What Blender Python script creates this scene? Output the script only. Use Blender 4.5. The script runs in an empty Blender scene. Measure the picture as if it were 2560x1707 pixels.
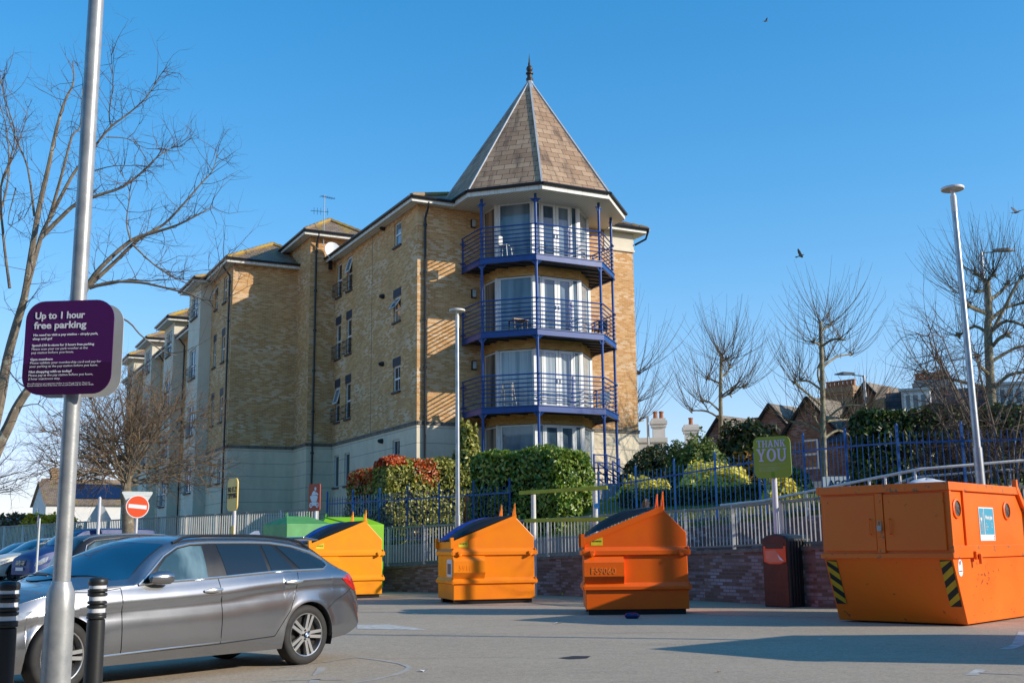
import bpy, math, random
import numpy as np
from mathutils import Vector, Matrix

random.seed(7)
SC = bpy.context.scene
COL = SC.collection
R = math.radians

# ------------------------------------------------------------------ camera
FPX, IW, IH = 2800.0, 2560.0, 1707.0
PITCH, ROLL, EYE = R(10.41), R(-0.67), 1.28


def cam_axes():
    cp, sp = math.cos(PITCH), math.sin(PITCH)
    f = Vector((0, cp, sp)); u = Vector((0, -sp, cp)); x = Vector((1, 0, 0))
    cr, sr = math.cos(ROLL), math.sin(ROLL)
    return x * cr + u * sr, u * cr - x * sr, f


AX, AU, AF = cam_axes()
EYEP = Vector((0, 0, EYE))


def _ray(px, py):
    return AX * ((px - IW / 2) / FPX) + AU * (-(py - IH / 2) / FPX) + AF


def at(px, py, Y):
    """world point seen at a photo pixel, at distance Y"""
    d = _ray(px, py)
    return EYEP + d * (Y / d.y)


def gnd(px, py, z=0.0):
    d = _ray(px, py)
    return EYEP + d * ((z - EYE) / d.z)


cam = bpy.data.cameras.new('camera')
cam.lens = 36.0 * FPX / IW
cam.sensor_width = 36.0
cam.clip_start = 0.1
cam.clip_end = 3000
camo = bpy.data.objects.new('camera', cam)
COL.objects.link(camo)
M = Matrix.Identity(4)
for i in range(3):
    M[i][0], M[i][1], M[i][2], M[i][3] = AX[i], AU[i], -AF[i], EYEP[i]
camo.matrix_world = M
SC.camera = camo

# ------------------------------------------------------------------ light
SUN_EL, SUN_H = R(22.2), Vector((0.953, -0.303, 0)).normalized()
sdir = SUN_H * math.cos(SUN_EL) + Vector((0, 0, math.sin(SUN_EL)))
sl = bpy.data.lights.new('sun', 'SUN')
sl.energy = 5.0
sl.angle = R(0.5)
sl.color = (1.0, 0.93, 0.80)
so = bpy.data.objects.new('sun', sl)
so.rotation_euler = (-sdir).to_track_quat('-Z', 'Y').to_euler()
so.location = sdir * 60
COL.objects.link(so)

w = bpy.data.worlds.new('World')
SC.world = w
w.use_nodes = True
nt = w.node_tree
sky = nt.nodes.new('ShaderNodeTexSky')
sky.sky_type = 'NISHITA'
sky.sun_disc = False
sky.sun_elevation = SUN_EL
sky.sun_rotation = math.atan2(SUN_H.x, SUN_H.y)
sky.altitude = 0
sky.air_density = 1.0
sky.dust_density = 0.25
sky.ozone_density = 2.5
hs = nt.nodes.new('ShaderNodeHueSaturation')
hs.inputs['Saturation'].default_value = 1.38
hs.inputs['Hue'].default_value = 0.498
hs.inputs['Value'].default_value = 2.05
bg = nt.nodes['Background']
bg.inputs['Strength'].default_value = 0.15
nt.links.new(sky.outputs[0], hs.inputs['Color'])
# soft shoulder: the haze near the horizon stays below clipping
vm = [nt.nodes.new('ShaderNodeVectorMath') for _ in range(3)]
vm[0].operation, vm[1].operation, vm[2].operation = 'MULTIPLY', 'ADD', 'DIVIDE'
nt.links.new(hs.outputs[0], vm[0].inputs[0]); vm[0].inputs[1].default_value = (.070, .075, .045)
nt.links.new(vm[0].outputs[0], vm[1].inputs[0]); vm[1].inputs[1].default_value = (1, 1, 1)
nt.links.new(hs.outputs[0], vm[2].inputs[0]); nt.links.new(vm[1].outputs[0], vm[2].inputs[1])
nt.links.new(vm[2].outputs[0], bg.inputs['Color'])

SC.view_settings.view_transform = 'Standard'
SC.view_settings.look = 'None'
SC.view_settings.exposure = 0
SC.render.engine = 'CYCLES'
SC.cycles.use_denoising = True
SC.cycles.max_bounces = 5
SC.cycles.transparent_max_bounces = 8
SC.cycles.sample_clamp_indirect = 6

# ------------------------------------------------------------------ materials
MATS = {}


def _mx(nt, fac, a, b, typ='MIX'):
    n = nt.nodes.new('ShaderNodeMix'); n.data_type = 'RGBA'; n.blend_type = typ
    if hasattr(fac, 'is_linked') or hasattr(fac, 'links'):
        nt.links.new(fac, n.inputs[0])
    else:
        n.inputs[0].default_value = fac
    for s, v in ((6, a), (7, b)):
        if isinstance(v, (tuple, list)):
            n.inputs[s].default_value = (*v[:3], 1)
        else:
            nt.links.new(v, n.inputs[s])
    return n.outputs[2]


def _noise(nt, co, scale, detail=4, rough=.55):
    n = nt.nodes.new('ShaderNodeTexNoise')
    n.inputs['Scale'].default_value = scale
    n.inputs['Detail'].default_value = detail
    n.inputs['Roughness'].default_value = rough
    if co is not None:
        nt.links.new(co, n.inputs['Vector'])
    return n.outputs['Fac']


def _ramp(nt, v, stops):
    n = nt.nodes.new('ShaderNodeValToRGB')
    e = n.color_ramp.elements
    while len(e) < len(stops):
        e.new(0.5)
    for i, (p, c) in enumerate(stops):
        e[i].position = p
        e[i].color = (c, c, c, 1) if isinstance(c, (int, float)) else (*c, 1)
    nt.links.new(v, n.inputs[0])
    return n.outputs[0]


def _map(nt, co, sc):
    n = nt.nodes.new('ShaderNodeMapping')
    n.inputs['Scale'].default_value = sc
    nt.links.new(co, n.inputs['Vector'])
    return n.outputs[0]


def _bump(nt, b, h, st, dist=.01):
    n = nt.nodes.new('ShaderNodeBump')
    n.inputs['Strength'].default_value = st
    n.inputs['Distance'].default_value = dist
    nt.links.new(h, n.inputs['Height'])
    nt.links.new(n.outputs[0], b.inputs['Normal'])


def newmat(name):
    m = bpy.data.materials.new(name)
    m.use_nodes = True
    MATS[name] = m
    nt = m.node_tree
    return m, nt, nt.nodes['Principled BSDF'], nt.nodes.new('ShaderNodeTexCoord')


def pm(name, c, rough=.6, metal=0.0, var=.25, scale=6.0, bump=.0, c2=None, coat=0.0, spec=.5, spots=None, streak=None):
    """plain painted / plastic / metal surface with procedural wear"""
    if name in MATS:
        return MATS[name]
    m, nt, b, tc = newmat(name)
    co = tc.outputs['Object']
    n1 = _noise(nt, co, scale, 6)
    f = _ramp(nt, n1, [(.32, 0.0), (.7, 1.0)])
    if c2 is None:
        c2 = tuple(min(1, x * (1 - var)) for x in c)
    col = _mx(nt, f, c, c2)
    if streak:
        n3 = _noise(nt, _map(nt, co, (9, 9, .8)), 2.0, 5)
        col = _mx(nt, _ramp(nt, n3, [(.5, 0.0), (.75, .8)]), col, streak)
    if spots:
        n2 = _noise(nt, co, spots[1], 8, .7)
        col = _mx(nt, _ramp(nt, n2, [(spots[2], 0.0), (spots[2] + .03, 1.0)]), col, spots[0])
    nt.links.new(col, b.inputs['Base Color'])
    rr = nt.nodes.new('ShaderNodeMapRange')
    rr.inputs[3].default_value = max(.02, rough - .08); rr.inputs[4].default_value = min(1, rough + .1)
    nt.links.new(n1, rr.inputs[0])
    nt.links.new(rr.outputs[0], b.inputs['Roughness'])
    b.inputs['Metallic'].default_value = metal
    b.inputs['Specular IOR Level'].default_value = spec
    if coat:
        b.inputs['Coat Weight'].default_value = coat
        b.inputs['Coat Roughness'].default_value = .06
    if bump:
        _bump(nt, b, _noise(nt, co, scale * 8, 5), bump)
    return m


def brickmat(name, c1, c2, white, mortar, bw=.225, bh=.075, patch=.5, ms=.011, dark=None):
    m, nt, b, tc = newmat(name)
    uv = tc.outputs['UV']
    br = nt.nodes.new('ShaderNodeTexBrick')
    br.offset = .5
    br.inputs['Scale'].default_value = 1.0
    br.inputs['Brick Width'].default_value = bw
    br.inputs['Row Height'].default_value = bh
    br.inputs['Mortar Size'].default_value = ms
    br.inputs['Mortar Smooth'].default_value = .3
    br.inputs['Bias'].default_value = 0
    br.inputs['Color1'].default_value = (0, 0, 0, 1)
    br.inputs['Color2'].default_value = (1, 1, 1, 1)
    br.inputs['Mortar'].default_value = (.5, .5, .5, 1)
    nt.links.new(uv, br.inputs['Vector'])
    base = _mx(nt, br.outputs['Color'], c1, c2)
    # zones of pale efflorescence, stretched along courses
    z = _noise(nt, _map(nt, uv, (.45, 1.1, 1)), 1.0, 6, .68)
    zone = _ramp(nt, z, [(patch - .08, 0.0), (patch + .18, 1.0)])
    sel = _ramp(nt, br.outputs['Color'], [(.40, 0.0), (.70, .85)])
    mul = nt.nodes.new('ShaderNodeMath'); mul.operation = 'MULTIPLY'
    nt.links.new(zone, mul.inputs[0]); nt.links.new(sel, mul.inputs[1])
    col = _mx(nt, mul.outputs[0], base, white)
    g = _noise(nt, uv, .9, 6)
    col = _mx(nt, _ramp(nt, g, [(.42, 0.0), (.78, .42)]), col, dark or tuple(x * .5 for x in c1))
    col = _mx(nt, br.outputs['Fac'], col, mortar)
    nt.links.new(col, b.inputs['Base Color'])
    b.inputs['Roughness'].default_value = .9
    inv = nt.nodes.new('ShaderNodeMath'); inv.operation = 'SUBTRACT'
    inv.inputs[0].default_value = 1
    nt.links.new(br.outputs['Fac'], inv.inputs[1])
    _bump(nt, b, inv.outputs[0], .5, .008)
    return m


def slatemat(name, c1, c2, bw=.5, bh=.28, stain=None, gap=(.02, .018, .016)):
    m, nt, b, tc = newmat(name)
    uv = tc.outputs['UV']
    br = nt.nodes.new('ShaderNodeTexBrick')
    br.inputs['Scale'].default_value = 1
    br.inputs['Brick Width'].default_value = bw
    br.inputs['Row Height'].default_value = bh
    br.inputs['Mortar Size'].default_value = .012
    br.inputs['Mortar Smooth'].default_value = .4
    br.inputs['Color1'].default_value = (0, 0, 0, 1)
    br.inputs['Color2'].default_value = (1, 1, 1, 1)
    br.inputs['Mortar'].default_value = (.5, .5, .5, 1)
    nt.links.new(uv, br.inputs['Vector'])
    col = _mx(nt, br.outputs['Color'], c1, c2)
    g = _noise(nt, _map(nt, uv, (1.3, .35, 1)), 1.2, 6, .6)
    col = _mx(nt, _ramp(nt, g, [(.5, 0.0), (.68, .85)]), col, stain or tuple(x * .25 for x in c1))
    fine = _noise(nt, uv, 14, 4)
    col = _mx(nt, _ramp(nt, fine, [(.35, .0), (.8, .35)]), col, tuple(x * .6 for x in c1))
    col = _mx(nt, br.outputs['Fac'], col, gap)
    nt.links.new(col, b.inputs['Base Color'])
    b.inputs['Roughness'].default_value = .75
    # each slate steps up from the one below
    sx = nt.nodes.new('ShaderNodeSeparateXYZ'); nt.links.new(uv, sx.inputs[0])
    md = nt.nodes.new('ShaderNodeMath'); md.operation = 'FRACT'
    dv = nt.nodes.new('ShaderNodeMath'); dv.operation = 'DIVIDE'; dv.inputs[1].default_value = -bh
    nt.links.new(sx.outputs[1], dv.inputs[0]); nt.links.new(dv.outputs[0], md.inputs[0])
    _bump(nt, b, md.outputs[0], .8, .03)
    return m


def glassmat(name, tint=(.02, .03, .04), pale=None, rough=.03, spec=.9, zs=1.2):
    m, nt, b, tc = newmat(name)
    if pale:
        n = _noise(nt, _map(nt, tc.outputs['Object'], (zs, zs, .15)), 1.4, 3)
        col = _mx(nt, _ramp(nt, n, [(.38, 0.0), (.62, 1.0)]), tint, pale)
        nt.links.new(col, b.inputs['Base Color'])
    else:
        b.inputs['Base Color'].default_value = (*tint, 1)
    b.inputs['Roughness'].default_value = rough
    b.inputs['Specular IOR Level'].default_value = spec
    return m


def leafmat(name, stops, rough=.5):
    m, nt, b, tc = newmat(name)
    g = nt.nodes.new('ShaderNodeNewGeometry')
    n = _noise(nt, tc.outputs['Object'], 1.1, 3)
    ad = nt.nodes.new('ShaderNodeMath'); ad.operation = 'MULTIPLY_ADD'
    nt.links.new(n, ad.inputs[0]); ad.inputs[1].default_value = .5
    sb = nt.nodes.new('ShaderNodeMath'); sb.operation = 'MULTIPLY'
    nt.links.new(g.outputs['Random Per Island'], sb.inputs[0]); sb.inputs[1].default_value = .75
    nt.links.new(sb.outputs[0], ad.inputs[2])
    col = _ramp(nt, ad.outputs[0], stops)
    nt.links.new(col, b.inputs['Base Color'])
    b.inputs['Roughness'].default_value = rough
    tr = nt.nodes.new('ShaderNodeBsdfTranslucent')
    nt.links.new(col, tr.inputs[0])
    ms = nt.nodes.new('ShaderNodeMixShader'); ms.inputs[0].default_value = .25
    nt.links.new(b.outputs[0], ms.inputs[1]); nt.links.new(tr.outputs[0], ms.inputs[2])
    nt.links.new(ms.outputs[0], nt.nodes['Material Output'].inputs[0])
    return m


def groundmat(name, c1, c2, speck, scale=1.0, patchc=None, spk=.62):
    m, nt, b, tc = newmat(name)
    co = tc.outputs['Object']
    big = _noise(nt, co, .35 * scale, 6, .6)
    col = _mx(nt, _ramp(nt, big, [(.3, 0.0), (.7, 1.0)]), c1, c2)
    if patchc:
        p = _noise(nt, _map(nt, co, (.25, 1.0, 1)), .9, 5, .65)
        col = _mx(nt, _ramp(nt, p, [(.56, 0.0), (.7, .8)]), col, patchc)
    f = _noise(nt, co, 70 * scale, 3, .7)
    col = _mx(nt, _ramp(nt, f, [(.42, 0.0), (.72, .7)]), col, speck)
    f3 = _noise(nt, co, 16 * scale, 5, .75)
    col = _mx(nt, _ramp(nt, f3, [(.52, .0), (.74, .5)]), col, tuple(x * .55 for x in c1))
    f4 = _noise(nt, co, 5.5 * scale, 6, .8)
    col = _mx(nt, _ramp(nt, f4, [(.38, .0), (.66, .38)]), col, tuple(x * .62 for x in c1))
    f5 = _noise(nt, co, 24 * scale, 3, .8)
    col = _mx(nt, _ramp(nt, f5, [(.5, .0), (.62, .45)]), col, tuple(min(.8, x * 1.5) for x in c2))
    f2 = _noise(nt, co, 38 * scale, 2, .5)
    col = _mx(nt, _ramp(nt, f2, [(spk + .06, 0.0), (spk + .1, .8)]), col, tuple(x * .35 for x in c1))
    nt.links.new(col, b.inputs['Base Color'])
    b.inputs['Roughness'].default_value = .88
    _bump(nt, b, f, .5, .012)
    return m


# ------------------------------------------------------------------ mesh builder
class MB:
    def __init__(s):
        s.v = []; s.f = []

    def add(s, vs, fs):
        o = len(s.v)
        s.v.extend([tuple(x) for x in vs])
        s.f.extend([tuple(i + o for i in f) for f in fs])
        return s

    def bx(s, x0, x1, y0, y1, z0, z1):
        return s.add([(x0, y0, z0), (x1, y0, z0), (x1, y1, z0), (x0, y1, z0), (x0, y0, z1), (x1, y0, z1), (x1, y1, z1), (x0, y1, z1)],
                     [(0, 3, 2, 1), (4, 5, 6, 7), (0, 1, 5, 4), (1, 2, 6, 5), (2, 3, 7, 6), (3, 0, 4, 7)])

    def bar(s, p0, p1, w, h, up=(0, 0, 1)):
        """box of section w (sideways) x h (along up) from p0 to p1"""
        p0, p1, up = Vector(p0), Vector(p1), Vector(up)
        d = (p1 - p0).normalized()
        sd = d.cross(up)
        if sd.length < 1e-4:
            sd = d.cross(Vector((1, 0, 0)))
        sd.normalize(); u = sd.cross(d)
        q = []
        for p in (p0, p1):
            for a, b in ((-1, -1), (1, -1), (1, 1), (-1, 1)):
                q.append(p + sd * (a * w / 2) + u * (b * h / 2))
        return s.add(q, [(0, 1, 2, 3), (7, 6, 5, 4), (0, 4, 5, 1), (1, 5, 6, 2), (2, 6, 7, 3), (3, 7, 4, 0)])

    def tube(s, p0, p1, r0, r1=None, n=8, caps=True):
        return s.path([p0, p1], [r0, r0 if r1 is None else r1], n, caps)

    def path(s, pts, rad, n=6, caps=True, closed=False):
        pts = [Vector(p) for p in pts]
        if not isinstance(rad, (list, tuple)):
            rad = [rad] * len(pts)
        k = len(pts)
        d0 = (pts[1] - pts[0]).normalized()
        a = d0.cross(Vector((0, 0, 1)))
        if a.length < .05:
            a = d0.cross(Vector((1, 0, 0)))
        a.normalize()
        o = len(s.v)
        for i, p in enumerate(pts):
            if closed:
                d = pts[(i + 1) % k] - pts[i - 1]
            else:
                d = pts[min(i + 1, k - 1)] - pts[max(i - 1, 0)]
            d.normalize()
            a = a - d * a.dot(d)
            if a.length < 1e-5:
                a = d.cross(Vector((0, 1, .3)))
            a.normalize()
            b = d.cross(a)
            for j in range(n):
                t = 2 * math.pi * j / n
                q = p + (a * math.cos(t) + b * math.sin(t)) * rad[i]
                s.v.append(tuple(q))
        for i in range(k if closed else k - 1):
            i2 = (i + 1) % k
            for j in range(n):
                j2 = (j + 1) % n
                s.f.append((o + i * n + j, o + i * n + j2, o + i2 * n + j2, o + i2 * n + j))
        if caps and not closed:
            s.f.append(tuple(o + j for j in reversed(range(n))))
            s.f.append(tuple(o + (k - 1) * n + j for j in range(n)))
        return s

    def prism(s, pts, vec):
        pts = [Vector(p) for p in pts]; vec = Vector(vec); n = len(pts)
        nn = Vector((0, 0, 0))
        for i in range(n):
            nn += pts[i].cross(pts[(i + 1) % n])
        if nn.dot(vec) > 0:
            pts.reverse()
        return s.add(pts + [p + vec for p in pts],
                     [tuple(range(n)), tuple(reversed(range(n, 2 * n)))] + [(i, i + n, (i + 1) % n + n, (i + 1) % n) for i in range(n)])

    def quad(s, a, b, c, d):
        return s.add([a, b, c, d], [(0, 1, 2, 3)])

    def poly(s, pts):
        return s.add(pts, [tuple(range(len(pts)))])

    def lathe(s, prof, n=16, c=(0, 0, 0), axis='z', caps=True):
        o = len(s.v); c = Vector(c)
        for r, z in prof:
            for j in range(n):
                t = 2 * math.pi * j / n
                q = Vector((r * math.cos(t), r * math.sin(t), z))
                if axis == 'y':
                    q = Vector((q.x, -q.z, q.y))
                elif axis == 'x':
                    q = Vector((q.z, q.x, q.y))
                s.v.append(tuple(c + q))
        for i in range(len(prof) - 1):
            for j in range(n):
                j2 = (j + 1) % n
                s.f.append((o + i * n + j, o + i * n + j2, o + (i + 1) * n + j2, o + (i + 1) * n + j))
        if caps:
            if prof[0][0] > 1e-4:
                s.f.append(tuple(o + j for j in reversed(range(n))))
            if prof[-1][0] > 1e-4:
                s.f.append(tuple(o + (len(prof) - 1) * n + j for j in range(n)))
        return s

    def grid(s, rows):
        """rows of points -> quads"""
        o = len(s.v); n = len(rows[0])
        for r in rows:
            s.v.extend([tuple(p) for p in r])
        for i in range(len(rows) - 1):
            for j in range(n - 1):
                s.f.append((o + i * n + j, o + i * n + j + 1, o + (i + 1) * n + j + 1, o + (i + 1) * n + j))
        return s

    def xf(s, m, start=0):
        for i in range(start, len(s.v)):
            s.v[i] = tuple(m @ Vector(s.v[i]))
        return s

    def build(s, name, mat, parent=None, smooth=False, bevel=0, label=None, uv=True, angle=40):
        me = bpy.data.meshes.new(name)
        me.from_pydata(s.v, [], s.f)
        me.update()
        if uv:
            ul = me.uv_layers.new(name='UVMap')
            n = len(me.loops)
            lv = np.empty(n, dtype=np.int32); me.loops.foreach_get('vertex_index', lv)
            co = np.empty(len(me.vertices) * 3); me.vertices.foreach_get('co', co); co = co.reshape(-1, 3)
            pn = np.empty(len(me.polygons) * 3); me.polygons.foreach_get('normal', pn); pn = pn.reshape(-1, 3)
            tot = np.empty(len(me.polygons), dtype=np.int32); me.polygons.foreach_get('loop_total', tot)
            ln = np.repeat(pn, tot, axis=0)
            t = np.stack([-ln[:, 1], ln[:, 0], np.zeros(n)], 1)
            L = np.linalg.norm(t, axis=1)
            flat = L < .05
            t[flat] = (1, 0, 0)
            t /= np.linalg.norm(t, axis=1)[:, None]
            up = np.cross(ln, t); up[flat] = (0, 1, 0)
            p = co[lv]
            uvs = np.stack([(p * t).sum(1), (p * up).sum(1)], 1)
            ul.data.foreach_set('uv', uvs.astype(np.float32).ravel())
        if mat is not None:
            me.materials.append(mat)
        o = bpy.data.objects.new(name, me)
        COL.objects.link(o)
        if parent is not None:
            o.parent = parent
        if smooth:
            me.polygons.foreach_set('use_smooth', [True] * len(me.polygons))
            try:
                me.set_sharp_from_angle(angle=R(angle))
            except Exception:
                pass
        if bevel:
            b = o.modifiers.new('bevel', 'BEVEL'); b.width = bevel; b.segments = 2; b.limit_method = 'ANGLE'; b.angle_limit = R(40)
            b.harden_normals = False
        if label:
            o['label'] = label
        return o


def thing(name, label, cat, loc=(0, 0, 0), rz=0.0, group=None):
    o = bpy.data.objects.new(name, None)
    o.empty_display_size = .2
    COL.objects.link(o)
    o.location = loc; o.rotation_euler = (0, 0, rz)
    o['label'] = label; o['category'] = cat
    if group:
        o['group'] = group
    return o


def tag(o, label, cat, group=None):
    o['label'] = label; o['category'] = cat
    if group:
        o['group'] = group
    return o


def struct(o):
    o['kind'] = 'structure'
    return o


def dup(root, loc, rz, label, group=None):
    r = root.copy(); COL.objects.link(r); r.location = loc; r.rotation_euler = (0, 0, rz); r['label'] = label
    if group:
        r['group'] = group
    for ch in list(root.children):
        c = ch.copy(); COL.objects.link(c); c.parent = r
        for g in list(ch.children):
            d = g.copy(); COL.objects.link(d); d.parent = c
    return r


def text(name, s, size, mat, parent, loc, rot=(R(90), 0, 0), ext=.002, bold=0.0, align='LEFT', sx=1.0, lead=1.0):
    cu = bpy.data.curves.new(name, 'FONT')
    cu.body = s; cu.size = size; cu.extrude = ext; cu.offset = bold; cu.align_x = align; cu.space_line = lead
    cu.resolution_u = 3
    tmp = bpy.data.objects.new(name, cu)
    COL.objects.link(tmp)
    bpy.context.view_layer.update()
    me = bpy.data.meshes.new_from_object(tmp.evaluated_get(bpy.context.evaluated_depsgraph_get()))
    bpy.data.objects.remove(tmp); bpy.data.curves.remove(cu)
    me.name = name
    me.materials.clear(); me.materials.append(mat)
    o = bpy.data.objects.new(name, me)
    COL.objects.link(o); o.parent = parent
    o.location = loc; o.rotation_euler = rot; o.scale = (sx, 1, 1)
    return o


def rrect(x0, x1, z0, z1, r, n=6, y=0.0):
    pts = []
    for cx, cz, a in ((x1 - r, z1 - r, 0), (x0 + r, z1 - r, 90), (x0 + r, z0 + r, 180), (x1 - r, z0 + r, 270)):
        for i in range(n + 1):
            t = R(a + 90 * i / n)
            pts.append((cx + r * math.cos(t), y, cz + r * math.sin(t)))
    return pts


def disc(cx, cz, r, y=0.0, n=28, rx=None):
    return [(cx + (rx or r) * math.cos(2 * math.pi * i / n), y, cz + r * math.sin(2 * math.pi * i / n)) for i in range(n)]


# slab-serif capitals as flat shapes (x to the right, z up, height 1)
def _rc(x0, x1, z0, z1):
    return [(x0, z0), (x1, z0), (x1, z1), (x0, z1)]


def _arc(cx, cz, rx, rz, ix, iz, a0, a1, n=14):
    qs = []
    for i in range(n):
        t0, t1 = R(a0 + (a1 - a0) * i / n), R(a0 + (a1 - a0) * (i + 1) / n)
        qs.append([(cx + rx * math.cos(t0), cz + rz * math.sin(t0)), (cx + rx * math.cos(t1), cz + rz * math.sin(t1)),
                   (cx + ix * math.cos(t1), cz + iz * math.sin(t1)), (cx + ix * math.cos(t0), cz + iz * math.sin(t0))])
    return qs


def glyph(c):
    s, t = .2, .1
    if c == 'T':
        return [_rc(.3, .5, 0, 1), _rc(.18, .62, 0, t), _rc(0, .8, 1 - t, 1), _rc(0, .1, .74, 1), _rc(.7, .8, .74, 1)], .8
    if c == 'H':
        return [_rc(.08, .28, 0, 1), _rc(.6, .8, 0, 1), _rc(.2, .65, .45, .57)] + [_rc(a, b, z, z + t) for a, b in ((0, .36), (.52, .88)) for z in (0, 1 - t)], .88
    if c == 'A':
        return [[(.05, 0), (.19, 0), (.5, 1), (.36, 1)], [(.6, 0), (.84, 0), (.54, 1), (.34, 1)], _rc(.2, .68, .28, .39), _rc(0, .3, 0, t), _rc(.54, .92, 0, t)], .92
    if c == 'N':
        return [_rc(.08, .22, 0, 1), _rc(.66, .8, 0, 1), [(.08, 1), (.33, 1), (.8, 0), (.6, 0)], _rc(0, .32, 0, t), _rc(0, .3, 1 - t, 1), _rc(.56, .9, 1 - t, 1)], .9
    if c == 'K':
        return [_rc(.08, .28, 0, 1), [(.25, .38), (.38, .55), (.8, 1), (.62, 1)], [(.34, .52), (.5, .62), (.84, 0), (.6, 0)], _rc(0, .36, 0, t), _rc(0, .36, 1 - t, 1), _rc(.5, .88, 1 - t, 1), _rc(.5, .92, 0, t)], .92
    if c == 'Y':
        return [_rc(.34, .54, 0, .5), [(.34, .42), (.54, .42), (.26, 1), (.06, 1)], [(.38, .42), (.54, .42), (.82, 1), (.68, 1)], _rc(.22, .66, 0, t), _rc(0, .36, 1 - t, 1), _rc(.56, .9, 1 - t, 1)], .9
    if c == 'O':
        return _arc(.45, .5, .45, .52, .22, .40, 0, 360, 24), .9
    if c == 'U':
        return _arc(.45, .34, .37, .36, .17, .24, 180, 360) + [_rc(.08, .28, .34, 1), _rc(.68, .82, .34, 1), _rc(0, .36, 1 - t, 1), _rc(.58, .92, 1 - t, 1)], .92
    if c == 'F':
        return [_rc(.08, .28, 0, 1), _rc(0, .4, 0, t), _rc(0, .74, 1 - t, 1), _rc(.64, .74, .74, 1), _rc(.2, .52, .46, .57), _rc(.46, .54, .38, .65)], .76
    if c == 'L':
        return [_rc(.08, .28, 0, 1), _rc(0, .74, 0, t), _rc(.64, .74, 0, .28), _rc(0, .38, 1 - t, 1)], .76
    if c == 'I':
        return [_rc(.1, .3, 0, 1), _rc(0, .4, 0, t), _rc(0, .4, 1 - t, 1)], .4
    if c == 'P':
        return [_rc(.08, .28, 0, 1), _rc(0, .4, 0, t), _rc(0, .45, 1 - t, 1), _rc(.2, .45, .42, .42 + t)] + _arc(.43, .71, .36, .29, .16, .19, -90, 90), .82
    if c == 'G':
        return _arc(.45, .5, .45, .52, .24, .40, 40, 330, 20) + [_rc(.62, .84, .08, .46), _rc(.5, .94, .40, .50)], .95
    return [], .4


def slab(name, s, h, parent, mat, cx, z, y, wscale=1.0, gap=.07, t=.004):
    """a centred line of slab-serif lettering on the plane y, facing -y"""
    mb = MB(); x = 0; items = []
    for c in s:
        qs, wd = glyph(c)
        items.append((qs, x)); x += wd + gap
    tot = (x - gap) * h * wscale
    for k, (qs, x0) in enumerate(items):
        for j, q in enumerate(qs):
            yy = y - .0004 * (j % 7)
            pts = [(cx - tot / 2 + (x0 + a) * h * wscale, yy, z + b * h) for a, b in q]
            mb.prism(pts, (0, -t, 0))
    return mb.build(name, mat, parent)
# ------------------------------------------------------------------ shared materials
BRICK = brickmat('yellow_stock_brick', (.52, .225, .06), (.72, .385, .14), (.80, .66, .50), (.54, .40, .23), patch=.50, dark=(.23, .105, .022))
BRICKP = brickmat('plain_yellow_brick', (.49, .23, .045), (.68, .39, .10), (.76, .56, .30), (.54, .38, .19), patch=.60)
REDBRICK = brickmat('old_red_brick', (.16, .07, .04), (.26, .12, .07), (.42, .34, .36), (.20, .16, .14), patch=.52, dark=(.05, .03, .03))
WALLBRICK = brickmat('purple_brown_brick', (.17, .085, .06), (.27, .14, .11), (.46, .38, .42), (.17, .13, .12), patch=.46, dark=(.05, .03, .03))
SLATE = slatemat('brown_slate', (.34, .205, .115), (.48, .32, .195), stain=(.05, .03, .022))
SLATED = slatemat('dark_slate', (.06, .06, .07), (.10, .10, .115), bw=.35, bh=.22)
TILE = slatemat('brown_tile', (.22, .15, .10), (.33, .24, .16), bw=.3, bh=.2, stain=(.42, .28, .04))
PVC = pm('white_window_frame', (.78, .78, .76), .35, var=.08)
FASCIA = pm('white_fascia', (.76, .74, .68), .5, var=.15, scale=3, streak=(.4, .36, .28))
GUTTER = pm('black_gutter', (.012, .012, .014), .35, var=.3)
LEAD = pm('grey_lead', (.42, .44, .46), .5, var=.25)
BLUE = pm('blue_painted_steel', (.006, .058, .26), .38, var=.25, scale=4)
BLUEF = pm('blue_fence_paint', (.008, .095, .32), .45, var=.3, scale=4)
DARKLINTEL = pm('dark_blue_brick', (.035, .04, .055), .7, var=.4, scale=20)
SILL = pm('dark_stone_sill', (.10, .085, .07), .8, var=.3, scale=10)
CONC = pm('grey_concrete', (.36, .34, .31), .9, var=.3, scale=2.5, bump=.2, streak=(.16, .15, .14))
PANE = glassmat('dark_window_pane', (.015, .02, .03))
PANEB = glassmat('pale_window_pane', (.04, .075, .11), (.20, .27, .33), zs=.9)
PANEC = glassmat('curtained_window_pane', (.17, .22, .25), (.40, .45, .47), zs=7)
PANEW = glassmat('painted_brick_reflection_pane', (.06, .06, .06), (.40, .30, .22), zs=2)  # brown patches put a brick reflection into the pane colour


def stuccomat(name, c, joint):
    m, nt, b, tc = newmat(name)
    uv = tc.outputs['UV']
    br = nt.nodes.new('ShaderNodeTexBrick')
    br.offset = 0
    br.inputs['Scale'].default_value = 1
    br.inputs['Brick Width'].default_value = 400
    br.inputs['Row Height'].default_value = .56
    br.inputs['Mortar Size'].default_value = .012
    br.inputs['Color1'].default_value = (0, 0, 0, 1); br.inputs['Color2'].default_value = (0, 0, 0, 1)
    nt.links.new(uv, br.inputs['Vector'])
    n = _noise(nt, _map(nt, uv, (2.2, .5, 1)), 1.0, 6, .6)
    col = _mx(nt, _ramp(nt, n, [(.4, .0), (.75, .6)]), c, tuple(x * .72 for x in c))
    n2 = _noise(nt, uv, 5, 5)
    col = _mx(nt, _ramp(nt, n2, [(.4, .0), (.8, .3)]), col, tuple(x * .7 for x in c))
    col = _mx(nt, br.outputs['Fac'], col, joint)
    nt.links.new(col, b.inputs['Base Color'])
    b.inputs['Roughness'].default_value = .9
    _bump(nt, b, n2, .15, .01)
    return m


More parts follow.
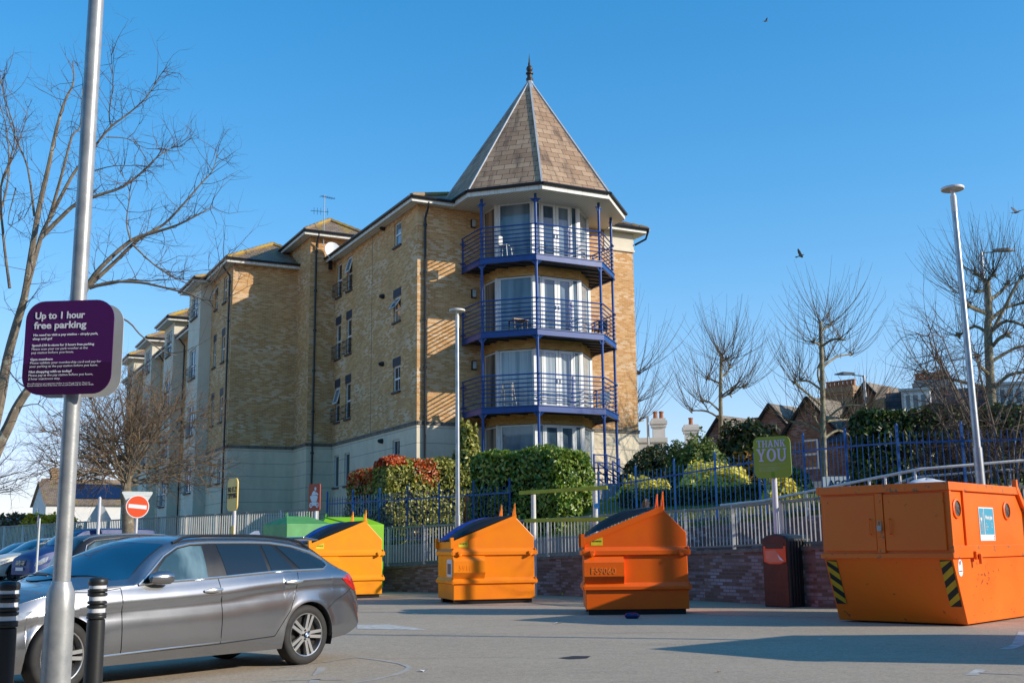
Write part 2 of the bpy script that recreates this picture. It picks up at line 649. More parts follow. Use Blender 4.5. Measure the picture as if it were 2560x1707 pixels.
STUCCO = stuccomat('cream_render', (.76, .65, .47), (.32, .29, .25))
STUCCOP = pm('smooth_cream_render', (.74, .66, .52), .9, var=.14, scale=1.5)


def soffitmat():
    m, nt, b, tc = newmat('white_soffit_boards')
    sx = nt.nodes.new('ShaderNodeSeparateXYZ'); nt.links.new(tc.outputs['Object'], sx.inputs[0])
    ml = nt.nodes.new('ShaderNodeMath'); ml.operation = 'MULTIPLY'; ml.inputs[1].default_value = 8
    nt.links.new(sx.outputs[0], ml.inputs[0])
    fr = nt.nodes.new('ShaderNodeMath'); fr.operation = 'FRACT'; nt.links.new(ml.outputs[0], fr.inputs[0])
    f = _ramp(nt, fr.outputs[0], [(0, 1.0), (.12, 1.0), (.16, 0.0)])
    nt.links.new(_mx(nt, f, (.74, .70, .62), (.28, .26, .23)), b.inputs['Base Color'])
    b.inputs['Roughness'].default_value = .6
    return m


SOFFIT = soffitmat()

# ------------------------------------------------------------------ apartment building
BO = Vector((.915, 39.2, 0)); AZ = R(27.4)
BB = Vector((math.cos(AZ), math.sin(AZ), 0)); BA = Vector((-math.sin(AZ), math.cos(AZ), 0))


def bw(u, v, z):
    return BO + BB * u + BA * v + Vector((0, 0, z))


bld = thing('apartment_building', 'tall yellow brick apartment block with pointed corner turret and blue balconies', 'building', BO, AZ)


def fr(P, Q):
    P, Q = Vector((P[0], P[1], 0)), Vector((Q[0], Q[1], 0))
    T = (Q - P); L = T.length; T.normalize()
    return P, T, L, Vector((-T.y, T.x, 0))


def wall(mb, P, Q, z0, z1, ops=(), depth=.1):
    P, T, L, N = fr(P, Q)
    ss = sorted({0, L} | {x for o in ops for x in o[:2] if 0 < x < L})
    zs = sorted({z0, z1} | {x for o in ops for x in o[2:4] if z0 < x < z1})
    pt = lambda s, z, d=0: P + T * s + N * d + Vector((0, 0, z))
    for i in range(len(ss) - 1):
        for j in range(len(zs) - 1):
            sm, zm = (ss[i] + ss[i + 1]) / 2, (zs[j] + zs[j + 1]) / 2
            if any(o[0] < sm < o[1] and o[2] < zm < o[3] for o in ops):
                continue
            mb.quad(pt(ss[i], zs[j]), pt(ss[i + 1], zs[j]), pt(ss[i + 1], zs[j + 1]), pt(ss[i], zs[j + 1]))
    for o in ops:
        a, b, c, d = o[:4]
        c, d = max(c, z0), min(d, z1)
        if c >= d:
            continue
        mb.quad(pt(a, c), pt(a, d), pt(a, d, depth), pt(a, c, depth))
        mb.quad(pt(b, d), pt(b, c), pt(b, c, depth), pt(b, d, depth))
        mb.quad(pt(a, d), pt(b, d), pt(b, d, depth), pt(a, d, depth))
        mb.quad(pt(b, c), pt(a, c), pt(a, c, depth), pt(b, c, depth))


def fbox(mb, P, Q, s0, s1, z0, z1, d0, d1):
    """box on a wall face; d positive = inward"""
    P, T, L, N = fr(P, Q)
    pt = lambda s, z, d: P + T * s + N * d + Vector((0, 0, z))
    mb.add([pt(s0, z0, d0), pt(s1, z0, d0), pt(s1, z0, d1), pt(s0, z0, d1), pt(s0, z1, d0), pt(s1, z1, d0), pt(s1, z1, d1), pt(s0, z1, d1)],
           [(0, 3, 2, 1), (4, 5, 6, 7), (0, 1, 5, 4), (1, 2, 6, 5), (2, 3, 7, 6), (3, 0, 4, 7)])


def window(par, P, Q, s0, s1, z0, z1, pane=None, mull=(), trans=(), bars=(), fw=.055, d=.06, sill=True, lintel=0, rail=False, tilt=0, name='window'):
    mb = MB()
    e = .004
    fbox(mb, P, Q, s0 + e, s0 + fw, z0 + e, z1 - e, d, d + .05); fbox(mb, P, Q, s1 - fw, s1 - e, z0 + e, z1 - e, d, d + .05)
    fbox(mb, P, Q, s0 + fw, s1 - fw, z0 + e, z0 + fw, d, d + .05); fbox(mb, P, Q, s0 + fw, s1 - fw, z1 - fw, z1 - e, d, d + .05)
    for m in mull:
        x = s0 + (s1 - s0) * m
        fbox(mb, P, Q, x - fw * .7, x + fw * .7, z0 + fw, z1 - fw, d - .004, d + .052)
    for m in trans:
        z = z0 + (z1 - z0) * m
        fbox(mb, P, Q, s0 + fw, s1 - fw, z - fw * .6, z + fw * .6, d - .003, d + .051)
    for m in bars:
        x = s0 + (s1 - s0) * m
        fbox(mb, P, Q, x - .012, x + .012, z0 + fw, z1 - fw, d + .01, d + .04)
    fo = mb.build(name, PVC, par)
    p = MB()
    P_, T, L, N = fr(P, Q)
    pt = lambda s, z, dd: P_ + T * s + N * dd + Vector((0, 0, z))
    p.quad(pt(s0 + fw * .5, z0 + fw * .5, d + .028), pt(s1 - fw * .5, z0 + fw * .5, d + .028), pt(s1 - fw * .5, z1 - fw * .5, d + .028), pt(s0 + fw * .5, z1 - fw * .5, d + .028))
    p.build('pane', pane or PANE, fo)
    if tilt:   # top sash pushed open, hinged at its head
        t = MB(); zm = z0 + (z1 - z0) * trans[0]; zt = z1 - fw
        a, b = s0 + fw * .6, s1 - fw * .6
        q = lambda s, f, k: pt(s, zt + (zm - zt) * f * .96, d - .01 - tilt * f + k)
        for (sa, sb, fa, fb) in ((a, a + .045, 0, 1), (b - .045, b, 0, 1), (a, b, 0, .09), (a, b, .91, 1)):
            t.add([q(sa, fa, -.02), q(sb, fa, -.02), q(sb, fb, -.02), q(sa, fb, -.02), q(sa, fa, .02), q(sb, fa, .02), q(sb, fb, .02), q(sa, fb, .02)],
                  [(0, 1, 2, 3), (7, 6, 5, 4), (0, 4, 5, 1), (1, 5, 6, 2), (2, 6, 7, 3), (3, 7, 4, 0)])
        so_ = t.build('open_sash', PVC, fo)
        g = MB(); g.quad(q(a + .03, .05, 0), q(b - .03, .05, 0), q(b - .03, .95, 0), q(a + .03, .95, 0)); g.build('sash_pane', PANEB, fo)
    if sill:
        m = MB(); fbox(m, P, Q, s0 - .06, s1 + .06, z0 - .075, z0 - .002, -.07, .1); m.build('sill', SILL, fo)
    if lintel:
        m = MB(); fbox(m, P, Q, s0 - .05, s1 + .05, z1 + .002, z1 + lintel, -.004, .02); m.build('lintel', DARKLINTEL, fo)
    if rail:
        m = MB()
        pr = -.16
        for z in (z0 + .04, z0 + .30, z0 + .56):
            for k in ((s0 - .1, pr, s1 + .1, pr), (s0 - .1, pr, s0 - .1, 0), (s1 + .1, pr, s1 + .1, 0)):
                m.tube(pt(k[0], z, k[1]), pt(k[2], z, k[3]), .013, n=5)
        n = 7
        for i in range(n):
            s = s0 - .1 + (s1 - s0 + .2) * i / (n - 1)
            m.tube(pt(s, z0 - .02, pr), pt(s, z0 + .56, pr), .009, n=4)
        m.build('juliet_rail', GUTTER, fo)
    return fo


ZS0, ZS1, ZE = 5.70, 5.83, 14.06      # string course, eaves
uK, uR, vF = -3.34, 6.26, 3.12
vI, uJ, vJ, uM = 12.82, -4.48, 14.85, -7.41
ZB = 1.0


def opens(P, Q, lst):
    return lst


bk, stc, strg = MB(), MB(), MB()


def facade(P, Q, ops=(), ztop=ZE, string=True):
    wall(bk, P, Q, ZS0 + .06, ztop, [o for o in ops if o[3] > ZS0 + .06])
    wall(stc, P, Q, ZB, ZS0 + .06, [o for o in ops if o[2] < ZS0])
    if string:
        P_, T, L, N = fr(P, Q)
        fbox(strg, P, Q, -.035, L + .035, ZS0, ZS1 - .04, -.035, .05)
        fbox(strg, P, Q, -.055, L + .055, ZS1 - .04, ZS1, -.055, .05)


# side wall between K and the inner corner
S1P, S1Q = (uK, vI), (uK, vF)
sv = lambda v0, v1: (vI - v1, vI - v0)
s1 = []
for (z0, z1) in ((12.87, 13.83), (9.87, 10.84), (7.16, 8.14), (4.3, 5.33)):
    s1.append((*sv(4.77, 5.51), z0, z1, 'single'))
for (z0, z1) in ((12.28, 13.80), (9.50, 11.03), (6.71, 8.24), (3.9, 5.27)):
    s1.append((*sv(10.42, 11.08), z0, z1, 'pairb')); s1.append((*sv(11.82, 12.47), z0, z1, 'paira'))
facade(S1P, S1Q, s1)
for i, (a, b, z0, z1, k) in enumerate(s1):
    gf = z1 < 6
    top = z1 > 13
    single = k == 'single'
    window(bld, S1P, S1Q, a, b, z0, z1, trans=() if gf else (.5,), bars=(.5,) if (single and z1 < 9) else (), pane=PANEB if (single and top) else (PANEW if (single and 10 < z1 < 11) else PANE),
           lintel=0 if (gf or top) else (.33 if single else .36), rail=(not single and not gf),
           tilt=.28 if (single and 10 < z1 < 11) else (.18 if (k == 'pairb' and top) or (k == 'paira' and 8 < z1 < 9) else 0))
facade((uJ, vI), (uK, vI), ztop=ZE)                 # recess front
facade((uJ, vJ), (uJ, vI), ztop=15.12)              # tower flank
s2 = []
S2P, S2Q = (uM, 22.4), (uM, vJ)
sv2 = lambda v0, v1: (22.4 - v1, 22.4 - v0)
for (z0, z1) in ((12.50, 13.72), (9.73, 10.96), (7.0, 8.2), (4.25, 5.35)):
    s2.append((*sv2(16.05, 16.66), z0, z1)); s2.append((*sv2(17.82, 18.35), z0, z1))
facade(S2P, S2Q, s2)
for i, (a, b, z0, z1) in enumerate(s2):
    window(bld, S2P, S2Q, a, b, z0, z1, trans=(.5,), lintel=.33 if 6 < z1 < 13 else 0, tilt=.3 if i == 1 else 0)
facade((uM, vJ), (uJ, vJ))                          # broad blank front of the second block
fk = [(0, uR - uK)]
facade((uK, vF), (uR, vF), [])                      # main front wall behind the turret
facade((uR, vF), (uR, 20), [])
facade((uR, 20), (uK + 1, 20), [])
wall(bk, (uJ, vI), (-1.9, vI), ZE, 15.12); wall(bk, (-1.9, vI), (-1.9, 16.4), 13.0, 15.12); wall(bk, (-1.9, 16.4), (uJ, 16.4), 13.0, 15.12); wall(bk, (uJ, 16.4), (uJ, vJ), 13.0, 15.12)
# long left wing beyond
uB = -7.96
s3 = []
S3P, S3Q = (uM, 43.2), (uM, 22.4)
facade(S3P, S3Q, ztop=12.36); facade((uM + 7, 43.2), (uM, 43.2), ztop=12.36)
wall(bk, (uM, 22.4), (uK, 22.4), 11.5, ZE)
bk.build('brick_wall', BRICK, bld)
stc.build('render_base', STUCCO, bld, label='cream rendered lower storey with thin horizontal joints')
strg.build('string_course', pm('weathered_string_course', (.25, .22, .18), .8, var=.5, scale=3, streak=(.03, .03, .03)), bld)
pb = MB(); wall(pb, (uR - 1.4, vF - .03), (uR + .03, vF - .03), 13.27, ZE - .06); wall(pb, (uR + .03, vF - .03), (uR + .03, vF + 2), 13.27, ZE - .06)
fbox(pb, (uR - 1.45, vF), (uR, vF), 0, 1.5, 13.18, 13.27, -.07, .02)
pb.build('render_panel', STUCCOP, bld)
# rendered bays on the wing
for (v0, v1, zt, wins) in ((19.0, 21.66, ZE - .08, ((12.45, 13.52), (9.46, 10.93), (6.7, 8.17), (4.0, 5.3))), (25.44, 28.1, 13.32, ((11.6, 12.9), (8.9, 10.3), (6.2, 7.6), (3.6, 5.0))),
                           (32.0, 34.6, 13.30, ((11.6, 12.9), (8.9, 10.3), (6.2, 7.6))), (38.5, 41.0, 13.30, ((11.6, 12.9), (8.9, 10.3)))):
    b = MB()
    P, Q = (uB, v1), (uB, v0)
    a, c = (v1 - v0) / 2 - .72, (v1 - v0) / 2 + .72
    wall(b, P, Q, ZB, zt, [(a, c, z0, z1) for z0, z1 in wins])
    wall(b, (uB, v0), (uM + .01, v0), ZB, zt); wall(b, (uM + .01, v1), (uB, v1), ZB, zt)
    if zt < 13.5:
        wall(b, (uM + .01, v0), (uM + 3.5, v0), 12.3, zt); wall(b, (uM + 3.5, v0), (uM + 3.5, v1), 12.3, zt); wall(b, (uM + 3.5, v1), (uM, v1), 12.3, zt)
    b.build('render_bay', STUCCOP, bld)
    for z0, z1 in wins:
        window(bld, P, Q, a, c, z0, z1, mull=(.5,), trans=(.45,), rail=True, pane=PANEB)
jt = MB(); fbox(jt, S1P, S1Q, vI - 7.97, vI - 7.93, ZS1, ZE, -.002, .01); jt.build('movement_joint', SILL, bld)
for z in (13.95, 11.15, 8.43, 5.40):
    p = Vector((uK, 6.58, z)); m = MB(); m.lathe([(.10, 0), (.10, .05), (.07, .16), (.03, .2)], 10, (0, 0, 0), 'x')
    m.xf(Matrix.Translation(p + Vector((-.002, 0, 0))) @ Matrix.Rotation(math.pi, 4, 'Z')); m.build('vent_cowl', GUTTER, bld, smooth=True)


# ---- roofs
def eaves(pts, z, par, h=.17, closed=False):
    """white fascia, black gutter; pts on the overhang line, outward to the right of travel"""
    f, g = MB(), MB()
    for i in range(len(pts) - 1 + (1 if closed else 0)):
        a, b = pts[i], pts[(i + 1) % len(pts)]
        P, T, L, N = fr(a, b)
        fbox(f, a, b, 0, L, z - h, z, 0, .03)
        g.tube(P - N * .055 + Vector((0, 0, z + .0)), P + T * L - N * .055 + Vector((0, 0, z + .0)), .06, n=8)
    f.build('fascia', FASCIA, par); g.build('gutter', GUTTER, par, smooth=True)


def hip(par, u0, u1, v0, v1, z, pitch, name='roof', mat=SLATE, ridge_mat=None):
    m = MB(); wd = min(u1 - u0, v1 - v0) / 2; h = wd * math.tan(R(pitch))
    if u1 - u0 < v1 - v0:
        a, b = (u0 + wd, v0 + wd, z + h), (u0 + wd, v1 - wd, z + h)
        m.poly([(u0, v0, z), (u1, v0, z), a]); m.poly([(u1, v1, z), (u0, v1, z), b])
        m.poly([(u0, v1, z), (u0, v0, z), a, b]); m.poly([(u1, v0, z), (u1, v1, z), b, a])
        hips = [((u0, v0, z), a), ((u1, v0, z), a), ((u0, v1, z), b), ((u1, v1, z), b), (a, b)]
    else:
        a, b = (u0 + wd, v0 + wd, z + h), (u1 - wd, v0 + wd, z + h)
        m.poly([(u0, v1, z), (u0, v0, z), a]); m.poly([(u1, v0, z), (u1, v1, z), b])
        m.poly([(u0, v0, z), (u1, v0, z), b, a]); m.poly([(u1, v1, z), (u0, v1, z), a, b])
        hips = [((u0, v0, z), a), ((u0, v1, z), a), ((u1, v0, z), b), ((u1, v1, z), b), (a, b)]
    r = m.build(name, mat, par)
    t = MB()
    for p, q in hips:
        if (Vector(p) - Vector(q)).length < .1:
            continue
        n = max(2, int((Vector(q) - Vector(p)).length / .35))
        for i in range(n):
            c0, c1 = Vector(p).lerp(Vector(q), i / n), Vector(p).lerp(Vector(q), (i + .96) / n)
            t.tube(c0 + Vector((0, 0, .02)), c1 + Vector((0, 0, .035)), .10, .115, n=6)
    t.build('ridge_tiles', ridge_mat or RIDGE, r)
    u = MB(); u.quad((u0, v0, z - .13), (u0, v1, z - .13), (u1, v1, z - .13), (u1, v0, z - .13)); u.build('soffit', SOFFIT, r)
    return r


RIDGE = pm('lichened_ridge_tiles', (.24, .17, .11), .8, scale=1.2, c2=(.45, .27, .02), bump=.2)
zE = ZE + .06
hip(bld, uK - .42, uR + .5, vF - .42, 20.4, zE, 24)
eaves([(uK - .42, vI + .2), (uK - .42, vF - .42), (-2.0, vF - .42)], zE, bld)
eaves([(4.82, vF - .42), (uR + .5, vF - .42), (uR + .5, 20.4)], zE, bld)
hip(bld, uM - .42, -2.2, vJ - .42, 22.5, zE, 30, mat=TILE)
eaves([(uM - .42, 18.6), (uM - .42, vJ - .42), (uJ + .02, vJ - .42)], zE, bld)
hip(bld, uB - .42, uB + 2.6, 18.6, 22.05, zE - .06, 24, mat=TILE)
eaves([(uB - .42, 22.05), (uB - .42, 18.6), (uM - .3, 18.6)], zE - .06, bld)
hip(bld, uJ - .42, -1.5, vI - .42, 16.8, 15.22, 33, mat=TILE)
eaves([(uJ - .42, 16.8), (uJ - .42, vI - .42), (-1.5, vI - .42), (-1.5, 16.8)], 15.22, bld)
for (v0, v1) in ((25.44, 28.1), (32.0, 34.6), (38.5, 41.0)):
    hip(bld, uB - .42, uM + 3.9, v0 - .4, v1 + .4, 13.4, 28, mat=TILE)
    eaves([(uB - .42, v1 + .4), (uB - .42, v0 - .4), (uM + 3.9, v0 - .4)], 13.4, bld)
hip(bld, uM - .42, uM + 7, 22.5, 43.6, 12.42, 24, mat=TILE)
eaves([(uM - .42, 43.6), (uM - .42, 22.2)], 12.42, bld)
# downpipes
for (u, v, z1, kx) in ((-3.06, vF - .09, 13.9, (uK, vF - .3)), (-4.24, vI - .09, 15.1, (uJ, vI - .3)), (uM - .09, vJ + .28, 13.9, None), (uM - .09, 24.9, 12.3, None), (uM - .09, 30.6, 12.3, None)):
    m = MB()
    d = Vector((0, -1, 0)) if kx else Vector((-1, 0, 0))
    top = Vector((u, v, z1)) + d * .30
    m.path([top + Vector((0, 0, .1)), top + Vector((0, 0, -.04)), (u, v, z1 - .42), (u, v, z1 - .55)], .045, 8)
    m.tube((u, v, z1 - .55), (u, v, 1.5), .045, n=8)
    z = z1 - .7
    while z > 2:
        m.tube((u, v, z - .05), (u, v, z + .05), .062, n=8)
        m.bar(Vector((u, v, z)) + Vector((-.08, 0, 0) if kx else (0, -.08, 0)), Vector((u, v, z)) + Vector((.08, 0, 0) if kx else (0, .08, 0)), .03, .04)
        z -= 1.8
    m.build('downpipe', GUTTER, bld, smooth=True)
m = MB(); m.path([(uR + .5, vF - .45, zE - .05), (uR + .42, vF - .35, zE - .4), (uR + .06, vF - .05, zE - .62)], .045, 8); m.build('downpipe', GUTTER, bld, smooth=True)

# ---- turret
CU, CV = 1.41, 2.9
bay = [(-.58, 3.14), (-.58, 1.98), (.42, .98), (2.38, .98), (3.4, 2.0), (3.4, 3.14)]
floors = [3.45, 6.2, 8.95, 11.7]
for i, zf in enumerate(floors):
    zh = zf + 2.2
    if i < 3:
        sp = MB()
        for a, b in zip(bay, bay[1:]):
            wall(sp, a, b, zh + .02, zf + 2.72)
        sp.build('brick_spandrel', BRICKP, bld)
for i, zf in enumerate(floors):
    for (u, v) in bay[1:5]:
        bc = MB(); bc.bx(u - .065, u + .065, v - .065 + .05, v + .065 + .05, zf + .02, zf + (2.2 if i < 3 else 2.32)); bc.build('corner_mullion', PVC, bld)
for i, zf in enumerate(floors):
    z0, z1 = zf + .06, zf + (2.2 if i < 3 else 2.3)
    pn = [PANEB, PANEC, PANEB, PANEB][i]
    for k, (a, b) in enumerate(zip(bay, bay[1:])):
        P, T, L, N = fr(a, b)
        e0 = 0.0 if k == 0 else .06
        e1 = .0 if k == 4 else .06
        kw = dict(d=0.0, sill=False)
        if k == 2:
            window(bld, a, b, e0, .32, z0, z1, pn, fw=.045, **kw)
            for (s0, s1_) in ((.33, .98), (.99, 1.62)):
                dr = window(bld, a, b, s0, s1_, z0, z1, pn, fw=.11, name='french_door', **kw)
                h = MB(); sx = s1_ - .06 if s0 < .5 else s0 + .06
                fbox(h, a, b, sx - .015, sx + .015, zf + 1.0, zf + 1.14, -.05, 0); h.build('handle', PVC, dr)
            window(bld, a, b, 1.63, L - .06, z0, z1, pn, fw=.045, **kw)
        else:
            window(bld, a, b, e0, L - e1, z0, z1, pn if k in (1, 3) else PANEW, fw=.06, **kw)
# decks and balconies
oct_ = [(-1.52, vF), (-1.52, 1.5), (0, 0), (2.78, 0), (4.28, 1.5), (4.28, vF)]


def tubes_along(mb, pts, z, r, n=6, offs=0):
    for a, b in zip(pts, pts[1:]):
        mb.tube((a[0], a[1], z), (b[0], b[1], z), r, n=n)


def inset(pts, d):
    c = Vector((CU, CV, 0))
    return [(p[0] + (CU - p[0]) * d / 2.9, p[1] + (CV - p[1]) * d / 2.9) for p in pts]


for zf in floors[1:]:
    m = MB()
    m.prism([(p[0], p[1], zf - .17) for p in inset(oct_, .06)], (0, 0, .13))
    for t in (.18, .36, .54, .72, .9):      # joists under the deck
        v = .25 + t * 2.7
        w_ = min(1.35 + 1.5 * min(1, (v) / 1.5), 2.8)
        m.bx(CU - w_, CU + w_, v - .03, v + .03, zf - .21, zf - .171)
    bal = m.build('balcony', pm('dark_deck', (.03, .035, .05), .7), bld)
    f = MB()
    for a, b in zip(oct_, oct_[1:]):
        P, T, L, N = fr(a, b)
        fbox(f, a, b, 0, L, zf - .22, zf + .0, 0, .05)
        fbox(f, a, b, -.01, L + .01, zf - .23, zf - .20, -.03, .06); fbox(f, a, b, -.01, L + .01, zf - .02, zf + .01, -.03, .06)
    f.build('edge_beam', BLUE, bal)
    r = MB(); rp = inset(oct_, .03)
    for k, h in enumerate((.18, .36, .51, .66, .81, .97)):
        tubes_along(r, rp, zf + h, .021)
    tubes_along(r, inset(oct_, .0), zf + 1.13, .028)
    for (p, q, ts) in ((rp[0], rp[1], (.04,)), (rp[2], rp[3], (.52,)), (rp[1], rp[2], ()), (rp[4], rp[5], (.9,))):
        for t in ts:
            x, y = p[0] + (q[0] - p[0]) * t, p[1] + (q[1] - p[1]) * t
            r.bar((x, y + .04, zf), (x, y + .04, zf + 1.1), .05, .05, (0, 1, 0))
            for h in (.15, .92):
                r.bar((x - .12, y + .03, zf + h), (x + .12, y + .03, zf + h), .03, .05)
    r.build('railing', BLUE, bal)
for (u, v) in inset(oct_[1:5], .08):
    m = MB(); m.tube((u, v, 2.6), (u, v, 13.98), .052, n=10)
    for zf in floors[1:] + [14.03]:
        d = (Vector((CU, CV, 0)) - Vector((u, v, 0))).normalized(); e = Vector((-d.y, d.x, 0))
        for sg in (-1, 1):
            a = Vector((u, v, zf - .23)) + e * (sg * .05)
            m.prism([a + d * .01, a + e * sg * .17 + d * .01, a + Vector((0, 0, -.16)) + d * .01], d * -.02)
        m.tube((u, v, zf - .27), (u, v, zf - .23), .085, n=10)
    m.build('balcony_post', BLUE, bld, smooth=True)
# ground terrace with guard rail and steps
m = MB(); m.prism([(p[0], p[1], 1.6) for p in oct_], (0, 0, 1.84)); ter = m.build('terrace', BRICKP, bld)
r = MB()
for pts in ([oct_[0], oct_[1], oct_[2], (1.25, 0)], [(2.25, .0), oct_[3], oct_[4]]):
    for h in (.2, .4, .6, .8, 1.08):
        tubes_along(r, inset(pts, .03), 3.44 + h, .024)
    for p in pts:
        r.bar((p[0], p[1] + .05, 3.4), (p[0], p[1] + .05, 4.55), .06, .06, (0, 1, 0))
r.build('guard_rail', BLUE, ter)
r = MB()
for v in (-.16, -1.12):
    for h in (.9, .62, .34):
        r.tube((2.3, v, 3.3 + h), (4.5, v, 1.95 + h), .024, n=6)
    for t in (0, .5, 1):
        r.bar((2.3 + 2.2 * t, v, 3.2 - 1.35 * t), (2.3 + 2.2 * t, v, 4.22 - 1.35 * t), .05, .05, (0, 1, 0))
r.build('stair_rail', BLUE, ter)
r = MB()
for k in range(8):
    r.bx(2.25 + k * .28, 2.53 + k * .28, -1.2, -.02, 1.5, 3.40 - k * .17)
r.bx(1.2, 2.25, -1.2, -.02, 1.5, 3.43)
r.build('steps', CONC, ter)

# spire: octagonal, eaves 14.22, apex 19.74
ap = 3.42; hl = ap * math.tan(R(22.5))
oc = []
for k in range(8):
    t = R(-90 - 22.5 + 45 * k)
    rr_ = ap / math.cos(R(22.5))
    oc.append((CU + rr_ * math.cos(t), CV + rr_ * math.sin(t)))
zt, za = 14.22, 19.74
m = MB()
for k in range(8):
    a, b = oc[k], oc[(k + 1) % 8]
    m.poly([(a[0], a[1], zt), (b[0], b[1], zt), (CU, CV, za)])
spire = m.build('turret_roof', SLATE, bld)
t = MB()
for k in range(8):
    a = Vector((oc[k][0], oc[k][1], zt)); b = Vector((CU, CV, za))
    t.bar(a + Vector((0, 0, .02)), a.lerp(b, .985) + Vector((0, 0, .02)), .07, .05)
t.lathe([(.36, za - .62), (.30, za - .5), (.17, za - .2), (.10, za + .03)], 8, (CU, CV, 0))
t.build('hip_flashing', LEAD, spire)
fn = MB()
fn.lathe([(.13, za - .05), (.15, za + .06), (.10, za + .10), (.10, za + .22), (.15, za + .26), (.15, za + .31), (.08, za + .35), (.12, za + .42), (.135, za + .49), (.10, za + .57), (.05, za + .62), (.06, za + .68), (.035, za + .78), (.004, za + 1.13)], 12, (CU, CV, 0))
fn.build('finial', pm('dark_finial', (.03, .028, .026), .5), spire, smooth=True)
e = MB(); e.prism([(p[0], p[1], zt - .24) for p in oc], (0, 0, .06)); e.build('turret_soffit', SOFFIT, spire)
f, g = MB(), MB()
for k in range(8):
    a, b = oc[k], oc[(k + 1) % 8]
    P, T, L, N = fr(a, b)
    fbox(f, a, b, 0, L, zt - .25, zt - .05, -.012, .02)
    g.tube(P - N * .065 + Vector((0, 0, zt - .03)), P + T * L - N * .065 + Vector((0, 0, zt - .03)), .065, n=8)
f.build('turret_fascia', FASCIA, spire); g.build('turret_gutter', GUTTER, spire, smooth=True)
# soffit skirt closing the gap round the bay under the spire
# wall lights beside the balconies
for z in (13.5, 10.75, 8.0):
    m = MB(); m.bx(-1.15, -.95, vF - .10, vF - .001, z - .17, z + .17); o = m.build('wall_light', GUTTER, bld, bevel=.02)
    m = MB(); m.bx(-1.125, -.975, vF - .13, vF - .101, z - .14, z + .14); m.build('diffuser', pm('frosted_light', (.5, .5, .48), .3), o, bevel=.02)

# ---- things on the balconies, roof and walls
WHITEP = pm('white_plastic', (.72, .72, .70), .4, var=.1)


def chair(loc, rz, label, mat):
    t = thing('balcony_chair', label, 'chair', loc, rz, 'chairs standing on the balconies')
    m = MB(); m.bx(-.2, .2, -.2, .2, .42, .45); m.build('seat', mat, t, bevel=.01)
    m = MB(); m.bx(-.2, .2, .18, .21, .5, .86); m.build('backrest', mat, t, bevel=.01)
    for a, b in ((-1, -1), (1, -1), (-1, 1), (1, 1)):
        m = MB(); m.tube((a * .17, b * .17, .42), (a * .21, b * .22, 0), .016, n=6)
        if b > 0:
            m.tube((a * .17, .19, .42), (a * .18, .2, .86), .014, n=6)
        m.build('leg', mat, t)


chair(bw(-.75, 1.05, 11.71), AZ + R(35), 'white folding chair behind the railing of the top balcony', WHITEP)
chair(bw(3.55, 1.45, 8.96), AZ + R(-60), 'dark chair at the right end of the middle balcony', GUTTER)
chair(bw(3.6, 1.45, 6.21), AZ + R(-50), 'white chair at the right end of the lowest balcony', WHITEP)
lt = thing('step_ladder', 'cream folding step ladder standing on the lowest balcony', 'ladder', bw(-.62, 1.15, 6.21), AZ - R(42))
wood = pm('cream_ladder_paint', (.66, .58, .46), .6)
for sgn, nm in ((-1, 'front_frame'), (1, 'rear_frame')):
    m = MB()
    for a in (-1, 1):
        m.bar((a * .16, sgn * .05, .86), (a * .24, sgn * .32, 0), .03, .05, (0, 1, 0))
    for k in range(1, 4 if sgn < 0 else 2):
        t_ = k / 4
        m.bar((-.23 + .06 * t_, sgn * (.32 - .27 * t_), .86 * t_), (.23 - .06 * t_, sgn * (.32 - .27 * t_), .86 * t_), .1 if sgn < 0 else .03, .025)
    m.build(nm, wood, lt)
m = MB(); m.bx(-.19, .19, -.1, .1, .86, .89); m.build('top_step', wood, lt)
tb = thing('balcony_table', 'small pale wooden table on the middle balcony', 'table', bw(-.25, 1.0, 8.96), AZ)
m = MB(); m.bx(-.3, .3, -.25, .25, .42, .46); m.build('tabletop', pm('pale_wood', (.55, .36, .18), .6), tb)
for a, b in ((-1, -1), (1, -1), (-1, 1), (1, 1)):
    m = MB(); m.bx(a * .26 - .02, a * .26 + .02, b * .21 - .02, b * .21 + .02, 0, .42); m.build('leg', GUTTER, tb)

dc = bw(-3.62, vI - .52, 14.34)
ds = thing('satellite_dish', 'white oval satellite dish on the brick tower wall', 'satellite dish', dc, R(28))
m = MB(); prof = [(.43 * k / 7, .10 * (k / 7) ** 2) for k in range(8)]
m.lathe([(max(r_, .001), z_) for r_, z_ in prof] + [(.44, .10), (.43, .115)], 24, caps=False)
for i, p in enumerate(m.v):
    m.v[i] = (p[0] * .92, -p[2], p[1] * 1.05)
m.xf(Matrix.Rotation(R(-18), 4, 'X'))
m.build('reflector', pm('white_dish', (.72, .72, .71), .45, var=.08), ds, smooth=True)
m = MB(); m.path([(.05, .02, -.45), (.18, -.3, -.4), (.24, -.52, -.16)], .016, 6); m.lathe([(.03, -.04), (.045, .06)], 8, (.24, -.54, -.14)); m.build('feed_arm', GUTTER, ds)
m = MB(); m.path([(0, .05, 0), (0, .25, 0), (0, .28, -.5)], .025, 6); m.bx(-.08, .08, .24, .34, -.75, -.35); m.build('bracket', GUTTER, ds)
ae = thing('roof_aerial', 'thin grey television aerial mast above the satellite dish', 'aerial', bw(-3.95, vI - .2, 14.7), AZ)
STEEL = pm('galvanised_steel', (.46, .48, .50), .42, .75, var=.3, scale=5)
m = MB(); m.tube((0, 0, 0), (0, 0, 2.35), .022, n=6); m.build('mast', STEEL, ae)
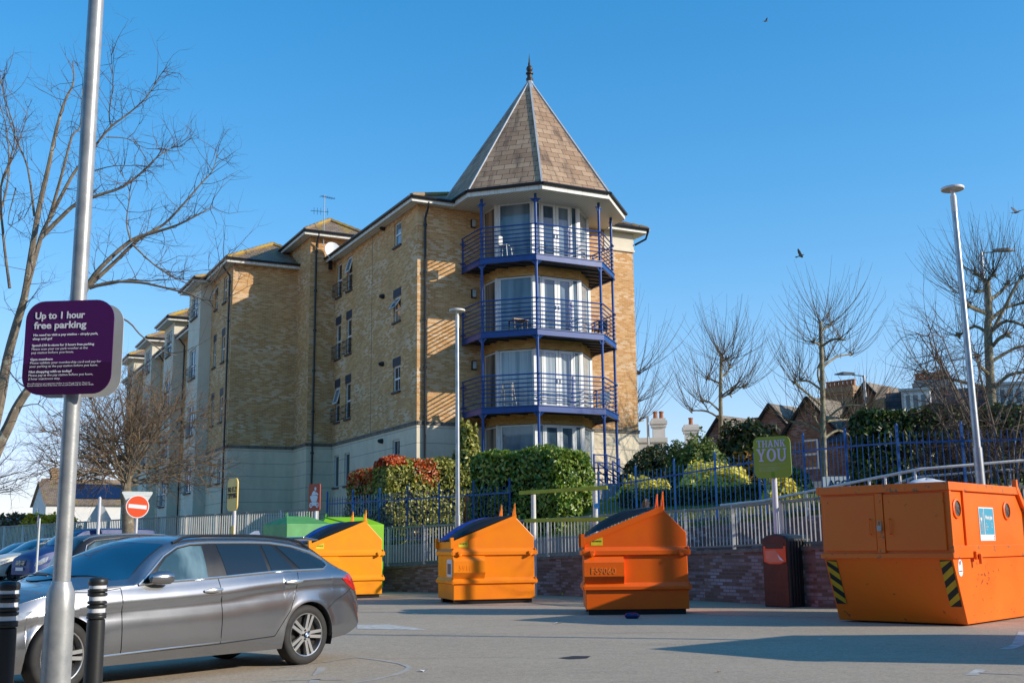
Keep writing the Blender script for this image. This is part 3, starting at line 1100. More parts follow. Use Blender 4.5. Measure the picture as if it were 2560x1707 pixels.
for z, a, n in ((2.25, 20, 6), (1.55, 160, 5)):
    m = MB(); d = Vector((math.cos(R(a)), math.sin(R(a)), .05)); c = Vector((0, 0, z)); e_ = Vector((0, 0, 1)) if z < 2 else Vector((-d.y, d.x, 0))
    m.tube(c - d * .2, c + d * .6, .012, n=5)
    for k in range(n):
        q = c - d * .15 + d * (.75 * k / n); m.tube(q - e_ * .16, q + e_ * .16, .008, n=4)
    m.build('antenna', GUTTER, ae)
# ------------------------------------------------------------------ ground
ASPH = groundmat('worn_asphalt', (.34, .265, .185), (.44, .345, .245), (.66, .53, .39), patchc=(.22, .17, .12))
PAVE = groundmat('dusty_tan_paving', (.34, .265, .17), (.44, .35, .235), (.54, .44, .31), patchc=(.19, .15, .11))
GRASS = groundmat('lawn_turf', (.10, .13, .022), (.17, .19, .03), (.25, .24, .05), scale=1.5)
EARTH = groundmat('garden_soil', (.05, .04, .025), (.09, .07, .04), (.12, .09, .05))
PAINT = pm('worn_white_paint', (.66, .62, .56), .8, c2=(.36, .33, .29), scale=7, bump=.2)
PAINTF = pm('faded_white_paint', (.52, .47, .41), .85, c2=(.32, .285, .245), scale=6)


def gz(x, y):
    t = max(0.0, min(1.0, (y - 24) / 14)) * max(0.0, min(1.0, (-5 - x) / 5))
    return .26 * t * t * (3 - 2 * t)


xs = [-900, -300, -100] + [-60 + 2.5 * i for i in range(25)] + [5, 15, 40, 120, 400, 900]
ys = [-60, -10, 5, 12, 18] + [22 + 1.5 * i for i in range(16)] + [50, 60, 80, 120, 250, 600, 1500]
gm = MB(); gm.grid([[(x, y, gz(x, y)) for x in xs] for y in ys])
struct(gm.build('ground', ASPH, smooth=True))

# front wall line of the car park, from far left to beyond the frame on the right
WL = [Vector(p) for p in ((-7.6, 38.5, 0), (-3.75, 35.0, 0), (1.24, 30.5, 0), (4.43, 26.75, 0), (6.2, 23.5, 0), (8.4, 22.2, 0), (20, 21.0, 0))]
WTOP = [.70, .76, 1.05, 1.16, 1.24, 1.32, 1.5]
WRAIL = [1.85, 1.92, 2.04, 2.12, 2.21, 2.30, 2.6]
RTOP = [1.38, 1.42, 1.62, 1.85, 2.0, 2.1, 2.15]       # top of the retaining wall behind the ramp
FTOP = [3.1, 3.12, 3.25, 3.66, 3.70, 3.72, 3.75]


def norms(pl):
    out = []
    for i in range(len(pl)):
        a, b = pl[max(i - 1, 0)], pl[min(i + 1, len(pl) - 1)]
        d = (b - a).normalized(); out.append(Vector((-d.y, d.x, 0)))
    return out


WN = norms(WL)


def off(d):
    if not isinstance(d, (list, tuple)):
        d = [d] * len(WL)
    return [p + n * k for p, n, k in zip(WL, WN, d)]


DF = [1.15, 1.2, 2.05, 2.5, 2.55, 2.55, 2.55]      # blue fence line
DR = [.85, .9, 1.75, 2.0, 2.0, 2.0, 2.0]           # retaining wall face
DR2 = [d + .2 for d in DR]


def lerp_line(pl, zs, t):
    i = min(int(t), len(pl) - 2); f = t - i
    p = pl[i].lerp(pl[i + 1], f)
    return Vector((p.x, p.y, zs[i] + (zs[i + 1] - zs[i]) * f))


def ribbon(mb, pa, za, pb, zb):
    mb.grid([[Vector((p.x, p.y, z)) for p, z in zip(pa, za)], [Vector((p.x, p.y, z)) for p, z in zip(pb, zb)]])


def wallbody(mb, pa, pb, z0, zt):
    for i in range(len(pa) - 1):
        a, b, c, d = pa[i], pa[i + 1], pb[i + 1], pb[i]
        v = [Vector((p.x, p.y, z)) for p, z in ((a, z0), (b, z0), (c, z0), (d, z0), (a, zt[i]), (b, zt[i + 1]), (c, zt[i + 1]), (d, zt[i]))]
        mb.add(v, [(4, 5, 6, 7), (0, 1, 5, 4), (2, 3, 7, 6)] + ([(3, 0, 4, 7)] if i == 0 else []) + ([(1, 2, 6, 5)] if i == len(pa) - 2 else []))


p = MB(); ribbon(p, off(-3.3), [.004 + gz(q.x, q.y) for q in off(-3.3)], off(0), [.004] * 7); struct(p.build('pavement', PAVE))
fwl = thing('boundary_wall', 'low brown brick wall with stone coping along the back of the car park', 'wall', (0, 0, 0))
m = MB(); wallbody(m, off(0), off(.24), -.05, [z - .08 for z in WTOP]); m.build('brickwork', WALLBRICK, fwl)
m = MB(); wallbody(m, off(-.03), off(.27), 0, WTOP)
mm = MB(); A_, B_ = off(-.035), off(.275)
for i in range(6):
    a, b, c, d = A_[i], A_[i + 1], B_[i + 1], B_[i]
    z = WTOP
    mm.add([(a.x, a.y, z[i] - .08), (b.x, b.y, z[i + 1] - .08), (c.x, c.y, z[i + 1] - .08), (d.x, d.y, z[i] - .08), (a.x, a.y, z[i]), (b.x, b.y, z[i + 1]), (c.x, c.y, z[i + 1]), (d.x, d.y, z[i])],
           [(0, 3, 2, 1), (4, 5, 6, 7), (0, 1, 5, 4), (1, 2, 6, 5), (2, 3, 7, 6), (3, 0, 4, 7)])
mm.build('coping', pm('brick_coping', (.24, .18, .15), .85, var=.5, scale=8), fwl)
# ramp path and retaining wall
rz_ = [z - .30 for z in WTOP]
p = MB(); ribbon(p, off(.24), rz_, off(DR), rz_); struct(p.build('path', CONC))
rt = thing('retaining_wall', 'brick and concrete retaining wall below the lawn behind the white railing', 'wall', (0, 0, 0))
m = MB(); wallbody(m, off(DR)[2:], off(DR2)[2:], -.05, RTOP[2:]); m.build('brickwork', WALLBRICK, rt)
m = MB(); wallbody(m, off(DR)[:3], off(DR2)[:3], -.05, RTOP[:3]); m.build('concrete_face', CONC, rt)
# garden behind, climbing to the building
far = [Vector(q) for q in ((-12, 52, 0), (-9, 47, 0), (2, 47, 0), (12, 50, 0), (20, 46, 0), (26, 40, 0), (36, 34, 0))]
rows = []
o22 = off(DR2)
for k in range(17):
    f = (k / 16) ** 1.6
    row = []
    for i in range(7):
        q = o22[i].lerp(far[i], f)
        zz = RTOP[i] - .02 + (2.72 - RTOP[i]) * min(1, f * 5.2) ** .8
        if i < 2:
            zz = RTOP[i] - .02 - (RTOP[i] - 1.2) * f
        row.append(Vector((q.x, q.y, zz)))
    rows.append(row)
g_ = MB(); g_.grid(rows); struct(g_.build('lawn', GRASS, smooth=True))
fg = MB(); ff = MB()
E2 = [Vector((q.x, q.y, r_.z)) for q, r_ in zip(far, rows[-1])]
fg.grid([[q for q in E2], [q + Vector((q.x - 0, q.y - 20, 0)).normalized() * 200 for q in E2]])
struct(fg.build('far_ground', GRASS))
# grass blades near the fence: nobody could count them
random.seed(3)
gb = MB()
for _ in range(14000):
    t = random.uniform(.2, 5.2); d = 2.25 + abs(random.gauss(0, .9))
    i = min(int(t), 5); f = t - i
    q = off_c = o22[i].lerp(o22[i + 1], f)
    n_ = WN[i].lerp(WN[i + 1], f)
    fr_ = min(1, (d - 2.2) / 17)
    base = q + n_ * (d - 2.2); z = RTOP[i] + (RTOP[i + 1] - RTOP[i]) * f - .03 + (2.72 - RTOP[i]) * min(1, fr_ * 5.2) ** .8
    a = random.uniform(0, 6.28); h = random.uniform(.06, .16); wv = Vector((math.cos(a), math.sin(a), 0)) * .012
    tip = Vector((random.gauss(0, .04), random.gauss(0, .04), h))
    b0 = Vector((base.x, base.y, z))
    gb.add([b0 - wv, b0 + wv, b0 + tip], [(0, 1, 2)])
GB = leafmat('grass_blade', [(0.1, (.06, .09, .015)), (.5, (.14, .18, .03)), (.9, (.26, .26, .06))])
go = gb.build('grass', GB, uv=False); go['kind'] = 'stuff'

# ------------------------------------------------------------------ railings and fences
GALV = pm('grey_white_railing_paint', (.74, .71, .66), .5, .05, var=.25, scale=3)
GALVD = pm('grey_green_rail_paint', (.20, .23, .22), .5, .2, var=.3, scale=3)


def balustrade(pl, z0, z1, spacing, posts, parent, mat, topm, bar=.011, tr=.03, nmax=100, bw_=.022):
    """rails, posts and pickets between two height profiles"""
    A = [Vector((q.x, q.y, z)) for q, z in zip(pl, z0)]; B = [Vector((q.x, q.y, z)) for q, z in zip(pl, z1)]
    tr_ = MB()
    for a, b in zip(B, B[1:]):
        tr_.bar(a, b, .06, .05)
    tr_.build('rail', topm, parent)
    tr_ = MB()
    for a, b in zip(A, A[1:]):
        tr_.bar(a + Vector((0, 0, .08)), b + Vector((0, 0, .08)), .05, .035)
    tr_.build('rail', topm, parent)
    L = [(b - a).length for a, b in zip(pl, pl[1:])]; tot = sum(L)
    def pt(s):
        for i, l in enumerate(L):
            if s <= l or i == len(L) - 1:
                f = s / l
                return A[i].lerp(A[i + 1], f), B[i].lerp(B[i + 1], f)
            s -= l
    n = int(tot / spacing); pk = MB(); k = 0
    for i in range(n + 1):
        a, b = pt(min(tot - .001, i * spacing))
        if i % posts == 0:
            m_ = MB(); m_.bar(a, b + Vector((0, 0, .03)), .07, .07, (0, 1, 0)); m_.build('post', mat, parent)
        else:
            pk.bar(a + Vector((0, 0, .06)), b - Vector((0, 0, .02)), bw_, bw_, (0, 1, 0))
    pk.build('pickets', mat, parent)


r1 = thing('wall_railing', 'white metal railing with thin upright bars standing on the low brick wall', 'railing', (0, 0, 0))
balustrade(off(.12), WTOP, WRAIL, .125, 13, r1, GALV, GALVD)
# upper hand rail on the far side of the ramp
hr = thing('ramp_handrail', 'white tubular handrail rising to the right above the ramp', 'railing', (0, 0, 0))
ho = off(2.1)
pts = [lerp_line(ho, [0, 0, 0, 2.34, 2.66, 2.84, 3.6], 3 + .1 * k) for k in range(0, 30)]
pts = [lerp_line(ho, [2.2, 2.2, 2.1, 2.34, 2.66, 2.84, 3.6], 2.75), lerp_line(ho, [2.2, 2.2, 2.1, 2.34, 2.66, 2.84, 3.6], 2.88)] + pts
m = MB(); m.path(pts, .032, 8); m.build('rail', GALV, hr, smooth=True)
for t in (2.85, 3.15, 3.45, 3.75, 4.05, 4.35, 4.62, 4.9, 5.3):
    a = lerp_line(ho, RTOP, t); b = lerp_line(ho, [2.2, 2.2, 2.1, 2.34, 2.66, 2.84, 3.6], t)
    m = MB(); m.tube((a.x, a.y, a.z - .1), b, .03, n=8); m.build('post', GALV, hr, smooth=True)
h2 = thing('short_handrail', 'second white tubular handrail with a looped end behind the orange skip', 'railing', (0, 0, 0))
ho2 = off(3.0)
q0 = [lerp_line(ho2, [0, 0, 0, 0, 2.52, 2.72, 3.4], 4.28 + .1 * k) for k in range(16)]
e0 = q0[0]; dd = (q0[1] - q0[0]).normalized()
m = MB(); m.path([e0 - dd * .16 + Vector((0, 0, -.9)), e0 - dd * .16 + Vector((0, 0, -.15)), e0 - dd * .06 + Vector((0, 0, -.02))] + q0, .03, 8); m.build('rail', GALV, h2, smooth=True)
for k in (1, 5, 9, 13):
    m = MB(); m.tube(q0[k] - Vector((0, 0, .9)), q0[k], .028, n=8); m.build('post', GALV, h2, smooth=True)


def arc(pl, t):
    s = 0
    for i in range(len(pl) - 1):
        l = (pl[i + 1] - pl[i]).length
        if t <= i + 1 or i == len(pl) - 2:
            return s + l * (t - i)
        s += l
    return s


def unarc(pl, s):
    for i in range(len(pl) - 1):
        l = (pl[i + 1] - pl[i]).length
        if s <= l or i == len(pl) - 2:
            return i + s / l
        s -= l


def blue_fence(t0, t1, label, step, zt, d=DF, name='blue_fence'):
    o = thing(name, label, 'fence', (0, 0, 0), 0, 'blue railings round the garden')
    pl = off(d); s0, s1 = arc(pl, t0), arc(pl, t1); n = max(1, int(round((s1 - s0) / step))); pk = MB()
    zb = [z - .1 for z in RTOP]
    P_ = []
    for i in range(n + 1):
        t = unarc(pl, s0 + (s1 - s0) * i / n)
        P_.append((lerp_line(pl, zb, t), lerp_line(pl, zt, t)))
    for a, b in zip(P_, P_[1:]):
        seg = (b[0] - a[0]); k = max(2, int(Vector((seg.x, seg.y, 0)).length / .135))
        for j in range(1, k):
            f = j / k
            u, v = a[0].lerp(b[0], f), a[1].lerp(b[1], f)
            pk.tube(u, v - Vector((0, 0, .10)), .011, n=5)
            pk.lathe([(.011, -.10), (.003, -.03)], 5, v)
    for h in (.30, 1.0):
        r_ = MB()
        for a, b in zip(P_, P_[1:]):
            za, zb_ = (a[1] - Vector((0, 0, .28)), b[1] - Vector((0, 0, .28))) if h < .5 else (a[0] + Vector((0, 0, .28)), b[0] + Vector((0, 0, .28)))
            r_.bar(za, zb_, .012, .04)
        r_.build('rail', BLUEF, o)
    for a, b in P_:
        m = MB(); m.bar(a, b + Vector((0, 0, .10)), .055, .055, (0, 1, 0)); m.lathe([(.03, .10), (.03, .13), (.012, .16)], 8, b); m.build('post', BLUEF, o)
    pk.build('pickets', BLUEF, o)


blue_fence(.1, 1.50, 'blue railing fence in front of the red and green hedge', 1.35, FTOP)
blue_fence(1.95, 2.93, 'blue railing fence before the turret steps and small yellow bush', 1.45, FTOP)
blue_fence(2.96, 5.45, 'taller blue railing fence rising behind the green THANK YOU sign', 1.4, [3.1, 3.1, 3.3, 3.78, 3.76, 3.74, 3.78])

# dark railing along the left boundary
lf = thing('boundary_railing', 'grey upright bar railing along the far left edge of the car park', 'railing', (0, 0, 0))
GALW = pm('pale_railing_paint', (.78, .73, .65), .5, .0, var=.2, scale=3)
LFP = [Vector((-4.6 + .30, 37.2, 0)), Vector((-6.6, 38.0, 0)), Vector((-13, 43.6, 0)), Vector((-26, 55.4, 0)), Vector((-40, 68, 0))]
balustrade(LFP[1:], [1.05, .9, .7, .5], [2.62, 2.60, 2.52, 2.45], .14, 14, lf, GALW, GALVD, bw_=.03)
lw = thing('boundary_kerb_wall', 'low dark brick wall below the far left railing', 'wall', (0, 0, 0))
m = MB()
nn_ = norms(LFP[1:])
wallbody(m, [p_ - n_ * .12 for p_, n_ in zip(LFP[1:], nn_)], [p_ + n_ * .12 for p_, n_ in zip(LFP[1:], nn_)], -.05, [1.1, .95, .75, .55]); m.build('brickwork', WALLBRICK, lw)

# ------------------------------------------------------------------ painted markings
def mark(pts, mat=PAINT, z=.004):
    mb = MB(); q = [gnd(x, y, z) for x, y in pts]
    mb.poly(q); return mb


def worn_line(pts, wd, mat, name='road_marking'):
    mb = MB(); q = [gnd(x, y, .004) for x, y in pts]
    ns = norms(q); k = len(q)
    for i in range(k - 1):
        a, b = q[i], q[i + 1]
        mb.quad(a - ns[i] * wd, b - ns[i + 1] * wd, b + ns[i + 1] * wd, a + ns[i] * wd)
    return struct(mb.build(name, mat))


m = mark([(893, 1561), (972, 1560), (1062, 1572), (1060, 1573.5), (893, 1571)]); struct(m.build('road_marking', PAINT))
z8 = lambda x, y: (680 + x / 5.6, 1450 + y / 5.6)
worn_line([z8(*q) for q in ((720, 1140), (960, 1100), (1200, 1075), (1500, 1110), (1800, 1160), (1930, 1210), (1880, 1260), (1700, 1325), (1400, 1390), (1100, 1436))], .035, PAINTF)
worn_line([z8(*q) for q in ((0, 1400), (300, 1390), (640, 1385), (1000, 1388))], .03, PAINTF)
worn_line([z8(*q) for q in ((0, 1235), (300, 1195), (640, 1150))], .022, PAINTF)
m = mark([z8(*q) for q in ((640, 1215), (770, 1205), (690, 1300), (560, 1330))]); struct(m.build('road_marking', PAINTF))
m = mark([z8(*q) for q in ((545, 1385), (680, 1380), (640, 1436), (500, 1436))]); struct(m.build('road_marking', PAINTF))
zs_ = lambda x, y: (850 + x / 1.3754, 1440 + y / 1.3754)
worn_line([zs_(*q) for q in ((2290, 250), (2330, 235), (2350, 190))], .07, PAINT)
m = mark([zs_(*q) for q in ((2150, 338), (2185, 318), (2225, 320), (2195, 338))]); struct(m.build('road_marking', PAINT))
worn_line([zs_(*q) for q in ((2195, 331), (2300, 335), (2352, 337))], .03, PAINTF)
m = mark([zs_(*q) for q in ((750, 280), (800, 273), (862, 273), (850, 281), (790, 284))]); struct(m.build('oil_stain', pm('oil_stain', (.03, .028, .027), .6, var=.3)))
# scraps of litter
for i, (px, py, s, lab) in enumerate(((zs_(290, 327)[0], zs_(290, 327)[1], .07, 'white paper scrap on the asphalt right of the grey estate car'), (zs_(1652, 217)[0], zs_(0, 217)[1], .06, 'white paper scrap on the shaded asphalt left of the orange skip'),
                                      (zs_(750, 163)[0], zs_(0, 163)[1], .09, 'flattened white wrapper left of the orange bin numbered F59060'), (zs_(1303, 330)[0], zs_(0, 330)[1], .035, 'tiny brown leaf lying alone on the front asphalt'))):
    m = MB(); q = gnd(px, py); a = random.uniform(0, 3)
    c, s_ = math.cos(a) * s, math.sin(a) * s
    m.add([(-c, -s_, .006), (s_ * .6, -c * .6, .012 + s * .2), (c, s_, .007), (-s_ * .7, c * .7, .014 + s * .1)], [(0, 1, 2), (0, 2, 3)])
    o = m.build('litter_scrap', pm('scrap_paper', (.75, .74, .72), .8) if i < 3 else pm('dry_leaf', (.25, .13, .05), .8), None); o.location = q
    tag(o, lab, 'litter')
m = MB(); m.lathe([(.001, -.06), (.07, -.05), (.11, 0), (.08, .04), (.001, .05)], 7)
for i, v in enumerate(m.v):
    m.v[i] = (v[0] * 1.2 + .02 * math.sin(i), v[1], v[2] * (1 + .3 * math.sin(i * 2.1)))
o = m.build('crumpled_bag', pm('dark_blue_plastic', (.01, .015, .12), .4), None); o.location = gnd(1420 + 545 / 3.408, 1180 + 1245 / 3.408) + Vector((0, 0, .05))
tag(o, 'small dark blue crumpled bag at the foot of the orange bin numbered F59060', 'bag')

# ------------------------------------------------------------------ wheelie containers (front loader bins)
BLACKP = pm('black_lid_plastic', (.018, .018, .020), .42, var=.3, scale=3)
BLUEL = pm('blue_lid_plastic', (.01, .07, .42), .35, var=.2)
YLAB = pm('yellow_label', (.85, .68, .02), .5)
INK = pm('black_ink', (.015, .015, .015), .6, var=.1)
WHT = pm('white_label', (.78, .78, .78), .5, var=.06)
GREYW = pm('pale_bare_metal', (.5, .47, .40), .6)


def orange(name, c, c2, rust=.70):
    return pm(name, c, .36, var=.1, c2=c2, scale=2.0, spots=((.10, .045, .02), 7, rust), spec=.5)


def load_bin(px, number, label, loc, rz, mat, W=1.97, D=1.55, blue_lid=True, sticker=None, numcol=None):
    t = thing('waste_container', label, 'bin', loc, rz, 'orange front loading waste containers')
    m = MB()
    prof = [(0, .10), (W, .10), (W - .01, 1.53), (W * .755, 2.02), (.0, 1.43)]
    m.prism([(x, 0, z) for x, z in prof], (0, D, 0)); m.build('body', mat, t, bevel=.012)
    # ribs all round
    for k, (za, zb) in enumerate(((1.10, 1.27), (.45, .60))):
        r_ = MB()
        pr = [(0, za), (-.055, za + .02), (-.055, zb - .075), (0, zb)]
        r_.add([(-.03, a, z) for a, z in pr] + [(W + .03, a, z) for a, z in pr], [(0, 1, 2, 3), (7, 6, 5, 4), (0, 4, 5, 1), (1, 5, 6, 2), (2, 6, 7, 3)])
        for sx, x in ((-1, 0), (1, W)):
            r_.add([(x, -.05, z) if a == 0 else (x - sx * a, -.05, z) for a, z in pr] + [(x, D, z) if a == 0 else (x - sx * a, D, z) for a, z in pr], [(0, 1, 2, 3), (7, 6, 5, 4), (0, 4, 5, 1), (1, 5, 6, 2), (2, 6, 7, 3)])
        r_.build('rib', mat, t)
    # sloping edge strip along the side
    e = MB()
    a, b = Vector((-.03, -.035, 1.435)), Vector((W * .775, -.035, 2.045))
    dn = Vector((0.0, 0, -.12))
    e.add([a, b, b + dn, a + dn, a + Vector((0, .06, 0)), b + Vector((0, .06, 0)), b + dn + Vector((0, .06, 0)), a + dn + Vector((0, .06, 0))], [(0, 3, 2, 1), (4, 5, 6, 7), (0, 1, 5, 4), (1, 2, 6, 5), (2, 3, 7, 6), (3, 0, 4, 7)])
    e.build('edge_strip', mat, t)
    for y0, y1 in ((-.04, .07), (D - .07, D + .04)):
        e = MB(); e.bx(-.07, .0, y0, y1, 1.27, 1.52); e.build('corner_lug', mat, t)
    # fork pocket
    f = MB(); x1 = W * .375
    f.add([(-.02, 0, 1.13), (x1, 0, 1.13), (x1, 0, .56), (-.02, 0, .56), (-.02, -.12, .98), (x1, -.12, .98), (x1, -.12, .72), (-.02, -.12, .72)],
          [(0, 1, 5, 4), (4, 5, 6, 7), (7, 6, 2, 3), (0, 4, 7, 3), (1, 2, 6, 5)])
    fp = f.build('fork_pocket', mat, t)
    text('number', number, .17, numcol or mat, fp, (.10, -.121, .765), ext=.006, bold=.002, sx=.95)
    # lugs
    for x in (.09, W - .17):
        g = MB(); g.bx(x, x + .09, -.10, -.04, 1.10, 1.20); g.tube((x + .045, -.12, 1.12), (x + .045, -.04, 1.12), .035, n=8); g.build('lug', mat, t, bevel=.008)
    # lids: a bulging black cover, thin sheet with ridges
    for k, (y0, y1, lm) in enumerate(((.02, D * .5 - .01, BLACKP), (D * .5 + .01, D - .02, BLUEL if blue_lid else BLACKP))):
        l = MB(); rows = []
        n = 14
        for i in range(n + 1):
            s = i / n
            bx_, bz_ = -.02 + (W * .755) * s, 1.455 + (2.03 - 1.455) * s
            bul = .16 * math.sin(math.pi * min(1, s * 1.05)) ** .8
            row = []
            for j in range(9):
                q = j / 8
                ed = math.sin(math.pi * q) ** .35 if 0 < q < 1 else 0
                ridge = .02 * math.sin(q * math.pi * 6) * math.sin(math.pi * s)
                row.append((bx_ - bul * ed * .3, y0 + (y1 - y0) * q, bz_ + bul * ed + ridge * ed + .01))
            rows.append(row)
        l.grid(rows)
        l.grid([[(p_[0] if i in (0, n) or j in (0, 8) else -.02 + (W * .755) * i / n, p_[1], 1.465 + (2.03 - 1.455) * i / n if not (i in (0, n) or j in (0, 8)) else p_[2]) for j, p_ in enumerate(row)] for i, row in enumerate(rows)])
        lo = l.build('lid', lm, t, smooth=True, angle=60)
        hm = MB(); cxh = W * .36; ym = (y0 + y1) / 2
        hm.bx(cxh - .05, cxh + .05, ym - .12, ym + .12, 1.86, 1.90); hm.build('lid_grip', BLACKP, lo, bevel=.01)
    # lid stops: wire hoops on the ridge
    for y in (.18, D - .25):
        h = MB(); x = W * .76
        h.path([(x, y - .05, 1.98), (x + .05, y - .035, 2.28), (x + .06, y, 2.31), (x + .05, y + .035, 2.28), (x, y + .05, 1.98)], .013, 6)
        h.path([(x + .06, y - .05, 1.96), (x + .055, y - .02, 2.27), (x + .055, y + .02, 2.27), (x + .06, y + .05, 1.96)], .011, 6)
        h.build('lid_stop', mat, t)
    s = MB(); s.bx(.05, W - .06, .06, .22, 0, .10); s.bx(.05, W - .06, D - .25, D - .08, 0, .10); s.build('skid', GUTTER, t)
    q = MB(); q.prism([(.12, -.004, 1.32 - .02), (.12 + .225, -.004, 1.32 - .02), (.12 + .225, -.004, 1.455), (.12, -.004, 1.455)], (0, .003, 0))
    lb = q.build('warning_label', YLAB, t)
    text('lettering', 'PROHIBITED', .038, INK, lb, (.232, -.0055, 1.365), ext=.0006, bold=.001, align='CENTER', sx=.88)
    if sticker:
        q = MB(); q.prism([(-.003, .12, .62), (-.003, .62, .62), (-.003, .62, 1.02), (-.003, .12, 1.02)], (-.004, 0, 0)); n_ = q.build('notice', WHT, t)
        q = MB(); q.prism([(-.008, .22, .68), (-.008, .55, .68), (-.008, .55, .92), (-.008, .22, .92)], (-.002, 0, 0)); q.build('notice_print', pm('grey_print', (.12, .13, .14), .6), n_)
    return t


O1 = orange('sunlit_orange_paint', (.95, .34, .001), (.9, .29, .001), .74)  # yellower copy: the fuller sun on this bin is in the colour
O2 = orange('part_lit_orange_paint', (.95, .25, .001), (.9, .21, .001), .77)  # middle copy: partial sun put into the paint colour
O3 = orange('grazing_sun_orange_paint', (.92, .14, .001), (.87, .115, .001), .77)  # redder, darker copy: grazing sun put into the paint colour
O3N = pm('scuffed_orange', (.95, .23, .02), .5)
load_bin(0, '', 'golden orange waste container partly hidden behind the grey estate car', (-3.56 - 1.97 * math.cos(R(26)), 30.71 - 1.97 * math.sin(R(26)), 0), R(26), O1)
load_bin(0, '59103', 'orange waste container with blue and black lids, between two others', (-1.42, 26.49, 0), R(17), O2, sticker=True, W=1.98)
load_bin(0, 'F59060', 'deep orange waste container numbered F59060 with a black lid', (1.35, 21.86, 0), R(-1.5), O3, blue_lid=False, W=1.96, numcol=O3N)


def bottle_bank(label, loc, rz, mat, W=1.75, D=1.3, H=1.86):
    t = thing('recycling_bank', label, 'recycling bin', loc, rz, 'green recycling banks behind the orange bins')
    m = MB(); m.bx(0, W, 0, D, .12, 1.02); m.build('lower_body', mat, t, bevel=.02)
    m = MB()
    m.add([(-.03, -.03, 1.02), (W + .03, -.03, 1.02), (W + .03, D + .03, 1.02), (-.03, D + .03, 1.02), (-.03, -.03, H), (W + .03, -.03, H), (W + .03, D + .03, H), (-.03, D + .03, H),
           (.35, D * .5, H + .24), (W - .35, D * .5, H + .24)], [(0, 3, 2, 1), (0, 1, 5, 4), (1, 2, 6, 5), (2, 3, 7, 6), (3, 0, 4, 7), (4, 5, 9, 8), (6, 7, 8, 9), (5, 6, 9), (7, 4, 8)])
    m.build('hood', mat, t, bevel=.015)
    r_ = MB()
    n = 11
    for k in range(n):
        x = .08 + (W - .16) * k / (n - 1)
        r_.bx(x - .03, x + .03, -.05, .0, .16, .92)
        y = .08 + (D - .16) * k / (n - 1)
        r_.bx(W, W + .05, y - .03, y + .03, .16, .92); r_.bx(-.05, 0, y - .03, y + .03, .16, .92)
    r_.build('ribs', mat, t)
    for x in (.35, W - .35):
        h = MB(); h.path([(x, D * .5 - .06, H + .2), (x, D * .5 - .05, H + .34), (x, D * .5 + .05, H + .34), (x, D * .5 + .06, H + .2)], .014, 6); h.build('lifting_hook', mat, t)
    for x in (.1, W - .25):
        for y in (.1, D - .25):
            s = MB(); s.bx(x, x + .15, y, y + .15, 0, .12); s.build('foot', GUTTER, t)
    p_ = MB(); p_.lathe([(.17, 0), (.17, .03), (.12, .035), (.12, .01)], 18, (W * .5, -.035, 1.45), 'y'); p_.build('deposit_port', GUTTER, t)
    return t


LIME = pm('lime_green_paint', (.25, .58, .015), .42, var=.15, scale=2)
PALEG = pm('faded_green_paint', (.10, .36, .11), .5, var=.25, scale=2.5, spots=((.03, .06, .03), 9, .66))
bottle_bank('bright lime green recycling bank against the low wall', (-3.95 - 1.9 * math.cos(R(28)), 34.1 - 1.9 * math.sin(R(28)), 0), R(28), LIME, W=1.9, H=2.0)
bottle_bank('faded pale green recycling bank left of the lime green one', (-6.5, 32.5, 0), R(38), PALEG, W=1.4, D=1.5, H=2.02)

# ------------------------------------------------------------------ mixed glass skip
SKO = pm('skip_orange_paint', (.92, .135, .0), .45, c2=(.88, .165, .0), scale=1.2, spots=((.07, .04, .025), 5, .66))
SKR = pm('skip_rim_orange', (.92, .135, .0), .45, c2=(.88, .165, .0), scale=1.2, spots=((.22, .12, .05), 6, .58))


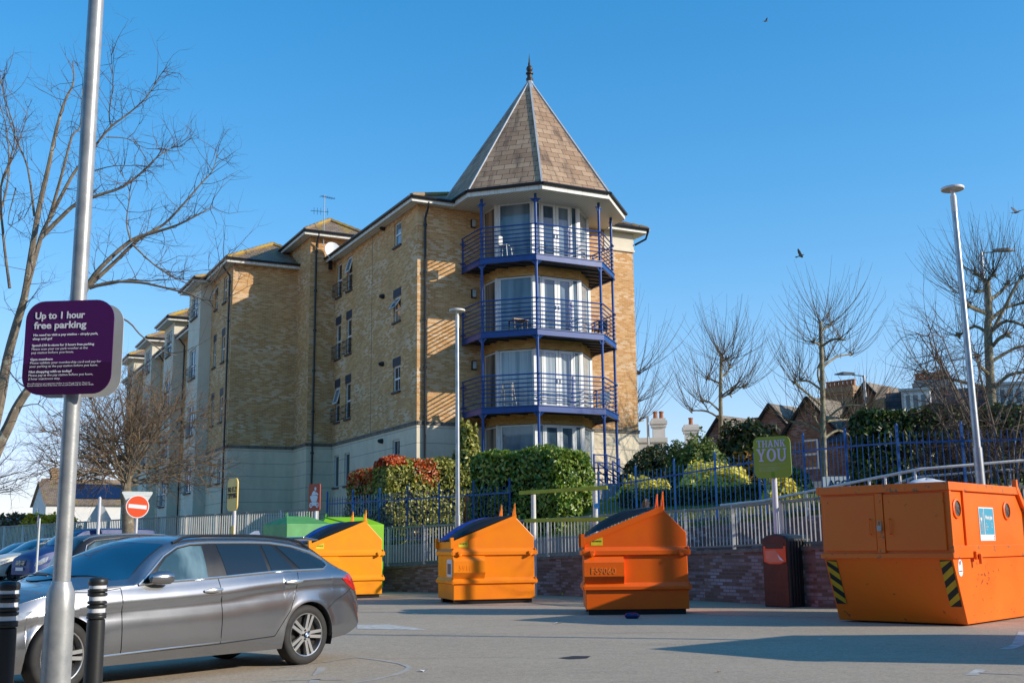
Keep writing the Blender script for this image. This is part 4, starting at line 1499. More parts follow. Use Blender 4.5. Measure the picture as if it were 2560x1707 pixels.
def glass_skip(label, loc, rz, group='orange glass recycling skips', detail=True):
    """local x along the long side, y along the end face; origin at the lower near corner"""
    t = thing('recycling_skip', label, 'skip', loc, rz, group)
    L, Wd, H, ZM = 3.15, 2.15, 2.18, 1.06
    ov = .40
    m = MB()   # tapered lower hopper
    m.add([(0, .0, .03), (L - .25, .0, .03), (L - .25, Wd, .03), (0, Wd, .03), (-ov, 0, ZM), (L, 0, ZM), (L, Wd, ZM), (-ov, Wd, ZM)],
          [(0, 3, 2, 1), (0, 1, 5, 4), (1, 2, 6, 5), (2, 3, 7, 6), (3, 0, 4, 7)])
    m.build('lower_hopper', SKO, t, bevel=.012)
    m = MB()
    yi = .03
    ch = .62
    prof = [(-ov, ZM), (L, ZM), (L, H - .72), (L - ch, H), (-ov, H)]
    m.prism([(x, -yi * 0, z) for x, z in prof], (0, .04, 0)); m.prism([(x, Wd - .04, z) for x, z in prof], (0, .04, 0))
    m.bx(-ov, -ov + .04, .04, Wd - .04, ZM, H)
    m.add([(L, .04, ZM), (L, Wd - .04, ZM), (L, Wd - .04, H - .72), (L, .04, H - .72)], [(0, 1, 2, 3)])
    m.add([(L, .04, H - .72), (L, Wd - .04, H - .72), (L - ch, Wd - .04, H), (L - ch, .04, H)], [(0, 1, 2, 3)])
    m.add([(-ov, .04, H - .28), (L - ch, .04, H - .28), (L - ch, Wd - .04, H - .28), (-ov, Wd - .04, H - .28)], [(0, 1, 2, 3)])
    m.build('upper_box', SKO, t)
    r_ = MB()
    r_.bx(-ov - .05, L - ch, -.05, .0, H - .10, H + .03); r_.bx(-ov - .05, L - ch, Wd, Wd + .05, H - .10, H + .03); r_.bx(-ov - .05, -ov, 0, Wd, H - .10, H + .03)
    r_.bar((L - ch, -.03, H), (L + .02, -.03, H - .74), .06, .1); r_.bx(L - ch - .06, L - ch + .02, -.06, .02, H - .02, H + .16)
    r_.bx(-ov - .02, L + .02, -.045, .0, ZM - .02, ZM + .17); r_.bx(-ov - .04, -ov, -.04, Wd + .04, ZM - .02, ZM + .06)
    r_.build('rim', SKR, t, bevel=.006)
    v_ = MB(); v_.bx(.13, .20, -.035, 0, ZM + .17, H - .1); v_.bx(-ov, -ov + .07, -.03, 0, ZM + .1, H - .1); v_.build('corner_stiffener', SKO, t)
    lk = MB(); lk.bx(.34, .48, -.09, -.045, ZM - .05, ZM + .08); lk.tube((.41, -.12, ZM - .12), (.41, -.12, ZM + .04), .03, n=8); lk.build('latch', SKO, t, bevel=.008)
    # doors on the end face
    for k, (y0, y1) in enumerate(((.06, Wd * .5 - .035), (Wd * .5 + .11, Wd - .06))):
        d = MB(); d.bx(-ov - .035, -ov - .001, y0, y1, ZM + .10, H - .13); do = d.build('door', SKO, t, bevel=.01)
        yh = y1 - .10 if k == 0 else y0 + .09
        h = MB(); h.path([(-ov - .035, yh, 1.42), (-ov - .085, yh, 1.42), (-ov - .085, yh, 1.66), (-ov - .035, yh, 1.66)], .011, 6); h.build('handle', SKO, do)
    d = MB(); d.bx(-ov - .045, -ov - .002, Wd * .5 - .025, Wd * .5 + .10, ZM + .07, H - .11); d.build('door_post', SKR, t)
    k_ = MB(); k_.bx(-ov - .10, -ov - .05, Wd * .5 + .0, Wd * .5 + .07, 1.47, 1.56); k_.path([(-ov - .075, Wd * .5 + .01, 1.56), (-ov - .075, Wd * .5 + .015, 1.63), (-ov - .075, Wd * .5 + .055, 1.63), (-ov - .075, Wd * .5 + .06, 1.56)], .007, 6)
    k_.build('padlock', GREYW, t, bevel=.006)
    # hazard stripes on the lower end face
    YEL = pm('hazard_yellow', (.62, .36, .01), .5); BLK = pm('hazard_black', (.012, .012, .012), .5)

    def ef(y, z):
        f = (ZM - z) / (ZM - .03)
        return (-ov + ov * f - .003 - .0, y, z)
    for y0 in (.03, Wd - .21):
        n = 7; zt_, zb_ = ZM - .05, .30
        b = MB(); y1 = y0 + .18; e3 = Vector((-.004, 0, -.002))
        b.prism([ef(y0, zt_), ef(y1, zt_), ef(y1, zb_), ef(y0, zb_)], e3); st = b.build('hazard_stripe', BLK, t)
        yv = MB(); hh = (zt_ - zb_) / 3.5
        sg = 1 if y0 < 1 else -1
        for k in range(4):
            z2 = zt_ - k * hh - .02; z1 = z2 - hh * .5
            dl = .14 * sg
            q = [(y0, z2 + (dl if sg > 0 else 0)), (y1, z2 + (0 if sg > 0 else -dl)), (y1, z1 + (0 if sg > 0 else -dl)), (y0, z1 + (dl if sg > 0 else 0))]
            q = [(y, min(zt_, max(zb_, z))) for y, z in q]
            yv.prism([Vector(ef(y, z)) + e3 * 1.6 for y, z in q], e3 * .4)
        yv.build('yellow_bands', YEL, st)
    # ports with rubber flaps
    for x in (.02 - .13, 2.02):
        pr = MB(); pr.lathe([(.125, 0), (.155, 0), (.155, .022), (.14, .03), (.125, .03), (.125, 0)], 28, (x, -.001, 1.80), 'y', caps=False)
        po = pr.build('deposit_port', SKO, t, smooth=True)
        fl = MB()
        for k in range(8):
            a0, a1 = 2 * math.pi * k / 8, 2 * math.pi * (k + 1) / 8
            am = (a0 + a1) / 2
            dpt = .012 * (k % 3)
            fl.add([(x + .004 * math.cos(am), -.004 - dpt, 1.80 + .004 * math.sin(am)), (x + .126 * math.cos(a0 + .02), -.012, 1.80 + .126 * math.sin(a0 + .02)), (x + .126 * math.cos(am), -.014, 1.80 + .126 * math.sin(am)), (x + .126 * math.cos(a1 - .02), -.006, 1.80 + .126 * math.sin(a1 - .02))], [(0, 1, 2, 3)])
        fl.build('rubber_flap', pm('grey_rubber', (.10, .10, .105), .45, var=.4, scale=20), po)
    # mixed glass plate
    CY = pm('cyan_print', (.07, .36, .52), .45, var=.05); RED = pm('red_print', (.7, .05, .03), .5)
    x0, x1, z0, z1 = .78, 1.42, 1.30, 1.84
    s = MB(); s.prism([(x0, -.003, z0), (x1, -.003, z0), (x1, -.003, z1), (x0, -.003, z1)], (0, -.006, 0)); pl = s.build('glass_sign', WHT, t)
    s = MB(); s.bx(x0 + .02, x0 + .205, -.0115, -.0095, z0 + .10, z1 - .02); s.bx(x0 + .23, x1 - .02, -.0115, -.0095, z0 + .10, z1 - .02); s.build('blue_panel', CY, pl)
    text('lettering', 'Mixed glass', .085, WHT, pl, (x0 + .255, -.0135, z1 - .19), ext=.001, bold=.003, sx=.78)
    text('lettering', 'Yes\nbottles\njars', .045, WHT, pl, (x0 + .26, -.0135, z1 - .28), ext=.001, sx=.8)
    text('lettering', 'No\nlids', .045, WHT, pl, (x0 + .49, -.0135, z1 - .28), ext=.001, sx=.8)
    s = MB(); yk = -.0135
    bt = [(.0, 0), (.085, 0), (.085, .16), (.055, .24), (.05, .33), (.035, .33), (.03, .24), (.0, .16)]
    s.path([(x0 + .09 + a, yk, z0 + .125 + b) for a, b in bt], .0045, 4, closed=True)
    jr = [(.0, 0), (.075, 0), (.075, .11), (.06, .14), (.06, .17), (.015, .17), (.015, .14), (0, .11)]
    s.path([(x0 + .04 + a, yk, z0 + .16 + b) for a, b in jr], .0045, 4, closed=True)
    s.prism(disc(x0 + .078, z0 + .345, .033, yk), (0, -.001, 0)); s.build('bottle_symbol', WHT, pl)
    s = MB(); s.bx(x1 - .055, x1 - .03, -.0115, -.0095, z0 + .055, z0 + .085); s.bx(x1 - .055, x1 - .03, -.0115, -.0095, z0 + .015, z0 + .04); s.build('red_mark', RED, pl)
    # round firm sticker
    s = MB(); s.prism(rrect(-.22, -.05, ZM - .30, ZM - .04, .082, y=-.003), (0, -.004, 0)); stk = s.build('firm_sticker', WHT, t)
    text('lettering', '9', .09, RED, stk, (-.195, -.0085, ZM - .13), ext=.001, bold=.002)
    text('lettering', 'f', .09, pm('blue_print', (.02, .03, .25), .5), stk, (-.135, -.0085, ZM - .125), ext=.001, bold=.002)
    s = MB(); s.bx(-.20, -.07, -.0085, -.0065, ZM - .225, ZM - .213); s.build('small_print', INK, stk)
    # scrapes
    random.seed(11)
    sc = MB()
    for _ in range(34):
        x = random.gauss(.85, .22); z = random.gauss(.72, .14)
        if z < .1 or z > .98 or x < .1:
            continue
        a = random.uniform(-.9, 2.2); l = random.uniform(.01, .06); wv = random.uniform(.003, .016)
        d = Vector((math.cos(a), 0, math.sin(a))); n_ = Vector((-d.z, 0, d.x)); c = Vector((x, -.0025, z))
        sc.add([c - d * l, c - n_ * wv, c + d * l * .8, c + n_ * wv * .7], [(0, 1, 2, 3)])
    for _ in range(22):
        x = random.uniform(.2, 2.6); z = random.choice([random.gauss(.16, .03), random.gauss(.5, .2)])
        l = random.uniform(.02, .09); c = Vector((x, -.0025, max(.06, z)))
        sc.add([c, c + Vector((l, 0, .003)), c + Vector((l * .9, 0, .008)), c + Vector((0, 0, .006))], [(0, 1, 2, 3)])
    sc.build('paint_scrapes', pm('rusty_scrape', (.05, .03, .02), .8, var=.4), t)
    return t


SK = Vector((7.0, 17.83, 0))
glass_skip('large orange mixed glass skip with hazard stripes and two round ports', SK, R(47))
glass_skip('orange recycling skip beyond the right edge of the view', (8.6, 11.6, 0), R(40))


def skp(x, y, z):
    c, s = math.cos(R(47)), math.sin(R(47))
    return SK + Vector((x * c - y * s, x * s + y * c, z))


BAGW = pm('white_bin_bag', (.70, .70, .72), .45, var=.15, scale=9, bump=.3)
for i, (x, y, s, mat, lab) in enumerate(((.15, .55, .30, BAGW, 'white rubbish bag at the front corner of the skip top'), (.55, .8, .26, BAGW, 'white rubbish bag lying behind another on the skip top'),
                                         (-.12, 1.05, .22, pm('brown_paper_bag', (.5, .34, .16), .8, var=.3, scale=9), 'brown paper bag in the middle of the skip top'), (-.1, 1.7, .2, pm('cardboard', (.32, .2, .12), .85, var=.3), 'crushed cardboard box at the far left of the skip top'),
                                         (2.2, .35, .16, pm('glass_jar', (.45, .40, .30), .2, var=.3), 'heap of empty jars at the right end of the skip top'))):
    random.seed(40 + i)
    m = MB(); rows = []
    for a in range(9):
        th = math.pi * a / 8; row = []
        for b in range(15):
            ph = 2 * math.pi * (b % 14) / 14
            k = 1 + .16 * math.sin(3 * ph + a + i) + .1 * math.sin(5 * ph - 2 * a)
            row.append((s * math.sin(th) * math.cos(ph) * k * 1.3, s * math.sin(th) * math.sin(ph) * k, s * .55 * math.cos(th) * (1 + .1 * math.sin(4 * ph))))
        rows.append(row)
    m.grid(rows); o = m.build('rubbish_bag' if i < 3 else ('cardboard_box' if i == 3 else 'jar_heap'), mat, None, smooth=True)
    o.location = skp(x, y, 2.18 - .24 + s * .55 + (.03 if i < 2 else 0.02)); tag(o, lab, 'bag' if i < 3 else ('box' if i == 3 else 'jars'))

# ------------------------------------------------------------------ litter bin
lb = thing('litter_bin', 'black plastic litter bin with an orange red poster, left of the skip', 'litter bin', (5.22, 24.05, 0), R(-48))
DKR = pm('dark_red_panel', (.055, .008, .006), .45, var=.5, scale=9, spots=((.6, .25, .2), 5, .78))
W_, D_, H_ = .66, .85, 1.50
m = MB()
sec = [(0, 0), (W_, 0), (W_, H_ * .93), (W_ * .85, H_ * .975), (W_ * .5, H_), (W_ * .15, H_ * .975), (0, H_ * .93)]
m.prism([(x, 0, z) for x, z in sec], (0, D_, 0)); m.build('body', pm('black_bin_plastic', (.022, .023, .022), .4, var=.3, scale=3), lb, bevel=.03)
m = MB()
for k in range(7):
    y = .12 + .105 * k
    m.bx(W_ - .002, W_ + .025, y - .03, y + .03, .03, H_ * .90); m.bx(-.025, .002, y - .03, y + .03, .03, H_ * .90)
m.build('side_ribs', BLACKP, lb, bevel=.012)
m = MB(); m.prism([(x * .90 + W_ * .05, -.012, z * .97 + .02) for x, z in sec], (0, .011, 0)); fp = m.build('front_panel', DKR, lb)
m = MB(); m.bx(W_ * .16, W_ * .84, -.02, -.0125, H_ * .80, H_ * .865); m.build('aperture', GUTTER, fp)
m = MB(); m.prism([(W_ * .09, -.03, H_ * .83), (W_ * .17, -.03, H_ * .83), (W_ * .17, -.03, H_ * .795), (W_ * .84, -.03, H_ * .795), (W_ * .84, -.03, H_ * .83), (W_ * .92, -.03, H_ * .83), (W_ * .92, -.03, H_ * .62), (W_ * .7, -.03, H_ * .585), (W_ * .3, -.03, H_ * .585), (W_ * .09, -.03, H_ * .62)], (0, .015, 0))
po = m.build('poster_frame', pm('orange_red_poster', (.75, .10, .03), .4, var=.1), lb)
m = MB(); m.prism([(W_ * .16, -.034, H_ * .765), (W_ * .55, -.034, H_ * .775), (W_ * .78, -.034, H_ * .66), (W_ * .8, -.034, H_ * .615), (W_ * .3, -.034, H_ * .605), (W_ * .16, -.034, H_ * .64)], (0, .002, 0)); m.build('torn_poster', pm('faded_poster', (.72, .26, .16), .5, var=.2), po)
m = MB(); m.prism([(W_ * .62, -.038, H_ * .72), (W_ * .86, -.042, H_ * .625), (W_ * .7, -.038, H_ * .645)], (0, .002, 0)); m.build('peeling_corner', WHT, po)

# ------------------------------------------------------------------ height barrier behind the bins
YG = pm('yellow_green_paint', (.46, .48, .01), .45, var=.25, scale=3)
hb = thing('height_barrier', 'yellow green barred frame on white posts in front of the laurel hedge', 'barrier', (0, 0, 0))
a0, a1 = at(1298, 1232, 30.5), at(1518, 1218, 28.7)
b0, b1 = at(1312, 1301, 30.4), at(1518, 1297, 28.7)
for p0, p1 in ((a0, a1), (b0, b1)):
    m = MB(); m.bar(p0, p1, .05, .10); m.build('crossbar', YG, hb, bevel=.01)
g0, g1 = gnd(1405, 1489), gnd(1465, 1488)
m = MB(); m.bar(g0 + Vector((0, 0, .06)), g1 + Vector((0, 0, .06)), .06, .07); m.build('ground_bar', YG, hb)
for f in (.16, .86):
    q = a0.lerp(a1, f) + Vector((.02, .06, 0))
    m = MB(); m.tube((q.x, q.y, 0), (q.x, q.y, q.z - .06), .065, n=12); m.build('post', GALV, hb, smooth=True)
    if f > .5:
        m = MB(); m.prism(disc(0, 0, .07, 0, 16), (0, .004, 0)); m.xf(Matrix.Translation((q.x + .03, q.y - .07, q.z - .45)))
        m.build('blue_sticker', pm('blue_sticker', (.05, .3, .6), .5), hb)

# ------------------------------------------------------------------ lamp columns
def lamp(label, x, y, z0, top, group='lamp columns with disc heads', name='lamp_column', r0=.075, r1=.058, disc_r=.28, tilt=0, band=None):
    t = thing(name, label, 'lamp post', (x, y, z0), 0, group)
    t.rotation_euler = (0, R(tilt), 0)
    h = top - z0
    m = MB(); m.tube((0, 0, 0), (0, 0, h * .2), r0 * 1.25, n=12); m.tube((0, 0, h * .2), (0, 0, h - .55), r0, r1, n=12); m.build('column', STEEL, t, smooth=True)
    m = MB(); m.tube((0, 0, h - .55), (0, 0, h - .18), r1 * 1.12, n=12); m.tube((0, 0, h - .18), (0, 0, h - .05), r1 * .8, n=12); m.build('neck', GALV, t, smooth=True)
    m = MB(); m.lathe([(.05, h - .06), (disc_r * .95, h - .05), (disc_r, h - .02), (disc_r * .98, h), (.1, h + .035), (.001, h + .04)], 28); m.build('lamp_head', GALV, t, smooth=True)
    return t


q = at(1143, 776, 32.6)
lamp('slender grey lamp column with disc head before the brick block', q.x + .0, q.y, .7, q.z + .02, disc_r=.24, r0=.068, r1=.05)
q = at(2389, 474, 23.2)
lamp('tall grey lamp column with disc head at the right, behind the skip', q.x, q.y, 1.8, q.z + .04, disc_r=.245, tilt=-.55)
lamp('lamp column beyond the right edge of the view, nearer', 15, 12.1, 0, 8)
lamp('lamp column beyond the right edge of the view, farther', 13, 18.62, 0, 8)


def street_light(label, base, top, arm, group='street lights behind the garden'):
    t = thing('street_light', label, 'street light', base, 0, group)
    h = top - base[2]
    m = MB(); m.tube((0, 0, 0), (0, 0, h), .09, .06, n=10); m.build('column', STEEL, t, smooth=True)
    a = Vector(arm); m = MB(); m.path([(0, 0, h - .1), a * .2 + Vector((0, 0, h - .02)), a + Vector((0, 0, h + .02))], .03, 6); m.build('arm', STEEL, t)
    d = a.normalized(); s = Vector((-d.y, d.x, 0)); c = a + Vector((0, 0, h + .03)); m = MB()
    m.add([c - s * .08 - d * .1, c + s * .08 - d * .1, c + s * .16 + d * .45, c - s * .16 + d * .45, c + d * .85] + [c - s * .07 - d * .1 + Vector((0, 0, .1)), c + s * .07 - d * .1 + Vector((0, 0, .1)), c + s * .1 + d * .45 + Vector((0, 0, .14)), c - s * .1 + d * .45 + Vector((0, 0, .14)), c + d * .85 + Vector((0, 0, .04))],
          [(0, 3, 4, 2, 1), (5, 6, 7, 9, 8), (0, 1, 6, 5), (1, 2, 7, 6), (2, 4, 9, 7), (4, 3, 8, 9), (3, 0, 5, 8)])
    m.build('lamp_head', pm('dark_lamp_head', (.10, .10, .10), .5), t)


q = at(2159.5, 938, 52)
street_light('grey street light with arm to the left above the hedge', (q.x, q.y, 2.4), q.z, (at(2093, 932, 52).x - q.x + .7, 0, 0))
q = at(2453, 631, 46)
street_light('street light with arm to the right, inside the tree crown', (q.x, q.y, 2.4), q.z, (at(2532, 636, 46).x - q.x - .7, 0, 0))
# ------------------------------------------------------------------ near lamp post with parking sign
PURPLE = pm('purple_sign_face', (.085, .010, .10), .38, var=.1)
PURPLE2 = pm('dark_purple_band', (.055, .006, .055), .38, var=.1)
SIGNB = pm('grey_sign_back', (.60, .62, .59), .5, .2, var=.15)
GALP = pm('mottled_galvanised', (.42, .42, .41), .42, .35, scale=9, c2=(.27, .28, .29), bump=.08, spots=((.22, .2, .17), 14, .72))


def fit(o, wd):
    w0 = max(v.co.x for v in o.data.vertices) - min(v.co.x for v in o.data.vertices)
    o.scale = (wd / w0, 1, 1)


PX, PY = -2.853, 7.2
lp = thing('lamp_post', 'near galvanised lamp post carrying the purple parking sign', 'lamp post', (PX, PY, 0))
m = MB(); m.lathe([(.090, 0), (.088, .92), (.086, 1.03), (.064, 1.085), (.060, 1.10), (.0535, 1.105), (.053, 2.5), (.050, 6.2)], 24); m.build('column', GALP, lp, smooth=True, angle=30)
c = at(172, 867, 7.12)
ps = thing('parking_sign', 'purple rounded parking tariff sign with white text on the near lamp post', 'sign', (PX, PY, c.z), R(-5))
hw, hh = .298, .308
ox = c.x - PX
m = MB(); m.prism(rrect(ox - hw, ox + hw, -hh, hh, .125, 8, -.075), (0, .006, 0)); pf = m.build('front_plate', PURPLE, ps)
zb_ = -.105
band = [(x, -.0765, z) for x, y, z in rrect(ox - hw, ox + hw, -hh, hh, .125, 8) if z < zb_] + []
band = [(ox - hw, -.0765, zb_)] + band + [(ox + hw, -.0765, zb_)]
m = MB(); m.prism(band, (0, .001, 0)); m.build('dark_band', PURPLE2, pf)
m = MB(); m.prism(rrect(ox - hw - .004, ox + hw - .004, -hh, hh, .125, 8, .078), (0, .006, 0)); m.build('rear_plate', SIGNB, ps, label='grey back of the plate facing the other way')
m = MB(); m.bx(-.07, .07, -.068, .076, hh - .17, hh - .13); m.bx(-.07, .07, -.068, .076, -hh + .12, -hh + .16); m.build('clamp', SIGNB, ps)
lx = ox - hw + .062
LW = pm('white_lettering', (.82, .80, .82), .5, var=.03)
for s, x, dz, size, wd, bold in (('Up to 1 hour', 0, .118, .064, .335, .0016), ('free parking', -.002, .182, .064, .353, .0016),
                                 ('No need to visit a pay station - simply park,', -.004, .231, .021, .435, .0007), ('shop and go!', -.006, .256, .021, .13, .0007),
                                 ('Spend £10 in store for 2 hours free parking', -.008, .299, .021, .418, .0007), ('Please scan your car park voucher at the', -.009, .323, .021, .375, 0), ('pay station before you leave.', -.010, .347, .021, .285, 0),
                                 ('Gym members', -.013, .391, .021, .15, .0007), ('Please validate your membership card and pay for', -.014, .414, .021, .475, 0), ('your parking at the pay station before you leave.', -.015, .437, .021, .458, 0),
                                 ('Not shopping with us today?', -.018, .472, .021, .287, .0007), ('Please pay at the pay station before you leave,', -.019, .495, .021, .43, 0), ('2 hour maximum stay.', -.020, .518, .021, .215, 0),
                                 ('You will need your car registration number to use the pay stations. These are', -.022, .547, .0125, .42, 0), ('located outside the front of the store. See car park tariff boards for further details.', -.022, .560, .0125, .445, 0)):
    o = text('lettering', s, size, LW, pf, (lx + x, -.0785 if dz > .4 else -.0775, hh - dz), ext=.0006, bold=bold)
    fit(o, wd)

# ------------------------------------------------------------------ bollards
BLK2 = pm('black_bollard_plastic', (.022, .023, .024), .42, var=.3, scale=12, bump=.05)
REFL = pm('white_reflective_band', (.72, .72, .74), .3, var=.08)


def bollard(label, x, y):
    t = thing('bollard', label, 'bollard', (x, y, 0), 0, 'black bollards with white reflective bands')
    m = MB(); m.lathe([(.066, 0), (.063, .77), (.061, .805), (.052, .812), (.052, 1.02)], 24); m.build('post', BLK2, t, smooth=True, angle=30)
    m = MB(); m.lathe([(.05, 1.045), (.066, 1.05), (.069, 1.07), (.067, 1.088), (.055, 1.10), (.001, 1.106)], 24); m.build('cap', BLK2, t, smooth=True)
    for z in (.812, .830, .886, .914, .970, .998):
        m = MB(); m.lathe([(.052, z + .0), (.066, z + .003), (.0695, z + .012), (.067, z + .022), (.052, z + .026)], 24); m.build('ring', BLK2, t, smooth=True)
    for z0, z1 in ((.856, .885), (.940, .969), (1.024, 1.046)):
        m = MB(); m.lathe([(.0595, z0), (.0595, z1)], 24, caps=False); m.build('reflective_band', REFL, t, smooth=True)


q = at(246, 1444, 8.25); bollard('black bollard with white bands right of the near lamp post', q.x, q.y)
q = at(24, 1456, 7.4); bollard('black bollard with white bands at the left edge of the photo', q.x, q.y)

# ------------------------------------------------------------------ road and notice signs
POSTW = pm('white_sign_post', (.66, .64, .66), .4, .1, var=.1)


def notice(name, label, pos, rz, w_, h_, r_, mat, post_r=.04, post_top=None, back=SIGNB, cat='sign', edge=None):
    """plate centre at pos; local -y is the face"""
    t = thing(name, label, cat, (pos.x, pos.y, 0), rz)
    zc_ = pos.z
    m = MB(); m.prism(rrect(-w_ / 2, w_ / 2, zc_ - h_ / 2, zc_ + h_ / 2, r_, 6, -.055), (0, .03, 0)); p = m.build('plate', mat, t, bevel=.003)
    m = MB(); m.tube((0, .015, 0), (0, .015, post_top or zc_), post_r, n=12); m.build('post', POSTW, t, smooth=True)
    return t, p, zc_


MUST = pm('mustard_sign_face', (.96, .60, .13), .5, var=.08)
t, p, z = notice('warning_sign', 'mustard yellow NO FLY TIPPING sign on a white post', at(586, 1236, 26.5), R(-52), .56, .76, .13, MUST)
slab('lettering', 'NO FLY', .115, p, INK, 0, z + .06, -.0585, wscale=.86)
slab('lettering', 'TIPPING', .115, p, INK, 0, z - .085, -.0585, wscale=.82)
m = MB(); m.prism(rrect(-.09, .09, z - 1.02, z - .72, .02, 4, -.03), (0, .01, 0)); m.build('small_plate', MUST, t)
t, p, z = notice('motorcycle_parking_sign', 'brick red sign with a white motorcycle rider symbol', at(789, 1243, 36.0), R(-44), .60, .86, .05, pm('brick_red_sign_face', (.50, .055, .015), .5, var=.08), post_r=.06)
m = MB(); y = -.0565
for cx in (-.17, .17):
    a = [(cx + .085 * math.cos(2 * math.pi * k / 20), y, z - .24 + .085 * math.sin(2 * math.pi * k / 20)) for k in range(20)]
    b = [(cx + .045 * math.cos(2 * math.pi * k / 20), y, z - .24 + .045 * math.sin(2 * math.pi * k / 20)) for k in range(20)]
    o_ = len(m.v); m.add(a + b, [(k, (k + 1) % 20, 20 + (k + 1) % 20, 20 + k) for k in range(20)])
    m.prism(disc(cx, z - .24, .025, y, 12), (0, -.002, 0))
for q in ([(-.13, -.13), (.13, -.13), (.2, .02), (.12, .06), (-.1, .06), (-.22, .05), (-.2, -.02)], [(-.1, -.26), (.1, -.26), (.12, -.14), (-.12, -.14)], [(-.15, .07), (.08, .07), (.1, .12), (.05, .2), (-.04, .21), (-.1, .15)], [(.06, .09), (.2, .06), (.22, .1), (.1, .17)]):
    m.prism([(a, y, z + b) for a, b in q], (0, -.002, 0))
m.prism(disc(.06, z + .27, .055, y, 16), (0, -.002, 0))
m.build('rider_symbol', LW, p)
OLIVE = pm('olive_green_sign_face', (.30, .40, .035), .5, var=.06)
t, p, z = notice('thank_you_sign', 'olive green THANK YOU sign on a white post behind the litter bin', at(1932, 1143, 24.15), R(-27), .80, .89, .13, OLIVE, post_r=.062, post_top=1.28 + 1.55)
LILAC = pm('pale_lilac_lettering', (.66, .60, .72), .5, var=.03)
slab('lettering', 'THANK', .15, p, LILAC, -.01, z + .22, -.0585, wscale=.88)
slab('lettering', 'YOU', .27, p, LILAC, -.01, z - .085, -.0585, wscale=.84)
tx = pm('faint_lettering', (.45, .48, .22), .6)
for k, wd in enumerate((.58, .40, 0, .46, .58, .44, .36)):
    if wd:
        m = MB(); m.bx(-.30, -.30 + wd, -.0565, -.0555, z - .135 - .026 * k - .006, z - .135 - .026 * k + .004); m.build('small_print', tx, p)
m = MB(); m.prism(rrect(-.035, .035, z - .44, z - .30, .034, 6, -.06), (0, .005, 0)); m.build('green_post_end', pm('leaf_green', (.16, .36, .01), .5), p)

c = at(343, 1266, 30)
t = thing('no_entry_sign', 'round red no entry sign with white bar on a slim post', 'road sign', (c.x, c.y, 0), R(30))
RED2 = pm('signal_red', (.78, .075, .008), .4, var=.05)
rl = R(-5)
M_ = Matrix.Translation((0, 0, c.z)) @ Matrix.Rotation(-rl, 4, 'Y')
m = MB(); m.prism(disc(0, 0, .30, -.05, 36), (0, .012, 0)); m.xf(M_); p = m.build('plate', WHT, t)
m = MB(); m.prism(disc(0, 0, .278, -.054, 36), (0, .003, 0)); m.xf(M_); m.build('red_disc', RED2, p)
m = MB(); m.bx(-.235, .235, -.0575, -.0545, -.05, .05); m.xf(M_); m.build('white_bar', WHT, p)
m = MB(); m.tube((0, 0, 0), (.0, 0, c.z + .25), .038, n=12); m.build('post', POSTW, t, smooth=True)


def tri_plate(pts, y0, th):
    m = MB(); q = []
    n = len(pts)
    for i in range(n):      # rounded corners
        a, b, c_ = Vector(pts[i - 1]), Vector(pts[i]), Vector(pts[(i + 1) % n])
        for f in (0, .25, .5, .75, 1):
            u = (a - b).normalized() * .07; v = (c_ - b).normalized() * .07
            p_ = b + u * (1 - f) ** 2 + v * f ** 2
            q.append((p_.x, y0, p_.y))
    return m.prism(q, (0, th, 0))


m = tri_plate([(-.42, .36), (.42, .36), (0, -.36)], .045, .01); m.xf(Matrix.Translation((0, 0, c.z + .04))); gw = m.build('give_way_plate', SIGNB, t, label='grey back of an inverted triangular plate behind the red disc')
m = MB(); m.bx(-.36, .36, .038, .046, c.z + .29, c.z + .33); m.build('stiffening_bar', SIGNB, gw)
c = at(248, 1277, 30)
t = thing('triangular_sign', 'grey back of a triangular road sign on a slim post', 'road sign', (c.x, c.y, 0), R(4))
m = tri_plate([(-.34, -.27), (.34, -.27), (0, .30)], .05, .01); m.xf(Matrix.Translation((0, 0, c.z))); p = m.build('plate', SIGNB, t)
m = MB(); m.bx(-.26, .26, .042, .05, c.z - .2, c.z - .165); m.build('stiffening_bar', SIGNB, p)
m = MB(); m.tube((0, .0, 0), (0, .0, c.z + .34), .041, n=12); m.lathe([(.041, c.z + .34), (.02, c.z + .375), (.001, c.z + .38)], 12); m.build('post', POSTW, t, smooth=True)
m = MB(); m.tube((0, 0, .86), (0, 0, 1.05), .06, n=12); m.build('black_collar', GUTTER, t, smooth=True)
c = at(98.7, 1302.6, 39)
t = thing('turn_sign', 'round blue sign with white arrow by the left railing', 'road sign', (c.x, c.y, 0), R(-60))
m = MB(); m.prism(disc(0, c.z, .24, -.05, 30), (0, .01, 0)); p = m.build('plate', pm('dark_blue_sign_face', (.006, .02, .16), .4, var=.05), t)
m = MB(); m.bx(-.15, .07, -.054, -.052, c.z - .025, c.z + .025)
m.prism([(.0, -.052, c.z - .12), (.06, -.052, c.z - .12), (.17, -.052, c.z), (.06, -.052, c.z + .12), (.0, -.052, c.z + .12), (.09, -.052, c.z)], (0, -.003, 0)); m.build('arrow', WHT, p)
m = MB(); m.tube((0, 0, 0), (0, 0, c.z + .1), .038, n=10); m.build('post', SIGNB, t, smooth=True)
